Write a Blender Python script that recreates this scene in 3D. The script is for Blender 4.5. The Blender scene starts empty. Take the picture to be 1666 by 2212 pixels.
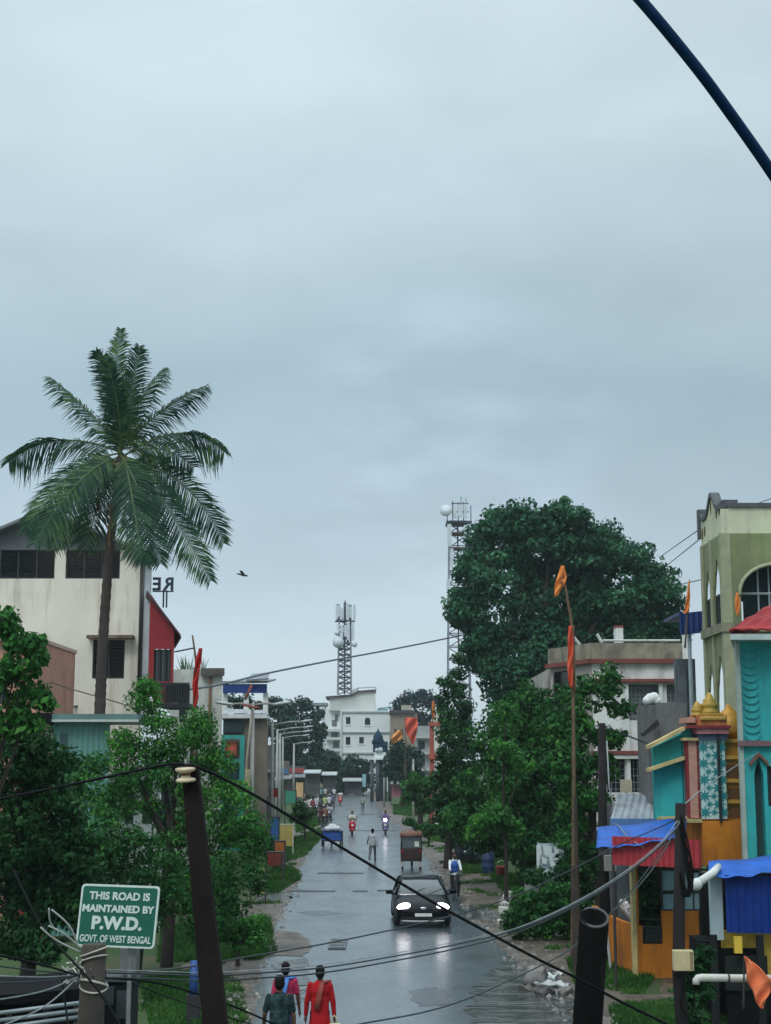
import bpy, bmesh, math, random
import numpy as np
from mathutils import Vector, Matrix, Euler
random.seed(7); rng = np.random.default_rng(11)
R = math.radians
scene = bpy.context.scene
col = scene.collection

# ---------------------------------------------------------------- camera
F, CX, CY, HOR, CAMH = 3200.0, 833.0, 1106.0, 1640.0, 5.2
TH = math.atan((HOR - CY) / F)
def W(x, y, d):
    """point seen at photo position (x, y) at d metres down the street"""
    u = (x - CX) / F; v = (CY - y) / F
    dx, dy, dz = u, math.cos(TH) - v * math.sin(TH), math.sin(TH) + v * math.cos(TH)
    k = d / dy
    return Vector((dx * k, d, CAMH + dz * k))
def XX(x, d, y=HOR): return W(x, y, d).x
def ZZ(y, d): return W(CX, y, d).z
def G(x, y):
    u = (x - CX) / F; v = (CY - y) / F
    dy = math.cos(TH) - v * math.sin(TH); dz = math.sin(TH) + v * math.cos(TH)
    k = -CAMH / dz
    return Vector((u * k, dy * k, 0))
cam = bpy.data.cameras.new("camera"); camo = bpy.data.objects.new("camera", cam); col.objects.link(camo)
camo.location = (0, 0, CAMH); camo.rotation_euler = (R(90) + TH, 0, 0)
cam.sensor_fit = 'VERTICAL'; cam.sensor_height = 24; cam.lens = 24 * F / 2212
cam.clip_start = 0.05; cam.clip_end = 6000
scene.camera = camo

# ---------------------------------------------------------------- materials
MATS = {}
def lk(nt, a, b): nt.links.new(a, b)
def mat(name, c, rough=.75, var=.18, scale=2.5, dirt=None, dirt_amt=.5, dirt_scale=1.2, streak=.25, bump=.0, bscale=40, metal=0., spec=.4, coat=0., emit=None, estr=0, tint=None):
    if name in MATS: return MATS[name]
    m = bpy.data.materials.new(name); m.use_nodes = True; nt = m.node_tree; N = nt.nodes
    b = N['Principled BSDF']
    b.inputs['Roughness'].default_value = rough; b.inputs['Metallic'].default_value = metal
    b.inputs['Specular IOR Level'].default_value = spec; b.inputs['Coat Weight'].default_value = coat
    b.inputs['Coat Roughness'].default_value = .06
    tc = N.new('ShaderNodeTexCoord')
    n = N.new('ShaderNodeTexNoise'); n.inputs['Scale'].default_value = scale; n.inputs['Detail'].default_value = 6; n.inputs['Roughness'].default_value = .65
    lk(nt, tc.outputs['Object'], n.inputs['Vector'])
    r = N.new('ShaderNodeValToRGB'); r.color_ramp.elements[0].position = .3; r.color_ramp.elements[1].position = .7
    c2 = tint or c
    r.color_ramp.elements[0].color = (*[max(0, x * (1 - var)) for x in c], 1)
    r.color_ramp.elements[1].color = (*[min(1, x * (1 + var)) for x in c2], 1)
    lk(nt, n.outputs['Fac'], r.inputs['Fac']); out = r.outputs['Color']
    if dirt:
        mp = N.new('ShaderNodeMapping'); mp.inputs['Scale'].default_value = (1, 1, streak); lk(nt, tc.outputs['Object'], mp.inputs['Vector'])
        n2 = N.new('ShaderNodeTexNoise'); n2.inputs['Scale'].default_value = dirt_scale; n2.inputs['Detail'].default_value = 9; n2.inputs['Roughness'].default_value = .7
        lk(nt, mp.outputs['Vector'], n2.inputs['Vector'])
        r2 = N.new('ShaderNodeValToRGB'); r2.color_ramp.elements[0].position = .62 - .3 * dirt_amt; r2.color_ramp.elements[1].position = .8 - .2 * dirt_amt
        r2.color_ramp.elements[0].color = (0, 0, 0, 1); r2.color_ramp.elements[1].color = (.85, .85, .85, 1)
        lk(nt, n2.outputs['Fac'], r2.inputs['Fac'])
        mx = N.new('ShaderNodeMix'); mx.data_type = 'RGBA'; lk(nt, r2.outputs['Color'], mx.inputs['Factor'])
        lk(nt, out, mx.inputs['A']); mx.inputs['B'].default_value = (*dirt, 1); out = mx.outputs['Result']
    lk(nt, out, b.inputs['Base Color'])
    if bump:
        n3 = N.new('ShaderNodeTexNoise'); n3.inputs['Scale'].default_value = bscale; n3.inputs['Detail'].default_value = 4; lk(nt, tc.outputs['Object'], n3.inputs['Vector'])
        bp = N.new('ShaderNodeBump'); bp.inputs['Strength'].default_value = bump; bp.inputs['Distance'].default_value = .02
        lk(nt, n3.outputs['Fac'], bp.inputs['Height']); lk(nt, bp.outputs['Normal'], b.inputs['Normal'])
    if emit:
        b.inputs['Emission Color'].default_value = (*emit, 1); b.inputs['Emission Strength'].default_value = estr
    MATS[name] = m; return m
def leafmat(name, c1, c2, c3, trans=.25, rough=.5):
    if name in MATS: return MATS[name]
    m = bpy.data.materials.new(name); m.use_nodes = True; nt = m.node_tree; N = nt.nodes
    b = N['Principled BSDF']; b.inputs['Roughness'].default_value = rough; b.inputs['Specular IOR Level'].default_value = .16
    g = N.new('ShaderNodeNewGeometry'); r = N.new('ShaderNodeValToRGB')
    r.color_ramp.elements[0].color = (*c1, 1); r.color_ramp.elements[1].color = (*c3, 1)
    e = r.color_ramp.elements.new(.55); e.color = (*c2, 1)
    tc = N.new('ShaderNodeTexCoord'); n = N.new('ShaderNodeTexNoise'); n.inputs['Scale'].default_value = .55; n.inputs['Detail'].default_value = 3
    lk(nt, tc.outputs['Object'], n.inputs['Vector'])
    ma = N.new('ShaderNodeMath'); ma.operation = 'MULTIPLY_ADD'; lk(nt, g.outputs['Random Per Island'], ma.inputs[0]); ma.inputs[1].default_value = .55
    mb = N.new('ShaderNodeMath'); mb.operation = 'MULTIPLY_ADD'; lk(nt, n.outputs['Fac'], mb.inputs[0]); mb.inputs[1].default_value = 1.5; mb.inputs[2].default_value = -.55
    lk(nt, mb.outputs[0], ma.inputs[2]); lk(nt, ma.outputs[0], r.inputs['Fac'])
    lk(nt, r.outputs['Color'], b.inputs['Base Color'])
    t = N.new('ShaderNodeBsdfTranslucent'); lk(nt, r.outputs['Color'], t.inputs['Color'])
    ms = N.new('ShaderNodeMixShader'); ms.inputs[0].default_value = trans
    lk(nt, b.outputs[0], ms.inputs[1]); lk(nt, t.outputs[0], ms.inputs[2]); lk(nt, ms.outputs[0], N['Material Output'].inputs['Surface'])
    MATS[name] = m; return m
def cloth(c):
    if len(c) == 6: return mat("print_%d_%d_%d" % tuple(int(x * 255) for x in c[:3]), c[:3], .9, .3, 11, bump=.5, bscale=16, spec=.05, tint=c[3:])
    return mat("cloth_%d_%d_%d" % tuple(int(x * 255) for x in c), c, .9, .22, 7, bump=.6, bscale=13, spec=.06)

# ---------------------------------------------------------------- mesh builder
def cumloc(p):
    v = Vector((0, 0, 0))
    while p is not None: v += p.location; p = p.parent
    return v
SKEW = 0.0
class MB:
    def __init__(s): s.v = []; s.f = []; s.m = []; s.cur = 0; s.pc = []
    def add(s, vs, fs):
        o = len(s.v); s.pc.append((o, len(vs), len(s.f), len(fs))); s.v.extend([tuple(v) for v in vs]); s.f.extend([tuple(i + o for i in f) for f in fs]); s.m.extend([s.cur] * len(fs)); return s
    def box(s, x0, x1, y0, y1, z0, z1):
        return s.add([(x, y, z) for x in (x0, x1) for y in (y0, y1) for z in (z0, z1)], [(0, 1, 3, 2), (4, 6, 7, 5), (0, 4, 5, 1), (2, 3, 7, 6), (0, 2, 6, 4), (1, 5, 7, 3)])
    def skbox(s, x0, x1, y0, y1, z0, z1, k):
        """box on a skewed plot: the far side shifted sideways by k per metre of depth"""
        e = (y1 - y0) * k
        return s.add([(x + (e if y == y1 else 0), y, z) for x in (x0, x1) for y in (y0, y1) for z in (z0, z1)], [(0, 1, 3, 2), (4, 6, 7, 5), (0, 4, 5, 1), (2, 3, 7, 6), (0, 2, 6, 4), (1, 5, 7, 3)])
    def obox(s, c, sz, rot=(0, 0, 0)):
        M = Euler(rot).to_matrix(); c = Vector(c)
        vs = [c + M @ Vector((a * sz[0] / 2, b * sz[1] / 2, d * sz[2] / 2)) for a in (-1, 1) for b in (-1, 1) for d in (-1, 1)]
        return s.add(vs, [(0, 1, 3, 2), (4, 6, 7, 5), (0, 4, 5, 1), (2, 3, 7, 6), (0, 2, 6, 4), (1, 5, 7, 3)])
    def tube(s, pts, r, n=8, caps=True, flat=1.0):
        pts = [Vector(p) for p in pts]; k = len(pts)
        rs = [r] * k if not hasattr(r, '__len__') else r
        t0 = (pts[1] - pts[0]).normalized(); a = Vector((0, 0, 1)) if abs(t0.z) < .9 else Vector((0, 1, 0))
        nrm = t0.cross(a).normalized(); vs = []; fs = []
        for i, p in enumerate(pts):
            t = (pts[min(i + 1, k - 1)] - pts[max(i - 1, 0)]).normalized()
            nrm = (nrm - t * nrm.dot(t)).normalized(); bi = t.cross(nrm)
            for j in range(n):
                q = 2 * math.pi * j / n; vs.append(p + (nrm * math.cos(q) + bi * math.sin(q) * flat) * rs[i])
        for i in range(k - 1):
            for j in range(n): fs.append((i * n + j, i * n + (j + 1) % n, (i + 1) * n + (j + 1) % n, (i + 1) * n + j))
        if caps: fs.append(tuple(range(n - 1, -1, -1))); fs.append(tuple((k - 1) * n + j for j in range(n)))
        return s.add(vs, fs)
    def lathe(s, prof, n=16, c=(0, 0, 0), rot=None):
        M = Euler(rot).to_matrix() if rot else Matrix.Identity(3); c = Vector(c); vs = []; fs = []; k = len(prof)
        for r_, z in prof:
            for j in range(n):
                q = 2 * math.pi * j / n; vs.append(c + M @ Vector((r_ * math.cos(q), r_ * math.sin(q), z)))
        for i in range(k - 1):
            for j in range(n): fs.append((i * n + j, i * n + (j + 1) % n, (i + 1) * n + (j + 1) % n, (i + 1) * n + j))
        fs.append(tuple(range(n - 1, -1, -1))); fs.append(tuple((k - 1) * n + j for j in range(n)))
        return s.add(vs, fs)
    def ell(s, c, r, n=12, m=8, rot=None):
        M = Euler(rot).to_matrix() if rot else Matrix.Identity(3); c = Vector(c)
        if not hasattr(r, '__len__'): r = (r, r, r)
        vs = [c + M @ Vector((0, 0, -r[2]))]; fs = []
        for i in range(1, m):
            p = math.pi * i / m - math.pi / 2
            for j in range(n):
                q = 2 * math.pi * j / n; vs.append(c + M @ Vector((r[0] * math.cos(p) * math.cos(q), r[1] * math.cos(p) * math.sin(q), r[2] * math.sin(p))))
        vs.append(c + M @ Vector((0, 0, r[2]))); L = len(vs) - 1
        for j in range(n): fs.append((0, 1 + (j + 1) % n, 1 + j)); fs.append((L, L - n + j, L - n + (j + 1) % n))
        for i in range(m - 2):
            for j in range(n): fs.append((1 + i * n + j, 1 + i * n + (j + 1) % n, 1 + (i + 1) * n + (j + 1) % n, 1 + (i + 1) * n + j))
        return s.add(vs, fs)
    def caps(s, a, b, ra, rb, n=10):
        a = Vector(a); b = Vector(b); s.tube([a, b], [ra, rb], n); s.ell(a, ra, n, 6); s.ell(b, rb, n, 6); return s
    def torus(s, c, Rr, r, axis='x', n=20, k=8):
        c = Vector(c); vs = []; fs = []
        for i in range(n):
            a = 2 * math.pi * i / n
            for j in range(k):
                q = 2 * math.pi * j / k; rad = Rr + r * math.cos(q); h = r * math.sin(q)
                vs.append(c + (Vector((h, rad * math.cos(a), rad * math.sin(a))) if axis == 'x' else Vector((rad * math.cos(a), rad * math.sin(a), h)) if axis == 'z' else Vector((rad * math.cos(a), h, rad * math.sin(a)))))
        for i in range(n):
            for j in range(k): fs.append((i * k + j, ((i + 1) % n) * k + j, ((i + 1) % n) * k + (j + 1) % k, i * k + (j + 1) % k))
        return s.add(vs, fs)
    def prism(s, pts, ext):
        pts = [Vector(p) for p in pts]; e = Vector(ext); n = len(pts)
        vs = pts + [p + e for p in pts]
        return s.add(vs, [tuple(range(n - 1, -1, -1)), tuple(range(n, 2 * n))] + [(i, (i + 1) % n, n + (i + 1) % n, n + i) for i in range(n)])
    def corr(s, a, b, up, pitch=.12, amp=.02, nrm=(0, -1, 0), th=.004):
        """corrugated sheet from a to b (3-D), hanging/standing along vector up"""
        a = Vector(a); b = Vector(b); up = Vector(up); nr = Vector(nrm).normalized(); L = (b - a).length; n = max(6, int(L / pitch) * 6); vs = []; fs = []
        for i in range(n + 1):
            p = a.lerp(b, i / n) + nr * amp * math.sin(2 * math.pi * L * i / n / pitch)
            vs += [p, p + up, p - nr * th, p + up - nr * th]
        for i in range(n):
            q = 4 * i; fs += [(q, q + 4, q + 5, q + 1), (q + 2, q + 3, q + 7, q + 6), (q + 1, q + 5, q + 7, q + 3), (q, q + 2, q + 6, q + 4)]
        return s.add(vs, fs)
    def panel(s, o, ux, nin, Wd, Hh, holes=(), t=.2):
        """wall panel with openings; holes: (u0, u1, zb, zt, kind) kind rect / arch / cusp"""
        o = Vector(o); ux = Vector(ux).normalized(); nin = Vector(nin).normalized() * t
        cuts = {0.0, Wd}
        for h in holes:
            cuts.add(h[0]); cuts.add(h[1])
            if h[4] != 'rect':
                for i in range(1, 18): cuts.add(h[0] + (h[1] - h[0]) * i / 18)
        cuts = sorted(c for c in cuts if -1e-6 <= c <= Wd + 1e-6)
        def top(h, u):
            if h[4] == 'rect': return h[3]
            w = (h[1] - h[0]) / 2; q = min(1, abs(u - (h[0] + h[1]) / 2) / w)
            rise = min(h[3] - h[2], (h[5] if len(h) > 5 else w))
            if h[4] == 'arch': return h[3] - rise + rise * math.sqrt(max(0, 1 - q * q))
            base = (1 - q) ** .75                                   # pointed, lobed arch
            return h[3] - rise + rise * (base + .07 * abs(math.sin(q * math.pi * 3)) * (1 if q < 1 else 0)) / 1.0
        for a, b in zip(cuts, cuts[1:]):
            if b - a < 1e-6: continue
            mid = (a + b) / 2; hs = sorted([h for h in holes if h[0] < mid < h[1]], key=lambda h: h[2])
            lo = (0., 0.); segs = []
            for h in hs:
                if h[2] > 1e-6: segs.append((lo, (h[2], h[2])))
                lo = (top(h, a), top(h, b))
            segs.append((lo, (Hh, Hh)))
            for (la, lb), (ha, hb) in segs:
                if ha - la < 1e-4 and hb - lb < 1e-4: continue
                p = [o + ux * a + Vector((0, 0, la)), o + ux * b + Vector((0, 0, lb)), o + ux * b + Vector((0, 0, hb)), o + ux * a + Vector((0, 0, ha))]
                s.prism(p, nin)
        return s
    def build(s, name, mats, parent=None, smooth=False, local=False):
        if not isinstance(mats, (list, tuple)): mats = [mats]
        me = bpy.data.meshes.new(name); off = Vector((0, 0, 0)) if (local or parent is None) else cumloc(parent)
        me.from_pydata([(v[0] - off.x, v[1] - off.y, v[2] - off.z) for v in s.v], [], s.f)
        for m_ in mats: me.materials.append(m_)
        me.polygons.foreach_set('material_index', s.m)
        if smooth: me.polygons.foreach_set('use_smooth', [True] * len(me.polygons))
        me.validate(); me.update()
        bm = bmesh.new(); bm.from_mesh(me); bmesh.ops.recalc_face_normals(bm, faces=bm.faces); bm.to_mesh(me); bm.free()
        if smooth == 'auto':
            sharp = me.polygons
        o = bpy.data.objects.new(name, me); col.objects.link(o); o.parent = parent
        return o
def build_each(mb, name, mats, parent, smooth=False):
    """one object for every shape that was added"""
    for v0, nv, f0, nf in mb.pc:
        q = MB(); q.add(mb.v[v0:v0 + nv], [tuple(i - v0 for i in f) for f in mb.f[f0:f0 + nf]]); q.build(name, mats, parent, smooth)
def bevel(o, w=.01, seg=2):
    m = o.modifiers.new('edge', 'BEVEL'); m.width = w; m.segments = seg; m.limit_method = 'ANGLE'; m.angle_limit = R(40); return o
def tag(o, label, cat, group=None):
    o['label'] = label; o['category'] = cat
    if group: o['group'] = group
    return o
def thing(name, label, cat, loc, rz=0, group=None):
    o = bpy.data.objects.new(name, None); o.empty_display_size = .2; col.objects.link(o)
    o.location = loc; o.rotation_euler = (0, 0, rz); return tag(o, label, cat, group)
def struct(o): o['kind'] = 'structure'; return o
def copy_tree(o, parent=None):
    c = o.copy(); col.objects.link(c); c.parent = parent
    for ch in list(o.children): copy_tree(ch, c)
    return c
def place(root, loc, rz=0, label=None, group=None):
    root.location = loc; root.rotation_euler = (0, 0, rz)
    if label: root['label'] = label
    if group: root['group'] = group
    return root
def text_mb(txt, size, ext=.004, off=0.0, align='CENTER', sx=1.0):
    cu = bpy.data.curves.new('t', 'FONT'); cu.body = txt; cu.size = size; cu.extrude = ext; cu.offset = off; cu.align_x = align; cu.align_y = 'CENTER'; cu.resolution_u = 4
    o = bpy.data.objects.new('t', cu); col.objects.link(o); dg = bpy.context.evaluated_depsgraph_get(); dg.update()
    me = o.evaluated_get(dg).to_mesh(); mb = MB()
    mb.add([(v.co.x * sx, -v.co.z, v.co.y) for v in me.vertices], [tuple(p.vertices) for p in me.polygons])
    o.evaluated_get(dg).to_mesh_clear(); bpy.data.objects.remove(o); bpy.data.curves.remove(cu); return mb
def xf(mb, M):
    mb.v = [tuple(M @ Vector(v)) for v in mb.v]; return mb
def fuse(mb, voxel):
    """one continuous surface out of overlapping shapes"""
    me = bpy.data.meshes.new('f'); me.from_pydata(mb.v, [], mb.f); me.update()
    bm = bmesh.new(); bm.from_mesh(me); bmesh.ops.recalc_face_normals(bm, faces=bm.faces); bm.to_mesh(me); bm.free()
    o = bpy.data.objects.new('f', me); col.objects.link(o)
    md = o.modifiers.new('r', 'REMESH'); md.mode = 'VOXEL'; md.voxel_size = voxel
    sm = o.modifiers.new('s', 'SMOOTH'); sm.factor = .5; sm.iterations = 3
    dg = bpy.context.evaluated_depsgraph_get(); dg.update(); e = o.evaluated_get(dg); m2 = e.to_mesh()
    out = MB(); out.add([tuple(v.co) for v in m2.vertices], [tuple(p.vertices) for p in m2.polygons]); e.to_mesh_clear()
    bpy.data.objects.remove(o); bpy.data.meshes.remove(me); return out
def spline(pts, k=8):
    pts = [Vector(p) for p in pts]; out = []
    for i in range(len(pts) - 1):
        p0 = pts[max(i - 1, 0)]; p1 = pts[i]; p2 = pts[i + 1]; p3 = pts[min(i + 2, len(pts) - 1)]
        for j in range(k):
            t = j / k; out.append(.5 * ((2 * p1) + (p2 - p0) * t + (2 * p0 - 5 * p1 + 4 * p2 - p3) * t * t + (3 * p1 - p0 - 3 * p2 + p3) * t ** 3))
    out.append(pts[-1]); return out

# ---------------------------------------------------------------- foliage
def leaves(clumps, leaf, per, wid=.5, up=.35, core=.35):
    """diamond shaped leaves spread through squashed clumps: arrays of verts, faces"""
    c = np.array(clumps, float); n = len(c) * per
    idx = np.repeat(np.arange(len(c)), per)
    d = rng.normal(size=(n, 3)); d /= np.linalg.norm(d, axis=1)[:, None]
    rad = 1.08 - (rng.random(n) ** 2.2) * (1 - core)
    p = c[idx, :3] + d * c[idx, 3:6] * rad[:, None]
    nr = d * .8 + rng.normal(size=(n, 3)) * .55; nr[:, 2] += up; nr /= np.linalg.norm(nr, axis=1)[:, None]
    t = rng.normal(size=(n, 3)); t[:, 2] -= .45; t -= nr * (t * nr).sum(1)[:, None]; t /= np.linalg.norm(t, axis=1)[:, None]
    b = np.cross(nr, t); L = leaf * (.6 + .8 * rng.random(n))[:, None]
    v = np.empty((n, 4, 3)); v[:, 0] = p - t * L * .5; v[:, 2] = p + t * L * .5 - nr * L * .12
    mid = p - t * L * .08 + nr * L * .06; v[:, 1] = mid + b * L * wid * .5; v[:, 3] = mid - b * L * wid * .5
    return v.reshape(-1, 3), np.arange(n * 4).reshape(-1, 4)
def np_mesh(name, V, Q, m, parent=None):
    off = np.array(cumloc(parent)) if parent is not None else np.zeros(3); V = V - off; k = Q.shape[1]
    me = bpy.data.meshes.new(name); me.vertices.add(len(V)); me.vertices.foreach_set('co', V.astype(np.float32).ravel())
    me.loops.add(Q.size); me.loops.foreach_set('vertex_index', Q.astype(np.int32).ravel())
    me.polygons.add(len(Q)); me.polygons.foreach_set('loop_start', np.arange(0, Q.size, k, dtype=np.int32))
    me.materials.append(m); me.update(calc_edges=True)
    o = bpy.data.objects.new(name, me); col.objects.link(o); o.parent = parent; return o
def lobes_to_clumps(lobes, cr, dens=1.0, squash=.75):
    """main crown lobes (x, y, z, r) -> small clumps over their surfaces"""
    out = []
    for (x, y, z, r_) in lobes:
        n = max(5, int(dens * 2.6 * (r_ / cr) ** 2))
        for _ in range(n):
            d = Vector((random.gauss(0, 1), random.gauss(0, 1), random.gauss(0, 1))).normalized()
            k = r_ * random.uniform(.62, 1.08) - cr * .2; q = cr * random.uniform(.6, 1.25)
            out.append((x + d.x * k, y + d.y * k * .9, z + d.z * k * .95, q, q, q * squash))
        for _ in range(max(1, n // 6)):
            out.append((x + random.uniform(-.4, .4) * r_, y + random.uniform(-.3, .3) * r_, z + random.uniform(-.4, .4) * r_, cr * 1.2, cr * 1.2, cr))
    return out
def tree(name, label, d, base_px, plobes, leaf, cr, per, lm, dens=1.0, trunk_r=.2, group=None, wid=.5, bark=None, depth=.55, cat='tree', sq=.75, limbs=True, ybase=None):
    """plobes: crown lobes as photo x, y, radius (px) at distance d"""
    s = F * math.cos(TH) / d
    lob = []
    for q in plobes:
        p = W(q[0], q[1], d + (q[3] if len(q) > 3 else random.uniform(-depth, depth) * q[2] / s)); lob.append((p.x, p.y, p.z, q[2] / s))
    bx = XX(base_px, d); root = thing(name, label, cat, (bx, d, 0), 0, group)
    V, Q = leaves(lobes_to_clumps(lob, cr, dens, sq), leaf, per, wid)
    np_mesh('crown', V, Q, lm, root)
    t = MB(); top = max(l[2] for l in lob); low = min(l[2] - l[3] for l in lob); cxm = sum(l[0] for l in lob) / len(lob)
    fork = max(.6, min(low + .25 * (top - low), top * .45))
    f = Vector((bx + (cxm - bx) * .3, d + .1, fork))
    t.tube(spline([(bx, d, -.1), (bx + (f.x - bx) * .35 + trunk_r * .4, d, fork * .5), f], 5), [trunk_r * (1.25 - .5 * i / 10) for i in range(11)], 8)
    if limbs:
        for l in sorted(lob, key=lambda l: -l[3])[:9]:
            e = Vector(l[:3]); mid = f.lerp(e, .5) + Vector((0, 0, .15 * (e - f).length * random.uniform(-.5, .6)))
            t.tube(spline([f - Vector((0, 0, .1)), mid, e], 4), [trunk_r * (.62 - .055 * i) for i in range(9)], 6)
    t.build('trunk', bark or BARK, root, smooth=True); return root
BARK = mat('bark', (.028, .022, .018), .9, .3, 6, bump=.6, bscale=14)
# ---------------------------------------------------------------- people
SKIN = mat('skin', (.11, .058, .038), .6, .1, 12, spec=.2)
HAIR = mat('hair', (.004, .0035, .0035), .6, .3, 30, bump=.6, bscale=60, spec=.15)
EYE = mat('eye_white', (.6, .58, .55), .3)
SHOE = mat('shoe', (.03, .025, .022), .6)
def person(label, loc, rz=0, h=1.65, top=(.3, .3, .32), bottom=(.05, .05, .06), style='shirt', hair='short', legs=((8, 6), (-8, 6)), arms=((5, 10, 15), (-5, 10, 15)), lean=4, seat=None, vox=.02, group=None, sleeve='short', scarf=None, vest=None, longtop=0.0, foot_r=1.0):
    s = h / 1.7; root = thing('person', label, 'person', loc, rz, group)
    fwd = Vector((0, -1, 0)); la = R(lean)
    pel = Vector((0, 0, .93)) if seat is None else Vector((0, 0, seat / s + .09))
    def up(k): return pel + Vector((0, -math.sin(la) * k, math.cos(la) * k))
    chest = up(.34); neck = up(.50); head = up(.655) + Vector((0, -.01, 0))
    J = {}
    for side, (a, k), (sa, so, el) in ((-1, *[legs[0], arms[0]]), (1, *[legs[1], arms[1]])):
        hip = pel + Vector((.09 * side, 0, -.02)); a = R(a); k = R(k)
        sp = .04 if seat is None else .10
        kn = hip + .42 * Vector((sp * side, -math.sin(a), -math.cos(a))); an = kn + .41 * Vector((0, -math.sin(a - k), -math.cos(a - k)))
        sh = up(.435) + Vector((.168 * side, 0, 0)); sa = R(sa); so = R(so); el = R(el)
        eb = sh + .285 * Vector((side * math.sin(so), -math.sin(sa) * math.cos(so), -math.cos(sa) * math.cos(so)))
        wr = eb + .25 * Vector((side * math.sin(so) * .35, -math.sin(sa + el), -math.cos(sa + el)))
        J[side] = (hip, kn, an, sh, eb, wr)
    if seat is None:
        low = min(J[-1][2].z, J[1][2].z) - .085
        dz = Vector((0, 0, -low)); pel = pel + dz; chest += dz; neck += dz; head += dz
        for q in J: J[q] = tuple(p + dz for p in J[q])
    def up2(k): return pel + Vector((0, -math.sin(la) * k, math.cos(la) * k))
    b = MB()
    b.ell(pel + Vector((0, 0, .02)), (.15, .105, .13)); b.ell(up2(.17), (.135, .10, .16)); b.ell(chest, (.165, .115, .18)); b.ell(up2(.43), (.175, .08, .07))
    b.caps(up2(.44), up2(.56), .055, .05)
    b.ell(head + Vector((0, .012, .025)), (.074, .092, .095)); b.ell(head + Vector((0, -.03, -.05)), (.055, .055, .06))
    b.ell(head + Vector((0, -.092, -.02)), (.012, .016, .022)); b.ell(head + Vector((0, -.084, -.062)), (.024, .01, .008))
    for q in (-1, 1): b.ell(head + Vector((.075 * q, .01, -.01)), (.012, .02, .032))
    for q in (-1, 1):
        hip, kn, an, sh, eb, wr = J[q]
        b.caps(hip, kn, .085, .055); b.caps(kn, an, .055, .036); b.ell(kn.lerp(an, .3) + Vector((0, .015, 0)), (.05, .055, .1))
        b.ell(an + Vector((0, -.06, -.055)), (.042, .125, .035))
        b.caps(sh, eb, .052, .038); b.caps(eb, wr, .04, .026)
        d = (wr - eb).normalized(); sd = Vector((-q, 0, 0)); pm = wr + d * .055
        b.caps(wr, pm + d * .03, .026, .03)
        perp = d.cross(Vector((1, 0, 0))).normalized()
        for i, (o, L) in enumerate(((-.03, .07), (-.01, .085), (.011, .08), (.03, .06))):
            r0 = pm + d * .035 + perp * o; m_ = r0 + d * L * .55 + sd * .006; b.tube([r0 - d * .02, m_, m_ + (d + sd * .6).normalized() * L * .45], [.0105, .0095, .008], 6)
        th = wr + d * .03 + perp * -.028 * 1; b.tube([th, th + d * .035 - perp * .025 + sd * .01, th + d * .065 - perp * .03 + sd * .018], [.012, .0105, .0085], 6)
    S = Matrix.Scale(s, 4)
    bo = fuse(b, vox)
    e = MB()
    for q in (-1, 1): e.ell(head + Vector((.03 * q, -.079, .008)), (.013, .008, .008), 8, 5)
    o = len(bo.v); bo.v += e.v; bo.f += [tuple(i + o for i in f) for f in e.f]; bo.m += [1] * len(e.f)
    xf(bo, S); bo.build('body', [SKIN, EYE], root, True, True)
    # hair
    hm = MB(); hm.ell(head + Vector((0, .025, .045)), (.083, .094, .088)); hm.ell(head + Vector((0, .04, -.01)), (.084, .072, .10))
    if hair == 'bun': hm.ell(head + Vector((0, .125, -.02)), (.055, .05, .05))
    if hair == 'plait': hm.tube([head + Vector((0, .09, -.02)), neck + Vector((0, .12, -.05)), neck + Vector((0, .125, -.3))], [.045, .038, .022], 8)
    if hair == 'helmet':
        hm = MB(); hm.ell(head + Vector((0, .015, .03)), (.125, .14, .135))
    xf(hm, S).build('hair' if hair != 'helmet' else 'helmet', HAIR if hair != 'helmet' else mat('helmet', (.02, .02, .025), .25), root, True, True)
    # top
    t = MB(); hemz = -.10 - longtop
    t.ell(chest, (.170, .128, .19)); t.ell(up2(.41), (.165, .095, .085)); t.ell(up2(.47), (.09, .07, .06)); t.ell(up2(.15), (.165, .13, .19))
    hc = pel + Vector((0, 0, 0)); t.tube([up2(.15), up2(0), hc + Vector((0, 0, hemz))], [.16, .165, .17 + longtop * .16], 14, flat=.78)
    for q in (-1, 1):
        hip, kn, an, sh, eb, wr = J[q]
        if sleeve == 'short': t.caps(sh, sh.lerp(eb, .7), .060, .058)
        else: t.caps(sh, eb, .060, .05); t.caps(eb, eb.lerp(wr, .92), .05, .04)
        if seat is not None and longtop == 0: pass
    xf(fuse(t, max(vox, .012)), S).build('kurta' if longtop else 'shirt', cloth(top), root, True, True)
    # bottom
    t = MB(); t.ell(pel + Vector((0, 0, -.03)), (.148, .112, .12))
    if style == 'saree':
        t.tube([pel, pel + Vector((0, 0, -.4)), Vector((0, 0, .06 / s))], [.17, .2, .23], 14, flat=.8)
    for q in (-1, 1):
        hip, kn, an = J[q][:3]; t.caps(hip, kn, .088, .072); t.caps(kn, an + Vector((0, 0, .02)), .074, .058)
    xf(fuse(t, max(vox, .012)), S).build('saree' if style == 'saree' else 'trousers', cloth(bottom), root, True, True)
    for q in (-1, 1):
        an = J[q][2]; sm = MB(); sm.ell(an + Vector((0, -.06, -.058)), (.05, .135, .036)); sm.ell(an + Vector((0, .0, -.04)), (.05, .06, .05))
        xf(sm, S).build('shoe', SHOE, root, True, True)
    if vest:
        vm = MB(); vm.ell(chest + Vector((0, 0, -.02)), (.176, .145, .19)); vm.ell(up2(.13), (.172, .142, .17)); vm.ell(up2(.38), (.13, .115, .1)); xf(vm, S).build('vest', cloth(vest), root, True, True)
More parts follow.
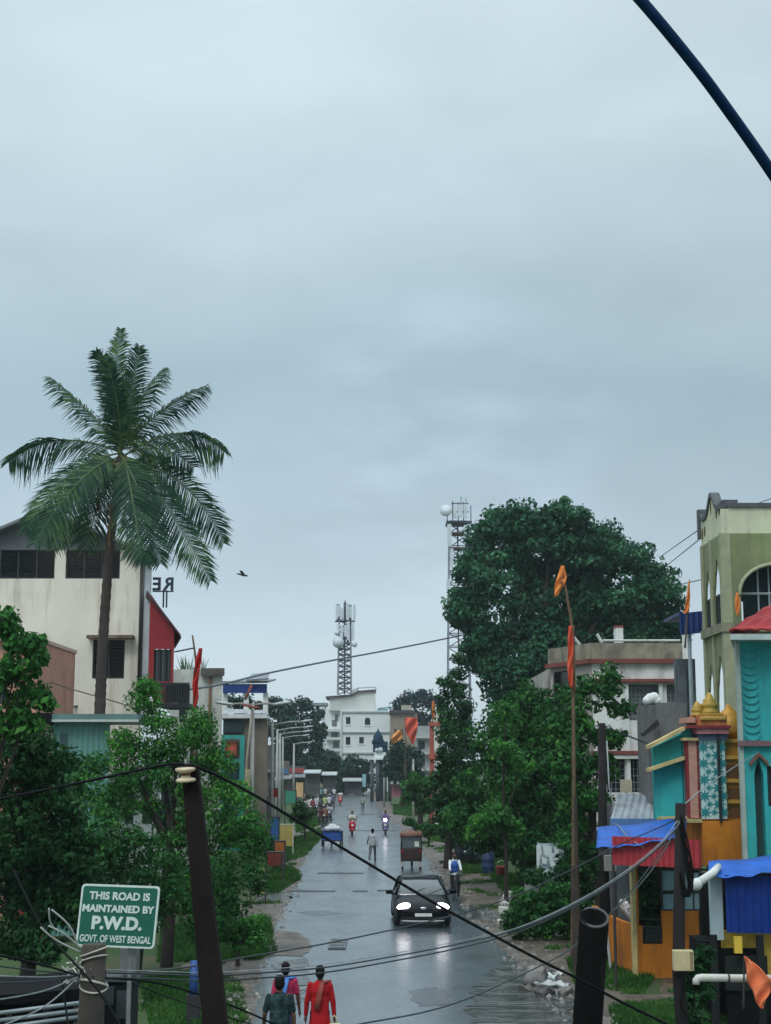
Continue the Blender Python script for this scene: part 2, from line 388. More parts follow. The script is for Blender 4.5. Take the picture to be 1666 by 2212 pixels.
    if scarf:
        sm = MB(); sm.tube([J[-1][3] + Vector((0, -.06, .06)), up2(.5) + Vector((-.04, .085, .0)), up2(.3) + Vector((.0, .15, 0)), up2(.05) + Vector((.05, .16, 0))], [.05, .06, .065, .06], 8, flat=.5)
        xf(sm, S).build('scarf', cloth(scarf), root, True, True)
    return root, J, s
SEATED = dict(legs=((75, 85), (75, 85)), arms=((35, 12, 25), (35, 12, 25)), lean=8)

# ---------------------------------------------------------------- vehicles
TYRE = mat('tyre', (.015, .015, .016), .8); RIM = mat('rim', (.35, .36, .38), .35, metal=.8); DKMET = mat('dark_metal', (.03, .03, .035), .45, metal=.5)
CHROME = mat('chrome', (.6, .62, .65), .2, metal=1.); LAMP = mat('lit_lamp', (1, 1, 1), .3, emit=(1, .95, 1.), estr=14)
BLACKP = mat('black_plastic', (.012, .013, .015), .45)
GLASS = mat('vehicle_glass', (.025, .045, .05), .06, spec=.9, coat=.5)
def wheel(root, c, r, w, rim=RIM, axis='x'):
    t = MB().torus(c, r - w * .5, w * .5, axis, 22, 8).build('wheel', TYRE, root, True, True)
    m = MB(); c = Vector(c); e = Vector((1, 0, 0)) if axis == 'x' else Vector((0, 1, 0))
    m.lathe([(r * .12, -w * .42), (r * .6, -w * .35), (r * .66, -w * .42), (r * .66, w * .42), (r * .6, w * .35), (r * .12, w * .42)], 20, c, (0, R(90), 0)); m.build('rim', rim, t, True, True); return t
def loft(mb, secs, closed=True):
    n = len(secs[0]); o = len(mb.v); vs = [p for s_ in secs for p in s_]; fs = []
    for i in range(len(secs) - 1):
        for j in range(n if closed else n - 1): fs.append((i * n + j, i * n + (j + 1) % n, (i + 1) * n + (j + 1) % n, (i + 1) * n + j))
    fs.append(tuple(range(n))); fs.append(tuple((len(secs) - 1) * n + j for j in range(n)))
    return mb.add(vs, fs)
def make_car(loc, rz):
    root = thing('car', 'dark saloon car driving towards the viewer with both headlights lit', 'car', loc, rz)
    paint = mat('car_paint', (.0015, .002, .005), .35, .1, 3, spec=.12, coat=.12)
    st = [(-2.12, .55, .36, .52, .56), (-2.06, .70, .26, .60, .64), (-1.92, .79, .20, .70, .76), (-1.6, .84, .18, .78, .87), (-1.1, .855, .18, .86, .96), (-.8, .86, .18, .89, 1.0), (0, .865, .18, .93, 1.02), (1.2, .86, .18, .95, 1.03), (1.7, .84, .2, .95, 1.02), (2.0, .78, .28, .9, .98), (2.1, .66, .36, .8, .88)]
    secs = []
    for y, w, z0, zb, zt in st:
        half = [(w * .90, z0), (w * .99, z0 + .10), (w, (z0 + zb) / 2), (w * .985, zb - .05), (w * .93, zb + .01), (w * .72, zb + (zt - zb) * .75), (w * .35, zt)]
        secs.append([(x, y, z) for x, z in half] + [(-x, y, z) for x, z in half[::-1]])
    m = MB(); loft(m, secs); body = m.build('body', paint, root, True, True); sb = body.modifiers.new('s', 'SUBSURF'); sb.levels = 1; sb.render_levels = 2
    gs = []
    for y, w, z in ((-.98, .72, .98), (-.55, .69, 1.22), (-.12, .61, 1.43), (.5, .60, 1.47), (1.0, .58, 1.42), (1.55, .62, 1.03)):
        gs.append([(w * 1.12 if z < 1.3 else w * 1.22, y, .95), (w, y, z - .03), (w * .8, y, z), (0, y, z + .015), (-w * .8, y, z), (-w, y, z - .03), (-w * 1.12 if z < 1.3 else -w * 1.22, y, .95)])
    m = MB(); loft(m, gs); m.build('windscreen', GLASS, root, True, True)
    m = MB(); rs = []
    for y, w, z in ((-.16, .60, 1.425), (.1, .61, 1.462), (.5, .605, 1.48), (.95, .585, 1.435)):
        rs.append([(w * 1.02, y, z - .045), (w * .8, y, z + .008), (0, y, z + .026), (-w * .8, y, z + .008), (-w * 1.02, y, z - .045)])
    loft(m, rs, True)
    for q in (-1, 1): m.tube([(q * .80, -1.0, .97), (q * .69, -.52, 1.22), (q * .61, -.13, 1.425)], .035, 6); m.tube([(q * .66, .42, 1.45), (q * .80, .42, 1.0)], .03, 6); m.tube([(q * .59, .95, 1.42), (q * .7, 1.5, 1.03)], .04, 6)
    m.build('roof', paint, root, True, True)
    for q in (-1, 1):
        hl = MB().ell((q * .58, -1.985, .685), (.215, .10, .105), 20, 12, (0, q * R(14), q * R(18))).build('headlight', mat('headlight_glass', (.8, .8, .8), .1, emit=(1, .96, 1), estr=7), root, True, True)
        MB().ell((q * .60, -2.0, .69), (.25, .08, .12), 14, 8, (0, q * R(12), q * R(18))).build('bezel', BLACKP, hl, True, True).location.y = .055
        m = MB(); m.obox((q * .97, -.72, 1.03), (.2, .1, .13), (0, 0, q * R(12))); m.tube([(q * .8, -.72, .98), (q * .93, -.72, 1.0)], .03, 6); bevel(m.build('wing_mirror', paint, root, False, True), .03, 3)
    m = MB(); m.box(-.42, .42, -2.135, -2.02, .50, .62)
    for i in range(3): m.box(-.44, .44, -2.142, -2.05, .515 + i * .035, .527 + i * .035)
    m.build('grille', BLACKP, root, False, True)
    MB().ell((0, -2.14, .63), (.10, .02, .045), 14, 6).build('badge', CHROME, root, True, True)
    MB().box(-.25, .25, -2.165, -2.14, .375, .475).build('number_plate', mat('plate_white', (.72, .73, .7), .4), root, False, True)
    MB().box(-.66, .66, -2.12, -2.0, .27, .36).build('air_intake', BLACKP, root, False, True)
    m = MB(); m.tube([(-.62, -2.10, .235), (-.3, -2.16, .225), (.3, -2.16, .225), (.62, -2.10, .235)], .022, 6); m.build('bumper_trim', mat('trim_silver', (.5, .52, .55), .35), root, True, True)
    m = MB()
    for q in (-.3, .25): m.tube([(q, -.99, 1.0), (q + .42, -.72, 1.155)], .008, 5)
    m.build('wiper', BLACKP, root, False, True)
    for q in (-1, 1):
        for y in (-1.3, 1.3): wheel(root, (q * .76, y, .31), .31, .2)
    return root
def make_motorbike(colr=(.02, .02, .025), name='motorbike'):
    root = thing(name, 'dark motorbike', 'motorbike', (0, 0, 0)); p = mat('bikepaint_%d' % int(colr[0] * 255), colr, .25, .1, coat=.5)
    wheel(root, (0, -.64, .3), .3, .09); wheel(root, (0, .64, .3), .3, .1)
    m = MB(); m.tube([(0, -.40, .92), (0, .1, .62), (0, .6, .62)], .03, 6); m.tube([(0, -.4, .85), (0, -.15, .35), (0, .2, .33), (0, .64, .3)], .025, 6)
    for q in (-.09, .09): m.tube([(q, -.64, .3), (q, -.43, .95)], .024, 6)
    m.tube([(q, .64, .3) for q in (-.09, .09)], .02, 6); m.build('frame', DKMET, root, True, True)
    m = MB(); m.obox((0, .02, .38), (.24, .34, .26)); m.tube([(.13, -.1, .28), (.16, .2, .25), (.17, .8, .36)], [.03, .035, .05], 8); bevel(m.build('engine', mat('engine', (.12, .12, .125), .45, metal=.7), root, False, True), .03)
    MB().ell((0, -.14, .80), (.13, .26, .13), 12, 8).build('tank', p, root, True, True)
    MB().ell((0, .38, .80), (.13, .40, .065), 12, 8).build('seat', BLACKP, root, True, True)
    m = MB(); m.tube([(-.36, -.34, 1.05), (-.2, -.44, 1.0), (.2, -.44, 1.0), (.36, -.34, 1.05)], .018, 6); m.build('handlebar', DKMET, root, True, True)
    MB().ell((0, -.52, .90), (.10, .08, .10), 12, 8).build('headlight', CHROME, root, True, True)
    m = MB(); m.ell((0, -.64, .56), (.06, .24, .06)); m.ell((0, .68, .66), (.08, .22, .05)); m.build('mudguard', p, root, True, True)
    return root
def make_scooter(colr, lit=False, label=''):
    root = thing('scooter', label, 'scooter', (0, 0, 0)); p = mat('scooterpaint_%d_%d' % (int(colr[0] * 255), int(colr[2] * 255)), colr, .25, .1, coat=.6)
    wheel(root, (0, -.6, .24), .24, .1); wheel(root, (0, .6, .24), .24, .1)
    m = MB(); m.tube([(0, -.6, .24), (0, -.48, .95)], .03, 6); m.build('fork', DKMET, root, True, True)
    m = MB(); secs = []
    for z, w, y in ((.34, .14, -.5), (.5, .23, -.52), (.75, .26, -.5), (.95, .20, -.46), (1.02, .12, -.43)): secs.append([(w, y + .09, z), (w * .7, y - .03, z), (0, y - .09, z), (-w * .7, y - .03, z), (-w, y + .09, z), (0, y + .06, z)])
    loft(m, secs); m.build('front_apron', p, root, True, True)
    MB().ell((0, -.6, .40), (.09, .26, .1)).build('mudguard', p, root, True, True)
    m = MB(); m.box(-.2, .2, -.44, .15, .28, .34); m.ell((0, .45, .5), (.21, .42, .24)); m.build('rear_body', p, root, True, True)
    MB().ell((0, .36, .76), (.15, .38, .07)).build('seat', BLACKP, root, True, True)
    m = MB(); m.tube([(-.33, -.36, 1.06), (0, -.44, 1.04), (.33, -.36, 1.06)], .02, 6); m.ell((0, -.45, 1.06), (.14, .09, .08))
    for q in (-1, 1): m.tube([(q * .22, -.4, 1.06), (q * .32, -.42, 1.2)], .01, 5); m.ell((q * .33, -.42, 1.24), (.06, .015, .04))
    m.build('handlebar', BLACKP, root, True, True)
    MB().ell((0, -.535 if lit else -.56, 1.04 if lit else .99), (.11 if lit else .07, .05, .10 if lit else .06)).build('headlight', LAMP if lit else mat('unlit_lamp', (.7, .7, .68), .15), root, True, True)
    MB().obox((0, -.615, .70), (.14, .012, .13), (R(-4), 0, 0)).build('number_plate', mat('plate_white', (.72, .73, .7), .4), root, False, True)
    return root
def make_bicycle(label, loc, rz):
    root = thing('bicycle', label, 'bicycle', loc, rz); dm = mat('bike_black', (.02, .022, .025), .35, coat=.4)
    for y in (-.55, .55):
        t = MB().torus((0, y, .33), .32, .018, 'x', 26, 6).build('wheel', TYRE, root, True, True)
        m = MB(); m.ell((0, y, .33), (.05, .02, .02))
        for i in range(14):
            a = 2 * math.pi * i / 14; m.tube([(0, y, .33), (0, y + .31 * math.cos(a), .33 + .31 * math.sin(a))], .0025, 4)
        m.build('spokes', CHROME, t, False, True)
    m = MB(); m.tube([(0, -.55, .33), (0, -.42, .78), (0, -.40, .95)], .016, 6)
    for a, b in (((0, -.42, .78), (0, .05, .3)), ((0, -.41, .84), (0, .18, .82)), ((0, .05, .3), (0, .2, .88)), ((0, .05, .3), (0, .55, .33)), ((0, .18, .82), (0, .55, .33))): m.tube([a, b], .016, 6)
    m.build('frame', dm, root, True, True)
    MB().tube([(-.27, -.25, .98), (-.22, -.38, 1.0), (.22, -.38, 1.0), (.27, -.25, .98)], .013, 6).build('handlebar', CHROME, root, True, True)
    MB().ell((0, .22, .92), (.09, .14, .04)).build('saddle', BLACKP, root, True, True)
    m = MB(); m.tube([(-.12, .05, .3), (.12, .05, .3)], .012, 6); m.obox((.15, .05, .18), (.1, .08, .02)); m.obox((-.15, .05, .42), (.1, .08, .02)); m.tube([(.1, .05, .3), (.1, .05, .18)], .01, 5); m.tube([(-.1, .05, .3), (-.1, .05, .42)], .01, 5); m.build('pedal', DKMET, root, False, True)
    m = MB(); m.box(-.08, .08, .38, .75, .69, .71); m.tube([(.07, .7, .69), (.05, .57, .34)], .008, 5); m.tube([(-.07, .7, .69), (-.05, .57, .34)], .008, 5); m.build('carrier', dm, root, False, True)
    return root
def make_rickshaw(label, loc, rz):
    """seen from behind (rear at -Y)"""
    root = thing('electric_rickshaw', label, 'rickshaw', loc, rz)
    br = mat('rick_body', (.03, .022, .02), .4, .3, 5, dirt=(.10, .05, .035), dirt_amt=.4, coat=.3)
    m = MB(); m.prism([(-.5, -.95, .42), (-.5, -1.0, .85), (-.5, .1, .85), (-.5, .2, .55), (-.5, 1.0, .5), (-.5, 1.0, .42)], (1.0, 0, 0)); m.build('body', br, root, False, True)
    bevel(MB().box(-.43, .43, -1.03, -.99, .5, .98).build('tail_panel', mat('rick_panel', (.04, .02, .016), .5, .4, 6, dirt=(.015, .012, .012), dirt_amt=.5), root, False, True), .02)
    m = MB()
    for q in (-1, 1):
        m.tube([(q * .48, -.97, .8), (q * .46, -.86, 1.64)], .03, 6); m.tube([(q * .48, .1, .8), (q * .47, .1, 1.66)], .025, 6); m.tube([(q * .46, .95, .5), (q * .44, .75, 1.62)], .025, 6)
    m.tube([(-.48, -.98, 1.0), (.48, -.98, 1.0)], .03, 6); m.build('frame', mat('rick_frame', (.02, .02, .022), .4), root, True, True)
    m = MB(); secs = []
    for y, dz in ((-1.06, -.05), (-.98, .0), (-.2, .05), (.6, .03), (.95, -.04)):
        secs.append([(.53, y, 1.62 + dz), (.53, y, 1.66 + dz), (.47, y, 1.73 + dz), (0, y, 1.77 + dz), (-.47, y, 1.73 + dz), (-.53, y, 1.66 + dz), (-.53, y, 1.62 + dz)])
    loft(m, secs); m.build('canopy', mat('rick_roof', (.15, .065, .04), .6, .35, 4), root, True, True)
    MB().obox((0, -.93, 1.30), (.84, .015, .52), (R(-7), 0, 0)).build('rear_window', mat('rick_glass', (.05, .07, .075), .12, spec=.8), root, False, True)
    MB().obox((.27, -.955, 1.22), (.2, .012, .24), (R(-7), 0, 0)).build('sticker', mat('sticker', (.55, .6, .5), .5), root, False, True)
    MB().box(-.5, .5, -.6, -.2, .85, 1.0).build('bench', mat('rick_seat', (.09, .02, .02), .6), root, False, True)
    for q in (-1, 1):
        MB().obox((q * .43, -1.035, .9), (.08, .03, .12)).build('tail_light', mat('tail_red', (.35, .02, .015), .3), root, False, True)
        wheel(root, (q * .42, -.68, .24), .24, .1)
        MB().obox((q * .42, -.97, .28), (.16, .012, .24)).build('mud_flap', mat('flap', (.34, .34, .33), .7), root, False, True)
    wheel(root, (0, .95, .24), .24, .1)
    return root
# ---------------------------------------------------------------- sky and light
SUN_EL, SUN_AZ = 50, 200
w = bpy.data.worlds.new("World"); scene.world = w; w.use_nodes = True; nt = w.node_tree; N = nt.nodes; N.clear()
outw = N.new('ShaderNodeOutputWorld'); tc = N.new('ShaderNodeTexCoord')
sky = N.new('ShaderNodeTexSky'); sky.sky_type = 'NISHITA'; sky.sun_disc = False; sky.sun_elevation = R(SUN_EL); sky.sun_rotation = R(SUN_AZ)
bg1 = N.new('ShaderNodeBackground'); bg1.inputs['Strength'].default_value = .1; lk(nt, sky.outputs[0], bg1.inputs['Color'])
sp = N.new('ShaderNodeSeparateXYZ'); lk(nt, tc.outputs['Generated'], sp.inputs[0])
mp = N.new('ShaderNodeMapping'); mp.inputs['Scale'].default_value = (1.6, 1.6, 4.2); mp.inputs['Rotation'].default_value = (0, R(14), 0); lk(nt, tc.outputs['Generated'], mp.inputs['Vector'])
n1 = N.new('ShaderNodeTexNoise'); n1.inputs['Scale'].default_value = 2.3; n1.inputs['Detail'].default_value = 5; n1.inputs['Roughness'].default_value = .5; n1.inputs['Distortion'].default_value = .35; lk(nt, mp.outputs[0], n1.inputs['Vector'])
# cloud base height wobble
m1 = N.new('ShaderNodeMath'); m1.operation = 'MULTIPLY_ADD'; lk(nt, n1.outputs['Fac'], m1.inputs[0]); m1.inputs[1].default_value = .15; m1.inputs[2].default_value = -.075
m2 = N.new('ShaderNodeMath'); m2.operation = 'ADD'; lk(nt, sp.outputs['Z'], m2.inputs[0]); lk(nt, m1.outputs[0], m2.inputs[1])
rp = N.new('ShaderNodeValToRGB'); lk(nt, m2.outputs[0], rp.inputs['Fac'])
stops = [(0.0, (.64, .77, .83)), (.055, (.62, .75, .82)), (.10, (.55, .68, .765)), (.165, (.47, .595, .685)), (.215, (.41, .545, .63)), (.25, (.40, .54, .62)), (.29, (.46, .60, .68)), (.33, (.53, .67, .745)), (.40, (.60, .745, .81)), (.50, (.66, .80, .86)), (.75, (1.22, 1.40, 1.48)), (1.0, (1.62, 1.86, 1.96))]
el = rp.color_ramp.elements
el[0].position = stops[0][0]; el[0].color = (*stops[0][1], 1); el[1].position = stops[-1][0]; el[1].color = (*stops[-1][1], 1)
for p_, c_ in stops[1:-1]: e = el.new(p_); e.color = (*c_, 1)
n2 = N.new('ShaderNodeTexNoise'); n2.inputs['Scale'].default_value = 4.5; n2.inputs['Detail'].default_value = 6; n2.inputs['Distortion'].default_value = .5
mp2 = N.new('ShaderNodeMapping'); mp2.inputs['Scale'].default_value = (1.0, 1.0, 2.6); mp2.inputs['Rotation'].default_value = (R(10), R(-22), 0); mp2.inputs['Location'].default_value = (.3, .1, .4); lk(nt, tc.outputs['Generated'], mp2.inputs['Vector']); lk(nt, mp2.outputs[0], n2.inputs['Vector'])
mr = N.new('ShaderNodeMapRange'); lk(nt, n2.outputs['Fac'], mr.inputs['Value']); mr.inputs['From Min'].default_value = .3; mr.inputs['From Max'].default_value = .72; mr.inputs['To Min'].default_value = .94; mr.inputs['To Max'].default_value = 1.07
mx = N.new('ShaderNodeMix'); mx.data_type = 'RGBA'; mx.blend_type = 'MULTIPLY'; mx.inputs['Factor'].default_value = 1; lk(nt, rp.outputs['Color'], mx.inputs['A']); lk(nt, mr.outputs[0], mx.inputs['B'])
vd = N.new('ShaderNodeVectorMath'); vd.operation = 'DOT_PRODUCT'; vn = N.new('ShaderNodeVectorMath'); vn.operation = 'NORMALIZE'; lk(nt, tc.outputs['Generated'], vn.inputs[0]); lk(nt, vn.outputs[0], vd.inputs[0]); vd.inputs[1].default_value = Vector((.040, .978, .203)).normalized()
mr2 = N.new('ShaderNodeMapRange'); mr2.interpolation_type = 'SMOOTHSTEP'; lk(nt, vd.outputs['Value'], mr2.inputs['Value']); mr2.inputs['From Min'].default_value = .991; mr2.inputs['From Max'].default_value = .9999
n4 = N.new('ShaderNodeTexNoise'); n4.inputs['Scale'].default_value = 13; n4.inputs['Detail'].default_value = 6; lk(nt, mp2.outputs[0], n4.inputs['Vector']); mr3 = N.new('ShaderNodeMapRange'); lk(nt, n4.outputs['Fac'], mr3.inputs['Value']); mr3.inputs['From Min'].default_value = .4; mr3.inputs['From Max'].default_value = .68; mr3.inputs['To Max'].default_value = .17
mm = N.new('ShaderNodeMath'); mm.operation = 'MULTIPLY'; lk(nt, mr2.outputs[0], mm.inputs[0]); lk(nt, mr3.outputs[0], mm.inputs[1])
mr4 = N.new('ShaderNodeMapRange'); mr4.interpolation_type = 'SMOOTHSTEP'; lk(nt, sp.outputs['X'], mr4.inputs['Value']); mr4.inputs['From Min'].default_value = -.2; mr4.inputs['From Max'].default_value = .24; mr4.inputs['To Min'].default_value = 1.045; mr4.inputs['To Max'].default_value = .955
ma_ = N.new('ShaderNodeMath'); ma_.operation = 'ADD'; lk(nt, mm.outputs[0], ma_.inputs[0]); lk(nt, mr4.outputs[0], ma_.inputs[1])
mx2 = N.new('ShaderNodeMix'); mx2.data_type = 'RGBA'; mx2.blend_type = 'MULTIPLY'; mx2.inputs['Factor'].default_value = 1; lk(nt, mx.outputs['Result'], mx2.inputs['A']); lk(nt, ma_.outputs[0], mx2.inputs['B']); mx = mx2
bg2 = N.new('ShaderNodeBackground'); bg2.inputs['Strength'].default_value = 1.0; lk(nt, mx.outputs['Result'], bg2.inputs['Color'])
ms = N.new('ShaderNodeMixShader'); ms.inputs[0].default_value = .94; lk(nt, bg1.outputs[0], ms.inputs[1]); lk(nt, bg2.outputs[0], ms.inputs[2]); lk(nt, ms.outputs[0], outw.inputs['Surface'])
sl = bpy.data.lights.new('sun', 'SUN'); sl.energy = 1.2; sl.angle = R(25); sl.color = (.97, 1, .98); so = bpy.data.objects.new('sun', sl); col.objects.link(so)
so.rotation_euler = (R(90 - SUN_EL), 0, R(180 - SUN_AZ)); so.location = (0, 0, 60)
scene.view_settings.view_transform = 'Standard'; scene.view_settings.look = 'None'; scene.view_settings.exposure = 0; scene.view_settings.gamma = 1

# ---------------------------------------------------------------- ground and road
def gmat(name, stops, scale, rough=.9, bump=.4, spec=.3, detail=8, bscale=9):
    m = bpy.data.materials.new(name); m.use_nodes = True; nt = m.node_tree; N = nt.nodes; b = N['Principled BSDF']; b.inputs['Roughness'].default_value = rough; b.inputs['Specular IOR Level'].default_value = spec
    tc = N.new('ShaderNodeTexCoord'); n = N.new('ShaderNodeTexNoise'); n.inputs['Scale'].default_value = scale; n.inputs['Detail'].default_value = detail; n.inputs['Roughness'].default_value = .68; lk(nt, tc.outputs['Object'], n.inputs['Vector'])
    r = N.new('ShaderNodeValToRGB'); lk(nt, n.outputs['Fac'], r.inputs['Fac']); e = r.color_ramp.elements
    e[0].position = stops[0][0]; e[0].color = (*stops[0][1], 1); e[1].position = stops[-1][0]; e[1].color = (*stops[-1][1], 1)
    for p, c in stops[1:-1]: q = e.new(p); q.color = (*c, 1)
    lk(nt, r.outputs['Color'], b.inputs['Base Color'])
    n3 = N.new('ShaderNodeTexNoise'); n3.inputs['Scale'].default_value = bscale; n3.inputs['Detail'].default_value = 6; lk(nt, tc.outputs['Object'], n3.inputs['Vector'])
    bp = N.new('ShaderNodeBump'); bp.inputs['Strength'].default_value = bump; bp.inputs['Distance'].default_value = .06; lk(nt, n3.outputs['Fac'], bp.inputs['Height']); lk(nt, bp.outputs[0], b.inputs['Normal'])
    return m
GROUND = gmat('grass_ground', [(.3, (.02, .045, .012)), (.5, (.035, .075, .02)), (.62, (.07, .065, .035)), (.75, (.10, .075, .05))], .25)
DIRT = gmat('wet_dirt', [(.32, (.022, .02, .016)), (.45, (.075, .06, .047)), (.56, (.12, .097, .077)), (.7, (.20, .17, .145))], 1.3, .5, .8, .4, bscale=5)
ROAD = gmat('wet_asphalt', [(.28, (.026, .041, .05)), (.5, (.045, .067, .08)), (.72, (.07, .095, .11))], .35, .3, .12, .6, bscale=30)
nt = ROAD.node_tree; N = nt.nodes; b = N['Principled BSDF']
tc = N.new('ShaderNodeTexCoord'); mpr = N.new('ShaderNodeMapping'); mpr.inputs['Scale'].default_value = (.5, .22, 1); lk(nt, tc.outputs['Object'], mpr.inputs[0])
nr = N.new('ShaderNodeTexNoise'); nr.inputs['Scale'].default_value = 1.2; nr.inputs['Detail'].default_value = 8; nr.inputs['Roughness'].default_value = .7; lk(nt, mpr.outputs[0], nr.inputs['Vector'])
mrr = N.new('ShaderNodeMapRange'); lk(nt, nr.outputs['Fac'], mrr.inputs['Value']); mrr.inputs['From Min'].default_value = .35; mrr.inputs['From Max'].default_value = .7; mrr.inputs['To Min'].default_value = .2; mrr.inputs['To Max'].default_value = .5; lk(nt, mrr.outputs[0], b.inputs['Roughness'])
b.inputs['Coat Weight'].default_value = .6; b.inputs['Coat Roughness'].default_value = .22
def sheet(name, pts, z, m, jag=0., seg=.8):
    """flat irregular patch on the ground"""
    out = []; n = len(pts)
    for i in range(n):
        a = Vector((*pts[i][:2], 0)); c = Vector((*pts[(i + 1) % n][:2], 0)); L = (c - a).length; k = max(1, int(L / seg))
        for j in range(k):
            p = a.lerp(c, j / k); d = (c - a).normalized(); o_ = random.uniform(-jag, jag) if jag and j else 0
            out.append((p.x - d.y * o_, p.y + d.x * o_, z))
    bm = bmesh.new(); vs = [bm.verts.new(p) for p in out]; es = [bm.edges.new((vs[i], vs[(i + 1) % len(vs)])) for i in range(len(vs))]
    bmesh.ops.triangle_fill(bm, edges=es, use_beauty=True, normal=(0, 0, 1)); me = bpy.data.meshes.new(name); bm.to_mesh(me); bm.free(); me.materials.append(m)
    o = bpy.data.objects.new(name, me); col.objects.link(o)
    if me.polygons and me.polygons[0].normal.z < 0: me.flip_normals()
    return struct(o)
g = MB(); g.add([(-1500, -60, 0), (1500, -60, 0), (1500, 2500, 0), (-1500, 2500, 0)], [(0, 1, 2, 3)]); struct(g.build('ground', GROUND))
LE = [(2, -2.0), (20, -2.0), (29, -2.5), (36, -3.0), (45, -3.35), (59, -3.6), (70, -3.95), (88, -4.5), (120, -5.1), (166, -5.5), (222, -6.5), (262, -8.2)]
RE = [(2, 4.8), (20, 4.4), (29, 3.9), (36, 3.5), (45, 3.15), (59, 2.75), (70, 2.45), (88, 2.1), (120, 1.0), (166, -.8), (222, -2.3), (262, -3.4)]
sheet('road', [(x, y) for y, x in LE] + [(x, y) for y, x in RE[::-1]], .020, ROAD, .13, .7)
DX = lambda y: 1.0 + .6 * math.sin(y * .31)
sheet('dirt_verge', [(x + .3, y) for y, x in LE] + [(x - 1.7 - .7 * math.sin(y * .17), y) for y, x in LE[::-1]], .012, DIRT, .3, .8)
sheet('dirt_verge', [(x - .3, y) for y, x in RE] + [(x + 2.2 + .8 * math.sin(y * .13 + 1), y) for y, x in RE[::-1]], .012, DIRT, .35, .8)
sheet('dirt_path', [tuple(G(x, y)[:2]) for x, y in ((1050, 2020), (1130, 2012), (1235, 2022), (1240, 2070), (1340, 2150), (1430, 2150), (1450, 2090), (1600, 2120), (1600, 2180), (1330, 2212), (1180, 2150), (1120, 2075))], .016, DIRT, .12, .5)
sheet('dirt_patch', [tuple(G(x, y)[:2]) for x, y in ((480, 2010), (560, 2006), (640, 2016), (668, 2032), (672, 2050), (655, 2068), (600, 2066), (500, 2075))], .030, DIRT, .08, .4)
sheet('dirt_path', [tuple(G(x, y)[:2]) for x, y in ((470, 2075), (585, 2090), (590, 2250), (480, 2250), (440, 2150))], .016, DIRT, .1, .4)
sheet('dirt_path', [tuple(G(x, y)[:2]) for x, y in ((950, 1868), (1030, 1862), (1100, 1880), (1085, 1990), (1030, 1995), (985, 1925))], .024, DIRT, .12, .5)
WATER = mat('puddle_water', (.07, .074, .076), .07, .3, 1, spec=.7)
nt = WATER.node_tree; N = nt.nodes; tc = N.new('ShaderNodeTexCoord'); mpw = N.new('ShaderNodeMapping'); mpw.inputs['Scale'].default_value = (.42, 1.0, 1); lk(nt, tc.outputs['Object'], mpw.inputs[0])
nw = N.new('ShaderNodeTexNoise'); nw.inputs['Scale'].default_value = 1.5; nw.inputs['Detail'].default_value = 5; nw.inputs['Distortion'].default_value = 1.4; lk(nt, mpw.outputs[0], nw.inputs['Vector'])
bw = N.new('ShaderNodeBump'); bw.inputs['Strength'].default_value = 1; bw.inputs['Distance'].default_value = .085; lk(nt, nw.outputs['Fac'], bw.inputs['Height']); lk(nt, bw.outputs[0], N['Principled BSDF'].inputs['Normal'])
sheet('puddle', [tuple(G(x, y)[:2]) for x, y in ((1075, 2092), (1130, 2086), (1180, 2100), (1225, 2130), (1240, 2180), (1235, 2260), (1060, 2260), (1010, 2190), (1035, 2130))], .027, WATER, .18, .35)
sheet('puddle', [tuple(G(x, y)[:2]) for x, y in ((1010, 1955), (1060, 1962), (1078, 1985), (1040, 1992), (1005, 1975))], .030, WATER, .1, .3)
sheet('puddle', [tuple(G(x, y)[:2]) for x, y in ((595, 2080), (660, 2072), (668, 2130), (640, 2180), (600, 2150))], .027, WATER, .1, .3)
sheet('puddle', [tuple(G(x, y)[:2]) for x, y in ((560, 1928), (640, 1924), (620, 1950), (555, 1955))], .020, WATER, .15, .5)
JOINT = mat('road_joint', (.018, .02, .022), .5, .3, 4)
for yp, xa, xb in ((1887.5, 686, 786), (1926.5, 620, 725), (1926.5, 762, 795), (1925, 815, 850), (1795, 760, 860), (1760, 775, 835), (2100, 1140, 1200)):
    a = G(xa, yp); c = G(xb, yp); q = .33 * a.y / 60
    sheet('road_joint', [(a.x, a.y - q), (c.x, c.y - q), (c.x, c.y + q), (a.x, a.y + q)], .028, JOINT, .10, .35)
PATCH = gmat('asphalt_patch', [(.3, (.036, .044, .05)), (.7, (.06, .072, .08))], 1.2, .25, .2, .5)
for pts in (((880, 2142), (940, 2134), (975, 2150), (965, 2172), (905, 2176)), ((640, 1972), (700, 1968), (745, 1974), (690, 1980))):
    sheet('road_patch', [tuple(G(x, y)[:2]) for x, y in pts], .0245, PATCH, .08, .3)
# manhole grate
a = G(708, 2053); c = G(752, 2030)
mh = thing('drain_grate', 'rectangular iron drain grate sunk in the wet road left of the car', 'drain cover', ((a.x + c.x) / 2, (a.y + c.y) / 2, .02))
m = MB(); m.box(a.x, c.x, a.y, c.y, .022, .032); m.build('frame', mat('grate_dark', (.012, .013, .014), .5), mh)
m = MB()
for i in range(6): x = a.x + (c.x - a.x) * (i + .5) / 6; m.box(x - .025, x + .025, a.y + .05, c.y - .05, .034, .05)
for i in range(4): y = a.y + (c.y - a.y) * (i + .5) / 4; m.box(a.x + .04, c.x - .04, y - .12, y + .12, .052, .06)
m.build('bars', mat('grate_bar', (.13, .14, .15), .4, metal=.3), mh)

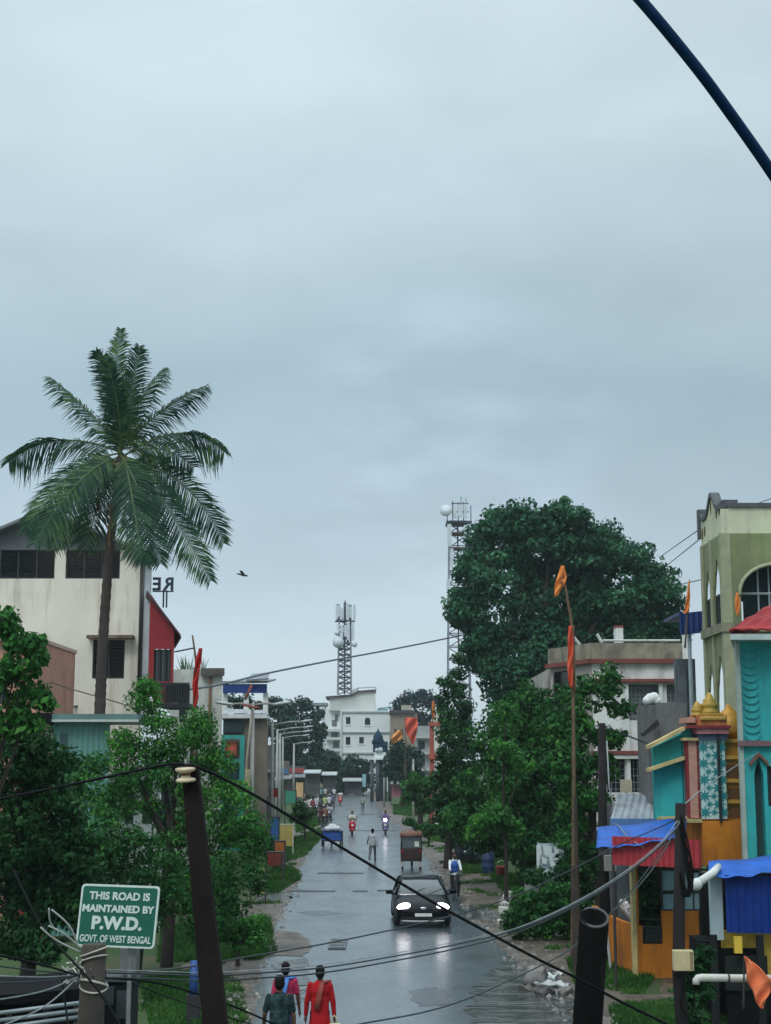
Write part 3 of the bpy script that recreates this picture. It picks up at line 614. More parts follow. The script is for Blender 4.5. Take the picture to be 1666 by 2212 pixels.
# grass blades along the verges
def grass_patch(V, px, n, hgt):
    P = [G(x, y) for x, y in px]; xs = [p.x for p in P]; ys = [p.y for p in P]; k = 0
    def inside(x, y):
        c = False; j = len(P) - 1
        for i in range(len(P)):
            if (P[i].y > y) != (P[j].y > y) and x < (P[j].x - P[i].x) * (y - P[i].y) / (P[j].y - P[i].y) + P[i].x: c = not c
            j = i
        return c
    while k < n:
        x = random.uniform(min(xs), max(xs)); y = random.uniform(min(ys), max(ys)); k += 1
        if not inside(x, y): continue
        h = .55 * hgt * random.uniform(.5, 1.4) * (.6 + .8 * (math.sin(x * 2.1 + y * .7) * .5 + .5)); a = random.uniform(0, 6.28); wd = .012 + .02 * y / 60; lx = random.uniform(-.9, .9) * h; ly = random.uniform(-.9, .9) * h
        V += [(x - wd * math.cos(a), y - wd * math.sin(a), 0), (x + wd * math.cos(a), y + wd * math.sin(a), 0), (x + lx, y + ly, h)]
GV = []
for px, n, h in ((((350, 2010), (470, 1995), (580, 1985), (600, 2060), (560, 2075), (340, 2080)), 9000, .26), (((300, 2120), (440, 2090), (520, 2120), (540, 2212), (330, 2240)), 8000, .16), (((560, 1890), (630, 1868), (650, 1900), (600, 1930), (560, 1930)), 5000, .28),
                 (((600, 1830), (690, 1790), (700, 1805), (660, 1850), (600, 1870)), 4000, .3), (((1225, 2075), (1300, 2060), (1420, 2100), (1390, 2150), (1240, 2130)), 6000, .2), (((1320, 2180), (1440, 2160), (1560, 2150), (1600, 2260), (1330, 2260)), 8000, .2),
                 (((985, 1850), (1080, 1850), (1090, 1885), (1000, 1890)), 6000, .35), (((1060, 1895), (1130, 1890), (1140, 1935), (1090, 1930)), 4000, .3), (((890, 1780), (960, 1775), (1000, 1830), (925, 1815)), 6000, .3), (((850, 1740), (900, 1735), (920, 1765), (850, 1760)), 3000, .3), (((640, 1780), (690, 1765), (700, 1780), (640, 1800)), 2500, .35)):
    grass_patch(GV, px, n * 2, h)
for _ in range(150):
    y = random.uniform(28, 120); left = random.random() < .4; T = LE if left else RE
    e = next(a[1] + (b[1] - a[1]) * (y - a[0]) / (b[0] - a[0]) for a, b in zip(T, T[1:]) if a[0] <= y <= b[0]); x = e + (-1 if left else 1) * random.uniform(.5, 3.2); r_ = random.uniform(.15, .5)
    for k in range(70):
        a = random.uniform(0, 6.28); q = r_ * random.random() ** .5; gx_, gy_ = x + q * math.cos(a), y + q * math.sin(a); h = random.uniform(.05, .17); wd = .012 + .02 * y / 60
        GV += [(gx_ - wd, gy_, 0), (gx_ + wd, gy_, 0), (gx_ + random.uniform(-.9, .9) * h, gy_ + random.uniform(-.9, .9) * h, h)]
GV = np.array(GV); GRASS = leafmat('grass_blade', (.015, .055, .012), (.035, .12, .02), (.08, .18, .035), .25, .7)
o = np_mesh('grass', GV, np.arange(len(GV)).reshape(-1, 3), GRASS); o['kind'] = 'stuff'; o['label'] = 'green grass along both verges of the wet road'; o['category'] = 'grass'

# loose stones and clods on the verges
SV_ = []; SQ_ = []
for _ in range(3800):
    y = 27 + 130 * random.random() ** 1.8; left = random.random() < .42
    lo = lambda T: next((a[1] + (b[1] - a[1]) * (y - a[0]) / (b[0] - a[0]) for a, b in zip(T, T[1:]) if a[0] <= y <= b[0]), 0)
    x = (lo(LE) + .25 - abs(random.gauss(0, .8))) if left else (lo(RE) - .25 + abs(random.gauss(0, 1.0)))
    r_ = .03 + .09 * random.random() ** 4; o_ = len(SV_); a = random.random() * 6
    for k in range(5): SV_.append((x + r_ * math.cos(a + k * 1.257) * random.uniform(.7, 1.2), y + r_ * math.sin(a + k * 1.257) * random.uniform(.7, 1.2), .012))
    SV_.append((x, y, .014 + r_ * random.uniform(.5, .9))); SQ_ += [(o_ + k, o_ + (k + 1) % 5, o_ + 5) for k in range(5)]
o = np_mesh('gravel', np.array(SV_), np.array(SQ_), gmat('gravel_mix', [(.3, (.06, .05, .045)), (.5, (.14, .13, .12)), (.7, (.32, .31, .29))], 3.1, .8, .1)); o['kind'] = 'stuff'; o['label'] = 'loose stones and clods along both road edges'; o['category'] = 'gravel'
# ================================================================ LEFT SIDE OF THE STREET
CREAM = mat('cream_wall', (.75, .71, .62), .85, .08, .8, dirt=(.30, .23, .16), dirt_amt=.42, dirt_scale=1.1, streak=.14, bump=.15)
WHITEW = mat('white_wall', (.78, .79, .76), .85, .08, 1, dirt=(.22, .20, .17), dirt_amt=.42, dirt_scale=.8, streak=.2, bump=.15)
STAINW = mat('stained_white', (.62, .63, .60), .88, .12, 1, dirt=(.20, .19, .17), dirt_amt=.6, dirt_scale=.8, streak=.45, bump=.2)
DARKGL = mat('dark_pane', (.012, .018, .024), .25, .3, 3, spec=.5)
FRAME = mat('dark_frame', (.035, .03, .03), .6)
TIN = mat('tin_roof', (.23, .25, .27), .55, .2, 2, dirt=(.12, .07, .05), dirt_amt=.4, metal=.2)
CONC = mat('concrete', (.25, .245, .235), .9, .2, 3, dirt=(.09, .085, .08), dirt_amt=.6, bump=.3)
def D(x, d): return XX(x, d)
# ---- cream house
d = 59
xl, xr = D(-180, d), D(299, d); ztop = ZZ(1188, d); zw0, zw1 = ZZ(1250, d), ZZ(1166, d)
hs = thing('apartment_house', 'tall cream plastered house behind the palm with dark upper windows and a red tin annexe', 'house', ((xl + xr) / 2, d, 0))
m = MB(); Wd = xr - xl
u = lambda px: D(px, d) - xl
m.panel((xl, d, 0), (1, 0, 0), (0, 1, 0), Wd, ztop, [(u(-120), u(-40), zw0, zw1, 'rect'), (u(-20), u(103), zw0, zw1, 'rect'), (u(127), u(247), zw0, zw1, 'rect'), (u(193), u(263), ZZ(1466, d), ZZ(1382, d), 'rect'), (u(20), u(80), ZZ(1466, d), ZZ(1382, d), 'rect')], .3)
m.skbox(xl, xl + .3, d + .301, d + 12, 0, ztop, -.2); m.skbox(xr - .3, xr, d + .301, d + 12, 0, ztop, -.2); m.box(xl - 2.4, xr - 2.4, d + 12.001, d + 12.3, 0, ztop); m.skbox(xl + .3, xr - .3, d + .301, d + 12, ztop - .2, ztop - .003, -.2)
m.build('wall', CREAM, hs)
for a, b_, y1, y0 in ((-120, -40, 1166, 1250), (-20, 103, 1166, 1250), (127, 247, 1166, 1250), (193, 263, 1382, 1466), (20, 80, 1382, 1466)):
    fx0, fx1, z0, z1 = D(a, d), D(b_, d), ZZ(y0, d), ZZ(y1, d)
    f = MB(); t = .06
    f.box(fx0, fx0 + t, d + .12, d + .2, z0, z1); f.box(fx1 - t, fx1, d + .12, d + .2, z0, z1); f.box(fx0 + t, fx1 - t, d + .12, d + .2, z1 - t, z1); f.box(fx0 + t, fx1 - t, d + .12, d + .2, z0, z0 + t)
    k = 3 if b_ - a > 75 else 2
    for i in range(1, k): x = fx0 + (fx1 - fx0) * i / k; f.box(x - .03, x + .03, d + .12, d + .2, z0 + t, z1 - t)
    wn = f.build('window', FRAME, hs)
    p = MB(); n = int((z1 - z0) / .13)
    for i in range(n): z = z0 + (i + .5) * (z1 - z0) / n; p.obox(((fx0 + fx1) / 2, d + .17, z), (fx1 - fx0 - .14, .012, .12), (R(28), 0, 0))
    p.box(fx0 + .07, fx1 - .07, d + .22, d + .24, z0, z1); p.build('pane', DARKGL, wn)
m = MB(); m.box(D(184, d), D(284, d), d - .55, d - .003, ZZ(1381, d), ZZ(1374, d)); build_each(m, 'window_ledge', mat('ledge', (.14, .10, .07), .9, .4, 5, dirt=(.35, .30, .24), dirt_amt=.4), hs)
m = MB(); m.box(D(12, d), D(90, d), d - .55, d - .003, ZZ(1381, d), ZZ(1374, d)); build_each(m, 'window_ledge', MATS['ledge'], hs)
ax, az = D(85, d), ZZ(1100, d); ex0, ex1, ez = D(-190, d), D(330, d), ZZ(1203, d)
m = MB(); ss = (az - ez) / (ex1 - ax)
m.prism([(ex0, d - .5, az - ss * (ax - ex0)), (ax, d - .5, az), (ex1, d - .5, ez), (ex1, d - .5, ez - .12), (ax, d - .5, az - .12), (ex0, d - .5, az - ss * (ax - ex0) - .12)], (-2.9, 13.5, 0)); m.build('roof', mat('grey_tin', (.17, .18, .20), .6, .2, 2), hs)
m = MB(); m.prism([(xl, d + .02, ztop + .003), (ax, d + .02, az - .13), (xr, d + .02, ztop + .003)], (0, .2, 0)); m.build('gable', mat('gable', (.10, .11, .125), .7), hs)
zp0, zp1 = ZZ(1560, d), ZZ(1192, d)
MB().tube([(D(296, d), d - .08, zp0), (D(296, d), d - .08, zp1)], .06, 8).build('drain_pipe', mat('pipe_black', (.02, .022, .025), .5), hs, True)
MB().box(D(301, d), D(315, d), d + .05, d + .3, zp0, zp1).build('corner_strip', mat('strip_white', (.55, .60, .64), .7, .15, 3, dirt=(.2, .22, .25), dirt_amt=.4), hs)
# red corrugated annexe
RED = mat('red_tin', (.40, .035, .045), .5, .15, 1.5, dirt=(.12, .03, .03), dirt_amt=.35)
dr = 58; x0, x1 = D(316, dr), D(370, dr)
m = MB(); n = 30
for i in range(n):
    xa, xb = x0 + (x1 - x0) * i / n, x0 + (x1 - x0) * (i + 1) / n; px = 316 + 54 * (i + .5) / n
    ztp = ZZ(1285 + max(0, px - 318) * 1.42, dr); zb = ZZ(1402 if 326 < px < 364 else 1505, dr); off = .03 * (i % 2)
    m.box(xa, xb, dr + off, dr + off + .04, zb, ztp)
    if 326 < px < 364: m.box(xa, xb, dr + off, dr + off + .04, ZZ(1520, dr), ZZ(1472, dr))
m.skbox(x1 - .05, x1 - .002, dr + .08, dr + 5, ZZ(1520, dr), ZZ(1362, dr), -.17)
an = m.build('annexe', RED, hs)
m = MB(); m.box(D(327, dr), D(363, dr), dr + .3, dr + .34, ZZ(1472, dr), ZZ(1402, dr)); 
wn = m.build('window', mat('annex_glass', (.10, .14, .17), .15, spec=.8), an); m = MB()
for px in (326, 338, 351, 363): m.box(D(px, dr) - .05, D(px, dr) + .05, dr + .1, dr + .2, ZZ(1472, dr), ZZ(1402, dr))
m.build('frame', FRAME, wn)
m = MB(); sl_ = [(D(310, dr), dr - .25, ZZ(1276, dr)), (D(386, dr), dr - .25, ZZ(1371, dr)), (D(388, dr), dr - .25, ZZ(1376, dr) - .05), (D(310, dr), dr - .25, ZZ(1284, dr))]
m.prism(sl_, (-1.1, 6, 0)); m.build('annexe_roof', mat('maroon_tin', (.07, .035, .045), .6), an)
m = MB(); m.box(D(345, dr), D(414, dr), dr - 1.2, dr + 2, ZZ(1530, dr), ZZ(1522, dr))
for i in range(14): x = D(345 + i * 5.3, dr); m.box(x - .03, x + .03, dr - 1.19, dr - 1.13, ZZ(1522, dr), ZZ(1482, dr))
m.box(D(345, dr), D(414, dr), dr - 1.21, dr - 1.11, ZZ(1484, dr), ZZ(1478, dr)); m.build('balcony', mat('balcony_dark', (.035, .04, .045), .7), hs)
MB().box(D(366, dr), D(412, dr), dr - 1.08, dr - .9, ZZ(1520, dr), ZZ(1481, dr)).build('balcony_screen', mat('dark_sheet', (.03, .035, .04), .7, .3, 4), hs)
# letters standing on the annexe roof, seen from behind
ds = 62; rs = thing('rooftop_letters', 'dark sign letters seen from behind above the red tin annexe', 'sign', (D(343, ds), ds, ZZ(1300, ds)))
LET = mat('letter_blue', (.03, .04, .06), .5)
for ch, px in (('E', 330), ('R', 356)):
    t = text_mb(ch, .76, .05, .018); M = Matrix.Translation((D(px, ds), ds, ZZ(1263, ds))) @ Matrix.Scale(-1, 4, (1, 0, 0)); xf(t, M).build('letter', LET, rs)
for px in (344, 351): MB().tube([(D(px, ds), ds + .1, ZZ(1312, ds)), (D(px, ds), ds + .1, ZZ(1275, ds))], .035, 6).build('post', LET, rs)
MB().tube([(D(320, ds), ds + .1, ZZ(1277, ds)), (D(366, ds), ds + .1, ZZ(1277, ds))], .03, 6).build('rail', LET, rs)

# ---- stained white house
d = 75; b0 = thing('white_house', 'stained white flat roofed house right of the red annexe', 'house', (D(425, d), d, 0))
m = MB(); m.skbox(D(365, d), D(478, d), d, d + 9, 0, ZZ(1446, d), -.11); m.build('wall', STAINW, b0)
m = MB(); m.box(D(432, d), D(482, d), d - .35, d - .003, ZZ(1460, d), ZZ(1444, d)); m.build('parapet_cap', mat('cap_dark', (.10, .095, .09), .9, .3, 4), b0)
for px, y0, y1 in ((385, 1560, 1510), (440, 1600, 1540), (410, 1660, 1600)): MB().box(D(px, d), D(px + 18, d), d - .02, d + .05, ZZ(y0, d), ZZ(y1, d)).build('window', DARKGL, b0)
m = MB(); m.tube([(D(452, d), d - .12, ZZ(1640, d)), (D(452, d), d - .12, ZZ(1462, d))], .07, 6); m.build('drain_pipe', mat('rust_pipe', (.22, .11, .07), .7, .4, 3), b0)
m = MB()
for i in range(40):
    x = D(random.uniform(380, 432), d); y = d + random.uniform(.3, 1.5)
    m.tube([(x, y, ZZ(1448, d)), (x + random.uniform(-.3, .3), y, ZZ(1448, d) + random.uniform(.2, .9))], [.03, .006], 4)
tag(m.build('roof_weeds', mat('weed', (.06, .10, .05), .8)), 'wild weeds growing along the white house roof edge', 'weeds')
# ---- house with blue fascia
d = 88; b1 = thing('terrace_house', 'narrow house with open roof terrace under a blue fascia', 'house', (D(527, d), d, 0))
BLUE = mat('blue_paint', (.010, .045, .19), .5, .15, 2)
m = MB(); m.skbox(D(481, d), D(576, d), d, d + 9, 0, ZZ(1552, d), -.07); m.build('wall', mat('brown_wall', (.20, .165, .135), .9, .2, 1, dirt=(.09, .07, .06), dirt_amt=.6, dirt_scale=.8), b1)
m = MB(); m.skbox(D(478, d), D(578, d), d - .5, d + 9.2, ZZ(1552, d) + .003, ZZ(1543, d), -.08); m.build('terrace_slab', mat('slab_white', (.55, .58, .60), .8), b1)
m = MB()
for px in (484, 530, 572): m.box(D(px, d) - .14, D(px, d) + .14, d, d + .3, ZZ(1543, d), ZZ(1497, d))
build_each(m, 'terrace_pillar', WHITEW, b1)
m = MB(); m.box(D(482, d), D(530, d), d - .2, d - .08, ZZ(1541, d), ZZ(1532, d)); m.box(D(535, d), D(574, d), d - .2, d - .08, ZZ(1541, d), ZZ(1534, d)); m.build('terrace_railing', mat('rail_white', (.6, .63, .66), .6), b1)
m = MB(); m.box(D(480, d), D(575, d), d - .3, d + .1, ZZ(1497, d), ZZ(1478, d)); m.build('fascia', BLUE, b1)
m = MB(); m.prism([(D(478, d), d - .4, ZZ(1476, d)), (D(578, d), d - .4, ZZ(1476, d)), (D(578, d), d + 6, ZZ(1458, d)), (D(478, d), d + 6, ZZ(1466, d))], (0, 0, .1)); m.build('terrace_roof', TIN, b1)
m = MB(); m.prism([(D(532, d), d - .8, ZZ(1473, d)), (D(580, d), d - .8, ZZ(1470, d)), (D(576, d), d + 1.2, ZZ(1453, d)), (D(538, d), d + 1.2, ZZ(1457, d))], (0, 0, .1)); m.build('solar_panel', mat('panel_grey', (.16, .17, .20), .3), b1)
m = MB(); m.box(D(482, d), D(525, d), d - .25, d - .003, ZZ(1583, d), ZZ(1556, d)); m.build('shop_board', mat('board_dark', (.015, .03, .035), .6), b1)
TEAL = mat('teal_paint', (.035, .30, .27), .6, .15, 1.5, dirt=(.03, .12, .11), dirt_amt=.35)
m = MB(); m.panel((D(478, d), d - .6, 0), (1, 0, 0), (0, 1, 0), D(530, d) - D(478, d), ZZ(1588, d), [(.25, D(520, d) - D(478, d), ZZ(1640, d), ZZ(1597, d), 'rect'), (.25, D(520, d) - D(478, d), 1.0, ZZ(1648, d), 'rect')], .3); m.build('shop_front', TEAL, b1)
m = MB(); m.box(D(482, d), D(512, d), d - .35, d - .29, ZZ(1632, d), ZZ(1603, d)); m.build('banner', mat('banner_red', (.50, .09, .05), .6, .3, 2), b1)
m = MB(); m.box(D(482, d), D(522, d), d - .28, d - .25, .9, ZZ(1640, d)); m.build('shutter', mat('shutter_dark', (.02, .06, .065), .5), b1)
# ---- cluttered shops between terrace house and the lamp row
d = 98; b2 = thing('corner_shop', 'brown shop building with a yellow awning beside the tall lamp posts', 'shop', (D(555, d), d, 0))
m = MB(); m.skbox(D(532, d), D(578, d), d, d + 9, 0, ZZ(1560, d), -.085); m.build('wall', MATS['brown_wall'], b2)
m = MB(); m.prism([(D(528, d), d - 1.4, ZZ(1692, d)), (D(574, d), d - 1.4, ZZ(1692, d)), (D(574, d), d - .01, ZZ(1684, d)), (D(528, d), d - .01, ZZ(1684, d))], (0, 0, .12)); m.build('awning', mat('yellow_awning', (.5, .4, .15), .7, .2, 3), b2)
for i in range(5): MB().box(D(536 + i * 9, d), D(541 + i * 9, d), d - .05, d - .003, ZZ(1730, d), ZZ(1700, d)).build('shop_opening', DARKGL, b2)
for i in range(2): MB().box(D(545 + i * 18, d), D(556 + i * 18, d), d - .05, d - .003, ZZ(1655, d), ZZ(1610, d)).build('window', DARKGL, b2)
d = 135; b3 = thing('grey_shop', 'dim grey shop block far down the left kerb behind the crowd', 'shop', (D(590, d), d, 0))
m = MB(); m.skbox(D(540, d), D(594, d), d, d + 14, 0, ZZ(1612, d), -.08); m.build('wall', mat('dim_wall', (.11, .115, .12), .9, .3, 1.5, dirt=(.04, .04, .045), dirt_amt=.7), b3)
m = MB(); m.box(D(560, d), D(593, d), d - .6, d - .003, ZZ(1668, d), ZZ(1663, d)); m.build('awning', TIN, b3)
# ---- teal tin shed
d = 44; b4 = thing('tin_shed', 'pale teal corrugated tin shed behind the left hand trees', 'shed', (D(180, d), d, 0))
PTEAL = mat('pale_teal_tin', (.13, .29, .265), .5, .12, .8, dirt=(.12, .22, .20), dirt_amt=.5, streak=.1, metal=.1)
m = MB(); m.corr((D(112, d), d, .2), (D(236, d), d, .2), (0, 0, ZZ(1560, d) - .2), .16, .02); m.corr((D(112, d), d + .03, .2), (D(112, d), d + 6, .2), (0, 0, ZZ(1560, d) - .2), .16, .02, (-1, 0, 0)); m.build('wall', PTEAL, b4)
m = MB(); m.box(D(90, d), D(300, d), d - .35, d + 6, ZZ(1556, d), ZZ(1543, d)); m.build('roof', mat('shed_roof', (.11, .20, .19), .6, .25, 1.5), b4)
m = MB(); m.box(D(110, d), D(302, d), d - .38, d - .352, ZZ(1560, d), ZZ(1555, d)); m.build('roof_edge', mat('edge_pale', (.45, .5, .46), .7), b4)
m = MB(); m.box(D(75, d), D(114, d), d - .45, d + .1, ZZ(1566, d), ZZ(1541, d)); m.build('awning', mat('awning_black', (.008, .009, .009), .8, spec=.1), b4)
m = MB(); m.box(D(129, d), D(143, d), d - .06, d - .03, ZZ(1690, d), ZZ(1584, d)); m.build('door', mat('shed_door', (.03, .07, .075), .5), b4)
m = MB(); m.box(D(80, d), D(112, d), d + .3, d + .5, 0, ZZ(1566, d)); m.build('side_wall', mat('tan_wall', (.38, .27, .19), .9, .2, 2), b4)
# ---- pink house far left
d = 50; b5 = thing('pink_house', 'salmon pink house at the far left edge behind trees', 'house', (D(-20, d), d, 0))
PINK = mat('pink_wall', (.52, .27, .20), .85, .12, 1, dirt=(.25, .14, .11), dirt_amt=.4)
m = MB(); m.box(D(-150, d), D(74, d), d, d + 6, 0, ZZ(1385, d)); m.build('wall', PINK, b5)
m = MB(); m.box(D(-152, d), D(77, d), d - .3, d - .003, ZZ(1576, d), ZZ(1570, d)); m.box(D(-152, d), D(77, d), d - .3, d + 6.1, ZZ(1385, d) + .003, ZZ(1377, d)); m.build('cornice', mat('pink_trim', (.6, .42, .36), .8), b5)
m = MB(); m.box(D(-40, d), D(10, d), d - .02, d + .01, ZZ(1520, d), ZZ(1430, d)); m.build('window', DARKGL, b5)
m = MB(); m.box(D(40, d), D(68, d), d - .02, d + .02, 0, ZZ(1580, d)); m.build('door', mat('red_door', (.30, .05, .04), .6), b5)
# ---- little white porch behind the trees
d = 47; b6 = thing('white_porch', 'white pillared porch showing through the left hand foliage', 'porch', (D(250, d), d, 0))
m = MB()
for px in (220, 262, 300, 340): m.box(D(px, d) - .12, D(px, d) + .12, d, d + .24, 0, ZZ(1690, d))
m.build('pillar', WHITEW, b6)
m = MB(); m.box(D(205, d), D(360, d), d - .3, d + 3, ZZ(1690, d), ZZ(1680, d)); m.build('roof', WHITEW, b6)
m = MB(); m.box(D(205, d), D(360, d), d + 2, d + 2.2, 0, ZZ(1691, d)); m.build('wall', mat('porch_back', (.10, .13, .14), .8), b6)
m = MB(); m.box(D(212, d), D(355, d), d - .15, d - .003, 0, ZZ(1780, d)); m.build('low_wall', WHITEW, b6)

# ---- left row: boards, bins
def stand(name, label, cat, px0, px1, py0, py1, d, m_, frame=None, depth=.5, legs=True):
    t = thing(name, label, cat, (D((px0 + px1) / 2, d), d, 0)); xa, xb, z0, z1 = D(px0, d), D(px1, d), max(.12, ZZ(py1, d)), ZZ(py0, d)
    bevel(MB().box(xa, xb, d - depth / 2, d + depth / 2, z0, z1).build('panel', m_, t), .02)
    f = MB(); e = .05
    f.box(xa - e, xa - .002, d - depth / 2 - .01, d + depth / 2 + .01, 0, z1 + e); f.box(xb + .002, xb + e, d - depth / 2 - .01, d + depth / 2 + .01, 0, z1 + e); f.box(xa, xb, d - depth / 2 - .01, d + depth / 2 + .01, z1 + .002, z1 + e)
    f.build('frame', frame or FRAME, t); return t
YEL = mat('yellow_board', (.42, .33, .08), .6, .25, 4, dirt=(.6, .55, .35), dirt_amt=.5); ORB = mat('red_box', (.22, .035, .022), .7, .35, 3, dirt=(.09, .05, .04), dirt_amt=.5); ORG = mat('orange_box', (.36, .11, .02), .7, .3, 3, dirt=(.14, .08, .04), dirt_amt=.4); BLB = mat('blue_sheet', (.02, .09, .27), .6, .4, 3)
stand('sign_board', 'yellow painted board on the left verge beyond the bins', 'board', 605, 634, 1782, 1828, 82, YEL, mat('pale_frame', (.55, .55, .45), .7), .12)
stand('litter_bin', 'dull red box bin on the left verge', 'bin', 582, 612, 1842, 1870, 66, ORB, None, .5)
stand('litter_bin', 'orange box behind the dull red bin on the left verge', 'bin', 597, 617, 1818, 1862, 71, ORG, None, .4)
stand('cloth_banner', 'blue banner hung beside the yellow board on the left', 'banner', 588, 604, 1766, 1822, 77, BLB, None, .06)
stand('notice_board', 'pale yellow board under the trees at the left verge', 'board', 548, 576, 1872, 1932, 55, mat('pale_yellow', (.45, .38, .14), .7, .3, 3, dirt=(.3, .28, .16), dirt_amt=.6), None, .1)
stand('market_stall', 'low stall with blue tarpaulin front behind the left trees', 'stall', 512, 580, 1722, 1742, 92, mat('blue_white_tarp', (.06, .12, .42), .5, .5, 1.2, tint=(.4, .45, .6)), None, 1.2)
stand('red_banner', 'small red banner below the first tall lamp post', 'banner', 584, 600, 1704, 1722, 100, mat('red_cloth', (.40, .03, .03), .7), None, .08)
stand('kiosk_board', 'orange and white board by the far left lamp posts', 'board', 640, 656, 1690, 1722, 128, mat('orange_white', (.55, .35, .18), .6, .4, 2), None, .1)
stand('market_stall', 'green topped stall below the far left lamp posts', 'stall', 618, 640, 1708, 1735, 122, mat('green_tarp', (.03, .20, .13), .6), None, .8)
# blue post low left
p = G(428, 2212); d = 31
bp_ = thing('bollard', 'blue painted post on a dark block beside the left verge', 'post', (D(429, d), d, 0))
MB().tube([(D(429, d), d, ZZ(2150, d)), (D(429, d), d, ZZ(2075, d))], [.1, .075], 10).build('post', mat('post_blue', (.02, .07, .25), .5, .3, 5), bp_, True)
MB().box(D(416, d), D(442, d), d - .14, d + .14, 0, ZZ(2148, d)).build('base', mat('base_dark', (.025, .025, .03), .8), bp_)

for i, (px0, px1, y0, dd, cc, lb) in enumerate(((572, 598, 1628, 176, (.10, .10, .10), 'dim grey shop with a dark shutter behind the row of lamp posts'), (599, 626, 1644, 192, (.16, .14, .12), 'brownish shop with a tin awning behind the row of lamp posts'), (624, 660, 1655, 208, (.08, .10, .11), 'low slate coloured shop left of the far tin stalls'))):
    sh_ = thing('small_shop', lb, 'shop', (D((px0 + px1) / 2, dd), dd, 0)); x0_, x1_ = D(px0, dd), D(px1, dd)
    MB().skbox(x0_, x1_, dd, dd + 8, 0, ZZ(y0, dd), -.08).build('wall', mat('small_shop_%d' % i, cc, .9, .35, .8, dirt=(.04, .04, .04), dirt_amt=.6), sh_)
    for k in range(2): MB().box(x0_ + .25 + k * (x1_ - x0_) / 2, x0_ + (k + 1) * (x1_ - x0_) / 2 - .25, dd - .06, dd - .003, .2, 2.5).build('shutter', mat('shutter_%d' % (i * 2 + k), ((.03, .05, .08), (.10, .03, .025), (.03, .08, .07), (.12, .10, .05), (.05, .05, .06), (.06, .035, .02))[i * 2 + k], .6, .3, 2), sh_)
    MB().prism([(x0_ - .3, dd - 1.5, 2.7), (x1_ + .3, dd - 1.5, 2.7), (x1_ + .3, dd - .07, 3.1), (x0_ - .3, dd - .07, 3.1)], (0, 0, .08)).build('awning', TIN, sh_)
    MB().box(x0_ + .2, x1_ - .2, dd - .12, dd - .003, 3.35, 4.0).build('fascia_board', mat('fascia_%d' % i, ((.35, .28, .10), (.06, .14, .30), (.30, .06, .05))[i], .7, .4, 1.5), sh_)
# ================================================================ RIGHT SIDE OF THE STREET
# ---- grey and white house with red bands
d = 61; h0 = thing('banded_house', 'weathered white house with red bands below the great tree', 'house', (D(1360, d), d, 0))
GW = mat('weathered_white', (.72, .72, .70), .88, .1, .9, dirt=(.24, .23, .21), dirt_amt=.55, dirt_scale=.8, streak=.5, bump=.2)
RB = mat('red_band', (.19, .055, .045), .8, .25, 3); PAR = mat('mossy_parapet', (.30, .27, .20), .95, .25, 1.6, dirt=(.08, .075, .065), dirt_amt=.7, dirt_scale=1.6, streak=.5, bump=.4)
xA, xB, xE = D(1192, 64.5), D(1284, d), D(1496, d); fp = [(xA, 64.5), (xB, d), (xE, d), (xE, d + 13), (xA, d + 13)]
zr = ZZ(1432, d); zt = ZZ(1389, d)
cz0, cz1, bz0, bz1 = ZZ(1556, d), ZZ(1478, d), ZZ(1712, d), ZZ(1640, d)
m = MB(); Wf = xE - xB; uu = lambda px: D(px, d) - xB
m.panel((xB, d, 0), (1, 0, 0), (0, 1, 0), Wf, zr, [(uu(1359), uu(1434), cz0, cz1, 'rect'), (uu(1445), uu(1482), cz0, cz1, 'rect'), (uu(1310), uu(1350), bz0, bz1, 'rect'), (uu(1360), uu(1420), bz0, bz1, 'rect'), (uu(1432), uu(1482), bz0, bz1, 'rect')], .25)
m.build('wall', GW, h0); m = MB(); dv = Vector((xB - xA, d - 64.5, 0)); m.panel((xA, 64.5, 0), dv, (.3, .95, 0), dv.length - .01, zr, [(.3, dv.length * .6, ZZ(1560, 62), ZZ(1445, 62), 'rect'), (.3, dv.length * .6, .9, ZZ(1650, 62), 'rect')], .25)
m.box(xE - .25, xE - .002, d + .26, d + 13, 0, zr); m.box(xA, xA + .25, 65.2, d + 13, 0, zr); m.box(xA + .26, xE - .26, d + 12.7, d + 12.95, 0, zr)
m.build('side_wall', mat('stained_beige', (.42, .39, .35), .9, .15, 1, dirt=(.16, .145, .125), dirt_amt=.7, dirt_scale=.7, streak=.6, bump=.2), h0)
m = MB(); m.prism([(x * 1.0 + (.25 if x < 9 and y > 62 else 0), y + (.3), zr - .25) for x, y in fp], (0, 0, .2)); m.build('roof_slab', CONC, h0)
def ring(mb, pts, z0, z1, out, th=.2):
    for (ax_, ay), (bx_, by) in zip(pts, pts[1:]):
        a = Vector((ax_, ay, 0)); b_ = Vector((bx_, by, 0)); t = (b_ - a).normalized(); nn = Vector((t.y, -t.x, 0))
        a2, b2_ = a + nn * out - t * out * .4, b_ + nn * out + t * out * .4
        mb.prism([a2 + Vector((0, 0, z0)), b2_ + Vector((0, 0, z0)), b2_ + Vector((0, 0, z1)), a2 + Vector((0, 0, z1))], -nn * th)
path = fp[:3]
m = MB(); ring(m, path, zr + .003, zt, .08, .22); ring(m, [fp[2], fp[3]], zr + .003, zt, .08, .2); m.build('parapet', PAR, h0)
m = MB(); ring(m, path, zr - .02, zr + .16, .22, .13); ring(m, [fp[1], fp[2]], ZZ(1474, d), ZZ(1467, d), .28, .27); ring(m, [fp[1], fp[2]], ZZ(1630, d), ZZ(1622, d), .3, .29); build_each(m, 'band', RB, h0)
m = MB(); ring(m, [fp[1], fp[2]], ZZ(1639, d), ZZ(1631, d), .25, .24); build_each(m, 'sunshade', mat('shade_white', (.6, .62, .6), .8), h0)
m = MB(); 
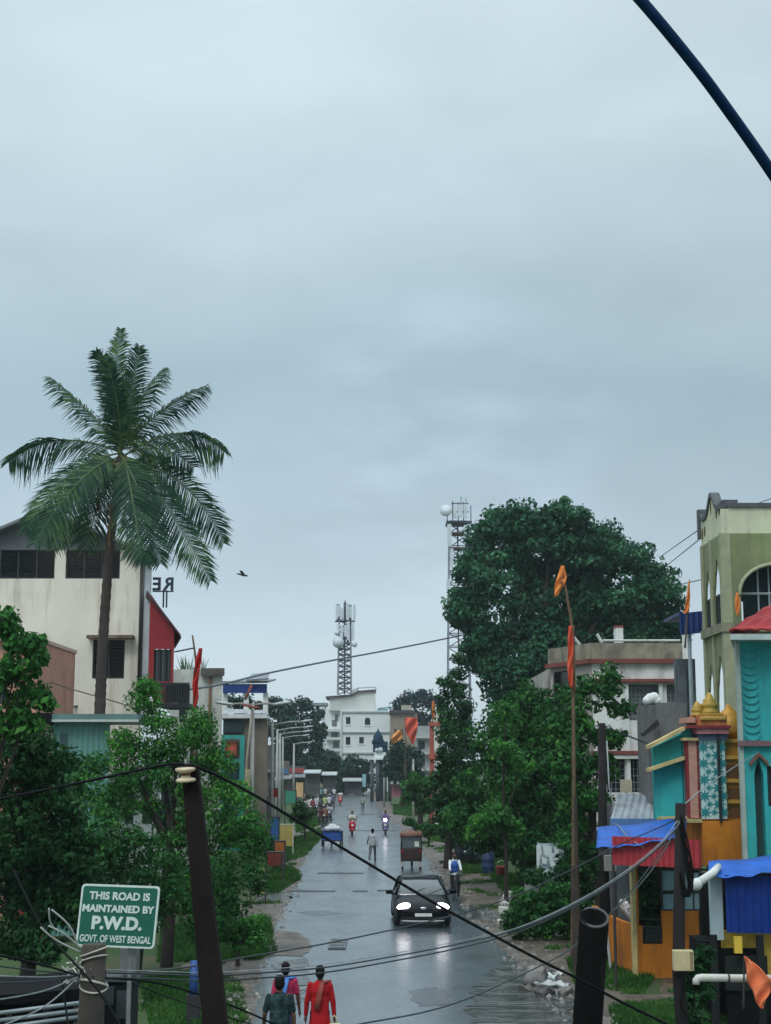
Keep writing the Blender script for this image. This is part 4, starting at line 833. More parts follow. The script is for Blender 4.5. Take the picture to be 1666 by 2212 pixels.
for px in (1353, 1427): m.box(D(px, d), D(px + 8, d), d - .12, d - .003, 0, ZZ(1476, d))
build_each(m, 'pilaster', mat('pil_white', (.66, .67, .65), .8, .08, 2), h0)
GRILL = mat('window_grey', (.13, .145, .155), .4, .25, 5)
for a, b_, z0, z1 in ((1359, 1434, cz0, cz1), (1445, 1482, cz0, cz1), (1310, 1350, bz0, bz1), (1360, 1420, bz0, bz1), (1432, 1482, bz0, bz1)):
    f = MB(); f.box(D(a, d), D(b_, d), d + .2, d + .22, z0, z1); wn = f.build('window', GRILL if z0 > 5 else DARKGL, h0)
    g_ = MB(); n = int((D(b_, d) - D(a, d)) / .16)
    for i in range(n + 1): x = D(a, d) + .02 + (D(b_, d) - D(a, d) - .04) * i / n; g_.box(x - .012, x + .012, d + .1, d + .124, z0, z1)
    for i in range(5): z = z0 + (z1 - z0) * (i + .5) / 5; g_.box(D(a, d), D(b_, d), d + .126, d + .14, z - .012, z + .012)
    g_.build('grille', mat('grille_grey', (.20, .21, .22), .5), wn)
m = MB(); a = Vector((xA, 64.5, 0)); t = dv.normalized()
for z0, z1 in ((ZZ(1560, 62), ZZ(1445, 62)), (.9, ZZ(1650, 62))): m.prism([a + t * .3 + Vector((.1, .28, z0)), a + t * dv.length * .6 + Vector((.1, .28, z0)), a + t * dv.length * .6 + Vector((.1, .28, z1)), a + t * .3 + Vector((.1, .28, z1))], (.02, .1, 0))
m.build('balcony_recess', DARKGL, h0)
m = MB(); m.box(D(1341, d), D(1357, d), d + .4, d + 1, zr, ZZ(1350, d)); m.build('chimney', mat('pil_white', ()), h0)
m = MB(); m.box(D(1340, d), D(1358, d), d + .39, d + 1.01, ZZ(1354, d), ZZ(1349, d)); m.build('chimney_cap', RB, h0)
m = MB(); m.tube([(D(1310, d), d + .3, zt), (D(1298, d), d + .3, ZZ(1368, d))], .07, 6); m.tube([(D(1265, d), d + 1, zt), (D(1250, d), d + 1, ZZ(1370, d))], .07, 6); m.tube([(D(1310, d), d + .2, zt + .12), (D(1480, d), d + .2, zt + .12)], .05, 6); m.build('roof_pipe', mat('pipe_pale', (.5, .52, .5), .6), h0)
m = MB(); m.box(D(1482, d - 2), D(1492, d - 2), d - 2.3, d - 2, 0, ZZ(1340, d - 2)); tag(m.build('pillar', WHITEW), 'tall white pillar at the right corner of the banded house', 'pillar')
# meter box
m = MB(); m.box(D(1338, 58), D(1362, 58), 57.8, 58, ZZ(1712, 58), ZZ(1684, 58)); m.tube([(D(1350, 58), 57.9, 0), (D(1350, 58), 57.9, ZZ(1690, 58))], .05, 6); tag(m.build('notice_box', mat('beige_box', (.42, .37, .28), .7)), 'beige box on a pole before the banded house windows', 'box')

# ---- green arcaded building
d = 48; gx = D(1577, d); gb = thing('arcaded_building', 'tall moss green building with lobed arches and pale ornate parapet', 'building', (gx, d, 0))
GRN = mat('moss_green_wall', (.215, .245, .115), .85, .18, 1.2, dirt=(.11, .12, .08), dirt_amt=.55, dirt_scale=.8, streak=.15, bump=.2)
PALE = mat('pale_green_parapet', (.56, .57, .40), .85, .1, 1, dirt=(.25, .25, .20), dirt_amt=.42, dirt_scale=1.4, bump=.2)
dep = 3.1; far = d + dep
zP0 = ZZ(1124, d); zP1 = ZZ(1022 + 0, d)
zP0 = ZZ(1152, d) ; zP1 = ZZ(1096, d)
fl = ZZ(1345, d)                       # balcony floor of the top storey
fl2 = ZZ(1545, d)
m = MB(); WR = 9.0
# street side (facing left) and front
m.panel((gx, far, fl), (0, -1, 0), (1, 0, 0), dep, zP0 - fl, [(.2, 1.35, .001, ZZ(1215, d) - fl, 'cusp', 1.5), (1.6, 2.85, .001, ZZ(1200, d) - fl, 'cusp', 1.5)], .07)
m.panel((gx + .22, d, fl), (1, 0, 0), (0, 1, 0), WR, zP0 - fl, [(.34, 2.7, .001, ZZ(1222, d) - fl, 'arch', .95), (3.1, 5.2, .001, ZZ(1222, d) - fl, 'arch', .8), (5.6, 7.8, .001, ZZ(1222, d) - fl, 'arch', .8)], .22)
m.panel((gx, far, fl2), (0, -1, 0), (1, 0, 0), dep, fl - fl2 - .3, [(.2, 1.35, .001, ZZ(1425, d) - fl2, 'cusp', 1.5), (1.6, 2.85, .001, ZZ(1412, d) - fl2, 'cusp', 1.5)], .07)
m.panel((gx + .22, d, fl2), (1, 0, 0), (0, 1, 0), WR, fl - fl2 - .3, [(.6, 2.2, .001, ZZ(1440, d) - fl2, 'arch', .7)], .22)
m.panel((gx, far, 0), (0, -1, 0), (1, 0, 0), dep, fl2 - .3, [(.4, 2.6, .3, fl2 - 1.1, 'rect')], .22); m.panel((gx + .22, d, 0), (1, 0, 0), (0, 1, 0), WR, fl2 - .3, [], .22)
m.box(gx + 2.6, gx + 9, far - .2, far - .003, 0, zP0 - .3); m.box(gx + .222, gx + 9, far + .0, far + .01, 0, .1)
m.build('wall', GRN, gb)
m = MB(); 
for z in (fl, fl2): m.box(gx - .12, gx + 9.2, d - .12, far + .05, z - .297, z - .003)
m.box(gx + .1, gx + 9.2, d + .1, far - .01, zP0 - .25, zP0 - .03); m.build('floor_slab', mat('slab_moss', (.26, .25, .17), .9, .2, 2, dirt=(.1, .1, .08), dirt_amt=.6), gb)
# parapet with a curved gable on the street side
pr = []
for i in range(25):
    q = i / 24; base = zP1 - .05
    pr.append((gx, far - dep * q, base + .62 * math.exp(-((q - .58) / .17) ** 2) + .16 * math.exp(-((q - .02) / .06) ** 2)))
m = MB(); m.prism([(gx, far, zP0)] + pr + [(gx, d, zP0)], (.18, 0, 0)); m.box(gx + .182, gx + 9.2, d, d + .18, zP0, zP1); m.build('parapet', PALE, gb)
m = MB(); cap = [Vector(p) + Vector((-.06, 0, 0)) for p in pr]; m.prism(cap + [p + Vector((0, 0, .16)) for p in cap[::-1]], (.3, 0, 0)); m.box(gx + .25, gx + 9.2, d - .08, d + .26, zP1 + .003, zP1 + .14)
m.box(gx + .15, gx + .65, d + .3, d + .75, zP1, ZZ(1076, d)); m.box(gx - .08, gx + .25, far - .02, far + .25, zP0 + .3, zP1 + .45); m.build('coping', mat('coping_grey', (.085, .09, .10), .8, .3, 3), gb)
m = MB(); MO = MATS['dark_pane']
for q, zz, hh in ((.2, .45, .2), (.08, .4, .22), (.62, 1.15, .0), (.80, .8, .24), (.93, .85, .24)):
    if hh: m.ell((gx - .0, far - dep * q, zP0 + zz), (.03, .11, hh), 8, 6)
m.ell((gx - .0, far - dep * .54, zP1 + .35), (.03, .07, .42), 8, 6); build_each(m, 'vent_hole', mat('hole_dark', (.09, .075, .03), .9), gb)
m = MB(); ac_, aw_, ah_ = gx + .22 + 1.52, 1.18, .95; az_ = ZZ(1222, d) - ah_
m.tube([(ac_ + (aw_ + .06) * math.cos(a), d - .03, az_ + (ah_ + .06) * math.sin(a)) for a in [math.pi * i / 20 for i in range(21)]], .055, 6); m.build('arch_moulding', mat('moulding_pale', (.36, .38, .25), .8, .2, 3), gb)
m = MB(); RL = mat('railing_dark', (.03, .035, .045), .6)
for i in range(26): y = far - .1 - (dep - .3) * i / 25; m.box(gx + .08, gx + .12, y - .015, y + .015, fl, fl + .95)
m.box(gx + .06, gx + .14, d + .2, far - .2, fl + .951, fl + 1.03); m.box(gx + .14, gx + .17, d + .25, far - .25, fl + .02, fl + .9); m.build('balcony_railing', RL, gb)
m = MB()
for x in (.28, 2.35, 2.8, 4.9): pass
for i in range(7): x = gx + 1.25 + i * .36; m.tube([(x, d + .5, fl), (x, d + .5, fl + 2.4)], .03, 6)
m.tube([(gx + .4, d + .5, fl + 1.0), (gx + 5, d + .5, fl + 1.0)], .045, 6); m.build('grille', mat('grille_pale', (.33, .37, .38), .5), gb)
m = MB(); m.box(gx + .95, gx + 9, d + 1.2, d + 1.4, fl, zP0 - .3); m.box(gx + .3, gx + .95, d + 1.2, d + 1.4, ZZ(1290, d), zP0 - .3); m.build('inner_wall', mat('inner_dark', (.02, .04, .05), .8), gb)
m = MB()
for q in (1.47, .1, 2.97): m.box(gx - .06, gx - .003, far - q - .12, far - q + .12, fl2, zP0); 
m.box(gx - .06, gx + .26, d - .06, d - .003, fl2, zP0)
build_each(m, 'pilaster', mat('pil_moss', (.30, .31, .2), .85, .2, 2), gb)
# blue awning on the far side of it
da = 52; ab = thing('blue_canopy', 'dark blue box canopy on poles left of the arcaded building', 'canopy', (D(1505, da), da, 0))
m = MB(); m.corr((D(1478, da), da, ZZ(1372, da)), (D(1536, da), da, ZZ(1366, da)), (0, 0, ZZ(1325, da) - ZZ(1372, da)), .2, .03); m.box(D(1478, da), D(1536, da), da + .1, da + 3, ZZ(1328, da), ZZ(1322, da)); m.build('canopy', mat('navy_sheet', (.008, .03, .14), .5, .2, 2), ab)
m = MB(); m.tube([(D(1502, da), da + .3, 0), (D(1502, da), da + .3, ZZ(1330, da))], .07, 8); build_each(m, 'post', mat('post_pale', (.3, .36, .4), .5), ab)
m = MB(); m.box(D(1490, da), D(1535, da), da + 2, da + 2.3, 0, ZZ(1415, da)); m.box(D(1494, da), D(1512, da), da + 1.8, da + 1.99, ZZ(1560, da), ZZ(1430, da)); m.build('back_wall', mat('back_dim', (.10, .115, .13), .8, .4, 1.3), ab)

# ---- ornate shrine house
d = 37; rx = thing('shrine_house', 'ornate orange and turquoise house with gilded finials and a star patterned tower', 'house', (D(1480, d), d, 0))
ORA = mat('orange_wall', (.56, .185, .022), .85, .2, 1.5, dirt=(.20, .075, .025), dirt_amt=.55, dirt_scale=1.5, streak=.25, bump=.25, spec=.2); TQ = mat('turquoise_wall', (.035, .36, .37), .8, .18, 1, dirt=(.03, .15, .16), dirt_amt=.58, dirt_scale=1.6, streak=.2, bump=.25, spec=.2); YL = mat('cream_yellow', (.54, .42, .19), .8, .25, 4, dirt=(.22, .17, .09), dirt_amt=.5, dirt_scale=3, streak=.6)
GOLD = mat('gold_paint', (.52, .33, .06), .55, .3, 6, metal=.1, dirt=(.2, .10, .03), dirt_amt=.45, dirt_scale=6, streak=1); PK = mat('pink_terracotta', (.50, .25, .19), .75, .2, 5); MAR = mat('maroon_trim', (.22, .025, .03), .6)
z0 = 0; zf = ZZ(1868, d); xw0 = D(1362, d)
m = MB(); m.panel((D(1366, d), d, 0), (1, 0, 0), (0, 1, 0), D(1600, d) - D(1366, d), ZZ(1868, d), [(D(1371, d) - D(1366, d), D(1421, d) - D(1366, d), ZZ(2040, d), ZZ(1870, d), 'rect'), (D(1421, d) - D(1366, d), D(1524, d) - D(1366, d), ZZ(1968, d), ZZ(1870, d), 'rect')], .2)
m.box(D(1366, d), D(1378, d) , d + .202, d + 4.5, 0, ZZ(2042, d)); m.build('wall', ORA, rx)
m = MB(); m.box(D(1357, d), D(1365.5, d), d - .05, d + .25, 0, ZZ(1868, d)); build_each(m, 'post', YL, rx)
m = MB(); pts = spline([(D(1366, d), d - .02, 0), (D(1345, d), d + 1.2, 0), (D(1333, d), d + 3, 0), (D(1330, d), d + 5, 0)], 5)
for a, b_ in zip(pts, pts[1:]): t = (b_ - a).normalized(); nn = Vector((t.y, -t.x, 0)) * .14; m.prism([a, b_, b_ + nn, a + nn], (0, 0, ZZ(2000, d)))
m.build('garden_wall', ORA, rx)
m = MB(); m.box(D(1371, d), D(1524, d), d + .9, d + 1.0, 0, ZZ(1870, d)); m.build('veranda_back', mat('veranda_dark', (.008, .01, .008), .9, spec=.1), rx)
WB = mat('window_pale', (.24, .36, .40), .25, .15, 2)
m = MB()
for a, b_, y0, y1 in ((1424, 1460, 1925, 1882), (1425, 1452, 1965, 1932), (1465, 1522, 1925, 1886), (1492, 1522, 1965, 1930), (1468, 1488, 1965, 1930)): m.box(D(a, d), D(b_, d), d + .1, d + .13, ZZ(y0, d), ZZ(y1, d))
wn = m.build('window', WB, rx); m = MB()
for x in (1421, 1460.5, 1488, 1522): m.box(D(x, d), D(x + 3, d), d + .06, d + .16, ZZ(1970, d), ZZ(1870, d))
for y in (1969, 1928, 1881): m.box(D(1421, d), D(1525, d), d + .05, d + .059, ZZ(y, d), ZZ(y - 4, d))
m.build('window_frame', FRAME, wn)
m = MB(); RLG = mat('veranda_rail', (.035, .04, .042), .5)
for i in range(16): x = D(1372 + i * 3.3, d); m.tube([(x, d + .1, ZZ(2040, d)), (x + .02, d + .1, ZZ(2004, d))], .012, 5)
m.box(D(1371, d), D(1424, d), d + .07, d + .13, ZZ(2004, d), ZZ(2001, d)); m.tube([(D(1371, d), d + .1, ZZ(1985, d)), (D(1421, d), d + .1, ZZ(1989, d))], .02, 6)
for i in range(5): m.torus((D(1379 + i * 10, d), d + .09, ZZ(2022, d)), .13, .012, 'y', 14, 5)
m.build('veranda_railing', RLG, rx)
m = MB(); m.box(D(1424, d), D(1452, d), d + .12, d + .16, ZZ(2040, d), ZZ(1968, d)); m.build('shutter', mat('brown_shutter', (.05, .028, .018), .7), rx)
m = MB(); m.box(D(1498, d), D(1507, d), d - .1, d - .003, 0, ZZ(1968, d)); m.build('down_pipe', mat('pipe_brown', (.03, .018, .015), .6), rx)
# upper storey
m = MB(); m.box(D(1506, d), D(1600, d), d - .35, d + 6, ZZ(1868, d) + .004, ZZ(1772, d)); m.build('upper_wall', ORA, rx)
m = MB(); zc0 = ZZ(1772, d)
m.box(D(1418, 41.2), D(1480, d), d + 4, d + 4.2, ZZ(1772, d), ZZ(1600, d)); xs = D(1480, d)
m.prism([(xs, d + .1, ZZ(1768, d)), (xs, d + 4.2, ZZ(1768, d)), (xs, d + 4.2, ZZ(1600, d)), (xs, d + .1, ZZ(1570, d))], (.2, 0, 0))
m.prism([(D(1419, d), d + .5, ZZ(1770, d)), (D(1478, d), d + .3, ZZ(1770, d)), (D(1478, d), d + .3, ZZ(1586, d)), (D(1419, d), d + .5, ZZ(1614, d))], (0, .2, 0)); m.build('side_wall', TQ, rx)
m = MB()
for (a, ya), (b_, yb), th in (((1403, 1618), (1481, 1577), 8), ((1402, 1667), (1478, 1641), 7), ((1424, 1776), (1500, 1772), 10)):
    MB().prism([(D(a, d), d + .05, ZZ(ya, d)), (D(b_, d), d - .1, ZZ(yb, d)), (D(b_, d), d - .1, ZZ(yb - th, d)), (D(a, d), d + .05, ZZ(ya - th, d))], (0, .44, 0)).build('cornice', YL, rx)
m = MB(); m.box(D(1484, d), D(1501, d), d - .25, d + .15, ZZ(1766, d), ZZ(1600, d)); m.build('pillar', PK, rx)
m = MB(); m.box(D(1479, d), D(1484, d) - .003, d - .22, d + .1, ZZ(1766, d), ZZ(1600, d)); m.box(D(1501, d) + .003, D(1506, d), d - .22, d + .1, ZZ(1766, d), ZZ(1600, d)); build_each(m, 'pillar_edge', MAR, rx)
m = MB()
for i, (y0, y1, o_) in enumerate(((1776, 1768, .1), (1600, 1594, .08))): m.box(D(1476 - o_ * 30, d), D(1506, d), d - .36, d + .2, ZZ(y0, d), ZZ(y1, d))
build_each(m, 'pillar_base', YL, rx)
m = MB(); m.box(D(1507, d), D(1561, d), d - .30, d + .2, ZZ(1768, d), ZZ(1598, d)); m.build('star_panel', mat('panel_pale', (.50, .66, .62), .6, .1, 3), rx)
m = MB(); STAR = mat('star_teal', (.02, .22, .24), .6); pw = D(1558, d) - D(1510, d)
for row in range(9):
    for c_ in range(3):
        cx_ = D(1510, d) + pw * (c_ + .5 * (row % 2)) / 2.5 + .05; cz_ = ZZ(1764, d) + (row + .6) * (ZZ(1602, d) - ZZ(1764, d)) / 9.3
        if cx_ > D(1556, d): continue
        big = (c_ + row) % 2 == 0; r_ = .115 if big else .06; pts = []
        for i in range(16):
            a = 2 * math.pi * i / 16; q = r_ * (1.45 if i % 2 == 0 else .55); pts.append((cx_ + q * math.sin(a), d - .315, cz_ + q * math.cos(a)))
        m.prism(pts, (0, .012, 0))
m.build('star_motif', STAR, rx)
m = MB(); m.tube([(D(1545, d), d - .4, ZZ(1775, d)), (D(1545, d), d - .4, ZZ(1575, d))], .035, 6); m.build('drain_pipe', mat('pipe_black', ()), rx)
for y0, y1, x0, x1, mm, o_ in ((1598, 1586, 1504, 1566, mat('slate_blue', (.06, .075, .12), .6), .40), (1586, 1574, 1500, 1568, mat('pink_scroll', (.45, .16, .18), .7, .5, 6), .46), (1574, 1568, 1480, 1572, MAR, .52), (1568, 1546, 1502, 1566, mat('orange_scroll', (.42, .14, .05), .6, .5, 7), .38), (1562, 1550, 1480, 1500, PK, .3), (1546, 1541, 1510, 1560, GOLD, .36)):
    m = MB(); m.box(D(x0, d), D(x1, d), d - o_, d + .6, ZZ(y0, d) + .002, ZZ(y1, d) - .002); m.build('tier', mm, rx)
m = MB()
for i in range(9): m.ell((D(1512 + i * 6, d), d - .40, ZZ(1553, d)), (.05, .04, .06), 8, 6)
m.build('relief', GOLD, rx)
for px, sc in ((1535, 1.0), (1508, .72)):
    z = ZZ(1542, d); pf = [(.24, 0), (.26, .05), (.18, .1), (.2, .16), (.24, .22), (.15, .27), (.17, .33), (.1, .38), (.1, .42), (.02, .52)]
    m = MB().lathe([(r_ * sc, z_ * sc) for r_, z_ in pf], 14, (D(px, d), d - .1, z + .002 if sc == 1 else z - .06)); m.build('finial', GOLD, rx, True)
m = MB().lathe([(.40, 0), (.46, .2), (.42, .42), (.27, .62), (.1, .75), (.02, .88)], 18, (D(1588, d), d + .5, ZZ(1596, d))); m.build('dome', mat('ochre_gold', (.50, .24, .03), .5, .25, 5, metal=.15), rx, True)
m = MB(); m.box(D(1563, d), D(1604, d), d - .1, d + .8, ZZ(1772, d) + .003, ZZ(1600, d)); m.build('side_tower', mat('ochre_wall', (.48, .20, .03), .7, .15, 3), rx)
m = MB()
for y in (1735, 1690, 1640, 1604): m.box(D(1560, d), D(1606, d), d - .2, d - .103, ZZ(y, d), ZZ(y - 8, d))
build_each(m, 'ledge', mat('ochre_light', (.58, .30, .05), .7, .2, 3), rx)
m = MB()
for y0, y1 in ((1730, 1702), (1682, 1652), (1765, 1742)): m.box(D(1568, d), D(1598, d), d - .13, d - .102, ZZ(y0, d), ZZ(y1, d))
build_each(m, 'niche', mat('niche_dark', (.14, .06, .02), .8), rx)
# red fascia awning with blue tarpaulin over the veranda
dw = 35.2; aw = thing('veranda_awning', 'dark red corrugated awning topped by a bright blue tarpaulin', 'awning', (D(1400, dw), dw, ZZ(1870, dw)))
m = MB(); m.corr((D(1318, dw), dw, ZZ(1868, dw)), (D(1508, dw), dw, ZZ(1876, dw)), (0, 0, ZZ(1806, dw) - ZZ(1868, dw)), .14, .018); m.build('fascia', RED, aw)
TARP = mat('blue_tarp', (.008, .10, .46), .55, .25, 2.5, bump=.6, bscale=4, dirt=(.02, .06, .2), dirt_amt=.4)
def tarp(x0, x1, yf0, yf1, yb0, yb1, df, db, name, parent, m_, sag=.06):
    vs = []; fs = []; nx, ny = 16, 6
    for j in range(ny + 1):
        for i in range(nx + 1):
            a = i / nx; b_ = j / ny; F_ = W(x0 + (x1 - x0) * a, yf0 + (yf1 - yf0) * a, df); B_ = W(x0 + 3 + (x1 - x0) * a, yb0 + (yb1 - yb0) * a, db); p = F_.lerp(B_, b_)
            p.z += -sag * math.sin(math.pi * b_) + .025 * math.sin(a * 23 + b_ * 4) * (1 - b_) + .02 * math.sin(a * 9 + 1); vs.append(p)
    for j in range(ny):
        for i in range(nx): q = j * (nx + 1) + i; fs.append((q, q + 1, q + nx + 2, q + nx + 1))
    o = MB().add(vs, fs).build(name, m_, parent, True); s_ = o.modifiers.new('th', 'SOLIDIFY'); s_.thickness = .012; return o
tarp(1288, 1480, 1834, 1810, 1788, 1766, dw - .15, dw + 1.5, 'tarpaulin', aw, TARP)
m = MB(); m.box(D(1288, dw), D(1310, dw), dw - .1, dw + .02, ZZ(1846, dw), ZZ(1834, dw)); m.tube([(D(1320, dw), dw + .05, 0), (D(1320, dw), dw + .05, ZZ(1840, dw))], .035, 6); m.tube([(D(1505, dw), dw + .05, 0), (D(1505, dw), dw + .05, ZZ(1870, dw))], .03, 6); build_each(m, 'post', FRAME, aw)
# flower pots along the garden wall
for i, (px, py, dd) in enumerate(((1342, 1992, 40.5), (1346, 1984, 40), (1351, 2003, 39), (1356, 2009, 38), (1338, 1998, 41), (1361, 2014, 37.4))):
    dd = 37.0 + (1366 - px) * .12; p = Vector((D(px, dd), dd + .08, ZZ(2000, d)))
    fo = thing('flower_pot', 'small white pot with pale blooms lined up on the curved orange wall', 'flower pot', p, 0, 'pots on the curved orange wall')
    MB().lathe([(.07, 0), (.1, .16), (.11, .18)], 10, p).build('pot', mat('pot_white', (.6, .6, .57), .6), fo, True)
    m = MB()
    for k in range(7): m.ell(p + Vector((random.uniform(-.08, .08), random.uniform(-.08, .08), .22 + random.uniform(0, .08))), .045, 6, 5)
    m.build('bloom', mat('bloom', (.62, .55, .55), .7, .3, 9), fo)
# grey stair head / tank behind the turquoise wall
dt = 43; tk = thing('roof_tank', 'grey concrete tank house with a white sack on top and a broken gutter', 'tank', (D(1440, dt), dt, 0))
m = MB(); m.box(D(1423, dt), D(1486, dt), dt, dt + 2.5, 0, ZZ(1518, dt)); m.box(D(1408, dt), D(1423, dt) - .003, dt + .4, dt + 2.3, 0, ZZ(1522, dt)); m.build('wall', mat('tank_grey', (.15, .15, .15), .9, .2, 2, dirt=(.09, .09, .09), dirt_amt=.6), tk)
m = MB(); m.prism([(D(1384, dt), dt - .4, ZZ(1584, dt)), (D(1420, dt), dt - .4, ZZ(1560, dt)), (D(1422, dt), dt - .4, ZZ(1568, dt)), (D(1388, dt), dt - .4, ZZ(1591, dt))], (0, .35, 0)); m.prism([(D(1392, dt), dt - .42, ZZ(1578, dt)), (D(1416, dt), dt - .42, ZZ(1554, dt)), (D(1420, dt), dt - .42, ZZ(1560, dt))], (0, .3, 0)); m.build('gutter', mat('gutter_dark', (.03, .03, .032), .7), tk)
m = MB()
for px, py, r_ in ((1410, 1512, .14), (1417, 1508, .17), (1425, 1506, .17), (1431, 1512, .14)): m.ell((D(px, dt), dt + .6, ZZ(py, dt)), (r_, .2, r_), 9, 6)
tag(m.build('sack', mat('sack_white', (.62, .63, .62), .9, .15, 9), None, True), 'white plastic sack lying on top of the grey tank house', 'sack')
# grey tin roof with a blue edge, behind the awning
dq = 42; tr_ = thing('tin_lean_to', 'lean-to with grey corrugated roof and blue front edge', 'shed', (D(1385, dq), dq, 0))
a, b_ = W(1318, 1772, dq), W(1424, 1772, dq); upv = W(1335, 1714, dq + 2.6) - a
m = MB(); m.corr(a, b_, upv, .2, .025, (0, -.6, .8)); m.build('roof', mat('grey_tin2', (.30, .34, .38), .45, .25, 1.2, dirt=(.15, .13, .12), dirt_amt=.4, metal=.15), tr_)
m = MB(); m.box(a.x, b_.x, dq - .1, dq - .03, ZZ(1788, dq), ZZ(1768, dq)); m.build('front_edge', mat('edge_blue', (.10, .22, .50), .5, .25, 2), tr_)
m = MB(); m.box(a.x + .1, b_.x - .1, dq + 2.2, dq + 2.4, 0, ZZ(1740, dq)); m.build('wall', mat('back_dim', ()), tr_)
m = MB()
for x in (a.x + .1, b_.x - .1): m.tube([(x, dq, 0), (x, dq, ZZ(1775, dq))], .04, 6)
build_each(m, 'post', FRAME, tr_)
# ---- turquoise building with red tiled roof at the right edge
d = 34; tb = thing('turquoise_house', 'turquoise house with red tiled roof and scalloped relief at the right edge', 'house', (D(1650, d), d, 0))
x0 = D(1607, d); m = MB()
m.panel((x0, d, 0), (1, 0, 0), (0, 1, 0), 8, ZZ(1378, d), [(D(1628, d) - x0, D(1648, d) - x0, ZZ(1862, d), ZZ(1642, d), 'cusp', .35), (D(1656, d) - x0, D(1690, d) - x0, ZZ(1742, d), ZZ(1655, d), 'rect')], .25)
m.skbox(x0, x0 + .25, d + .251, d + 4, 0, ZZ(1378, d), .25); m.build('wall', TQ, tb)
m = MB(); m.box(x0 - .1, x0 - .003, d - .04, d + .1, ZZ(1900, d), ZZ(1378, d)); m.build('corner_strip', mat('strip_grey', (.30, .36, .33), .7), tb)
m = MB(); m.box(x0, x0 + 8, d + .24, d + .26, .1, ZZ(1640, d)); m.build('door_recess', mat('recess_green', (.02, .06, .06), .7), tb)
m = MB(); zz_ = ZZ(1612, d); m.box(x0 - .12, x0 + 8, d - .14, d - .003, zz_, ZZ(1600, d)); m.build('string_course', mat('course', (.16, .09, .10), .7, .4, 8), tb)
m = MB()
for a_, b_, y0, y1 in ((1618, 1638, 1655, 1634), (1638, 1658, 1634, 1655)):
    m.prism([(D(a_, d), d - .12, ZZ(y0, d)), (D(b_, d), d - .12, ZZ(y1, d)), (D(b_, d), d - .12, ZZ(y1 - 8, d)), (D(a_, d), d - .12, ZZ(y0 - 8, d))], (0, .117, 0))
m.build('door_hood', mat('hood_brown', (.16, .07, .05), .7), tb)
m = MB(); STQ = mat('relief_teal', (.02, .26, .28), .7)
for i in range(13):
    z = ZZ(1590, d) + i * .165; pts = []
    for k in range(9):
        a_ = math.pi * (1 + k / 8); pts.append((D(1628, d) + .16 * math.cos(a_), d - .02, z + .10 * math.sin(a_)))
    m.tube(pts, .02, 5)
m.build('relief', STQ, tb)
g_ = MB()
for i in range(6): g_.box(D(1656, d) + .03 + i * .08, D(1656, d) + .05 + i * .08, d + .05, d + .08, ZZ(1742, d), ZZ(1655, d))
for i in range(5): z = ZZ(1742, d) + i * .22; g_.box(D(1654, d), D(1690, d), d + .02, d + .049, z, z + .03)
g_.build('window_grille', FRAME, tb)
RT = mat('red_tile', (.30, .018, .022), .55, .25, 3, dirt=(.12, .02, .02), dirt_amt=.5, spec=.3); m = MB(); vs = []; fs = []; nr_ = 14; nc = 90
ez, rz_ = ZZ(1366, d), ZZ(1366, d) + 1.9; xe0 = D(1570, d)
for j in range(nr_ + 1):
    for i in range(nc + 1):
        q = j / nr_; xa = xe0 + q * 3.4; x = xa + (xe0 + 9 - xa) * i / nc; ph = (x - xe0) * 2 * math.pi / .3; step = .05 * (1 - (j % 2)) if j else 0
        vs.append((x, d - .7 + q * 2.6, ez + (rz_ - ez) * q + .035 * abs(math.sin(ph / 2)) - .05 * (j % 2)))
for j in range(nr_):
    for i in range(nc): q = j * (nc + 1) + i; fs.append((q, q + 1, q + nc + 2, q + nc + 1))
o_ = len(vs)
for j in range(nr_ + 1):
    for i in range(31):
        q = j / nr_; y = (d - .7 + q * 2.6); yy = y + (d + 4.0 - y) * i / 30
        vs.append((xe0 + q * 3.4 + (yy - y) * .26, yy, ez + (rz_ - ez) * q + .035 * abs(math.sin(yy * 10)) - .05 * (j % 2)))
for j in range(nr_):
    for i in range(30): q = o_ + j * 31 + i; fs.append((q, q + 1, q + 32, q + 31))
o = MB().add(vs, fs).build('roof', RT, tb); s_ = o.modifiers.new('t', 'SOLIDIFY'); s_.thickness = .04
m = MB(); m.skbox(xe0 + .03, xe0 + 9, d - .66, d + 3.9, ez - .22, ez - .09, .26); m.build('eaves_board', mat('eaves_pale', (.42, .50, .48), .7), tb)
# ---- shop with blue awning, bottom right
d = 30; sh = thing('roadside_shop', 'dark roadside shop with blue tarpaulin awning and blue corrugated front', 'shop', (D(1620, d), d, 0))
tarp(1528, 1720, 1898, 1880, 1862, 1842, d - .4, d + 1.0, 'tarpaulin', sh, TARP)
m = MB(); m.corr((D(1552, d), d - .2, ZZ(2012, d)), (D(1720, d), d - .2, ZZ(2016, d)), (0, 0, ZZ(1888, d) - ZZ(2012, d)), .15, .02); m.build('corrugated_front', mat('royal_blue_tin', (.005, .03, .19), .6, .25, 1.5, dirt=(.01, .02, .08), dirt_amt=.45, spec=.2), sh)
m = MB(); m.box(D(1523, d), D(1549, d), d - .05, d + .1, ZZ(2030, d), ZZ(1890, d)); m.build('side_panel', mat('panel_paleblue', (.32, .40, .43), .6, .15, 2), sh)
m = MB(); m.tube([W(1508, 1908, d - .6), W(1540, 1886, d - .5), W(1552, 1872, d + .4)], [.09, .08, .07], 8); m.ell(W(1505, 1910, d - .6), .12, 8, 6); m.build('tarp_roll', mat('roll_white', (.6, .62, .6), .7), sh, True)
YS = mat('yellow_sign', (.50, .33, .04), .6, .35, 5, dirt=(.3, .16, .04), dirt_amt=.5)
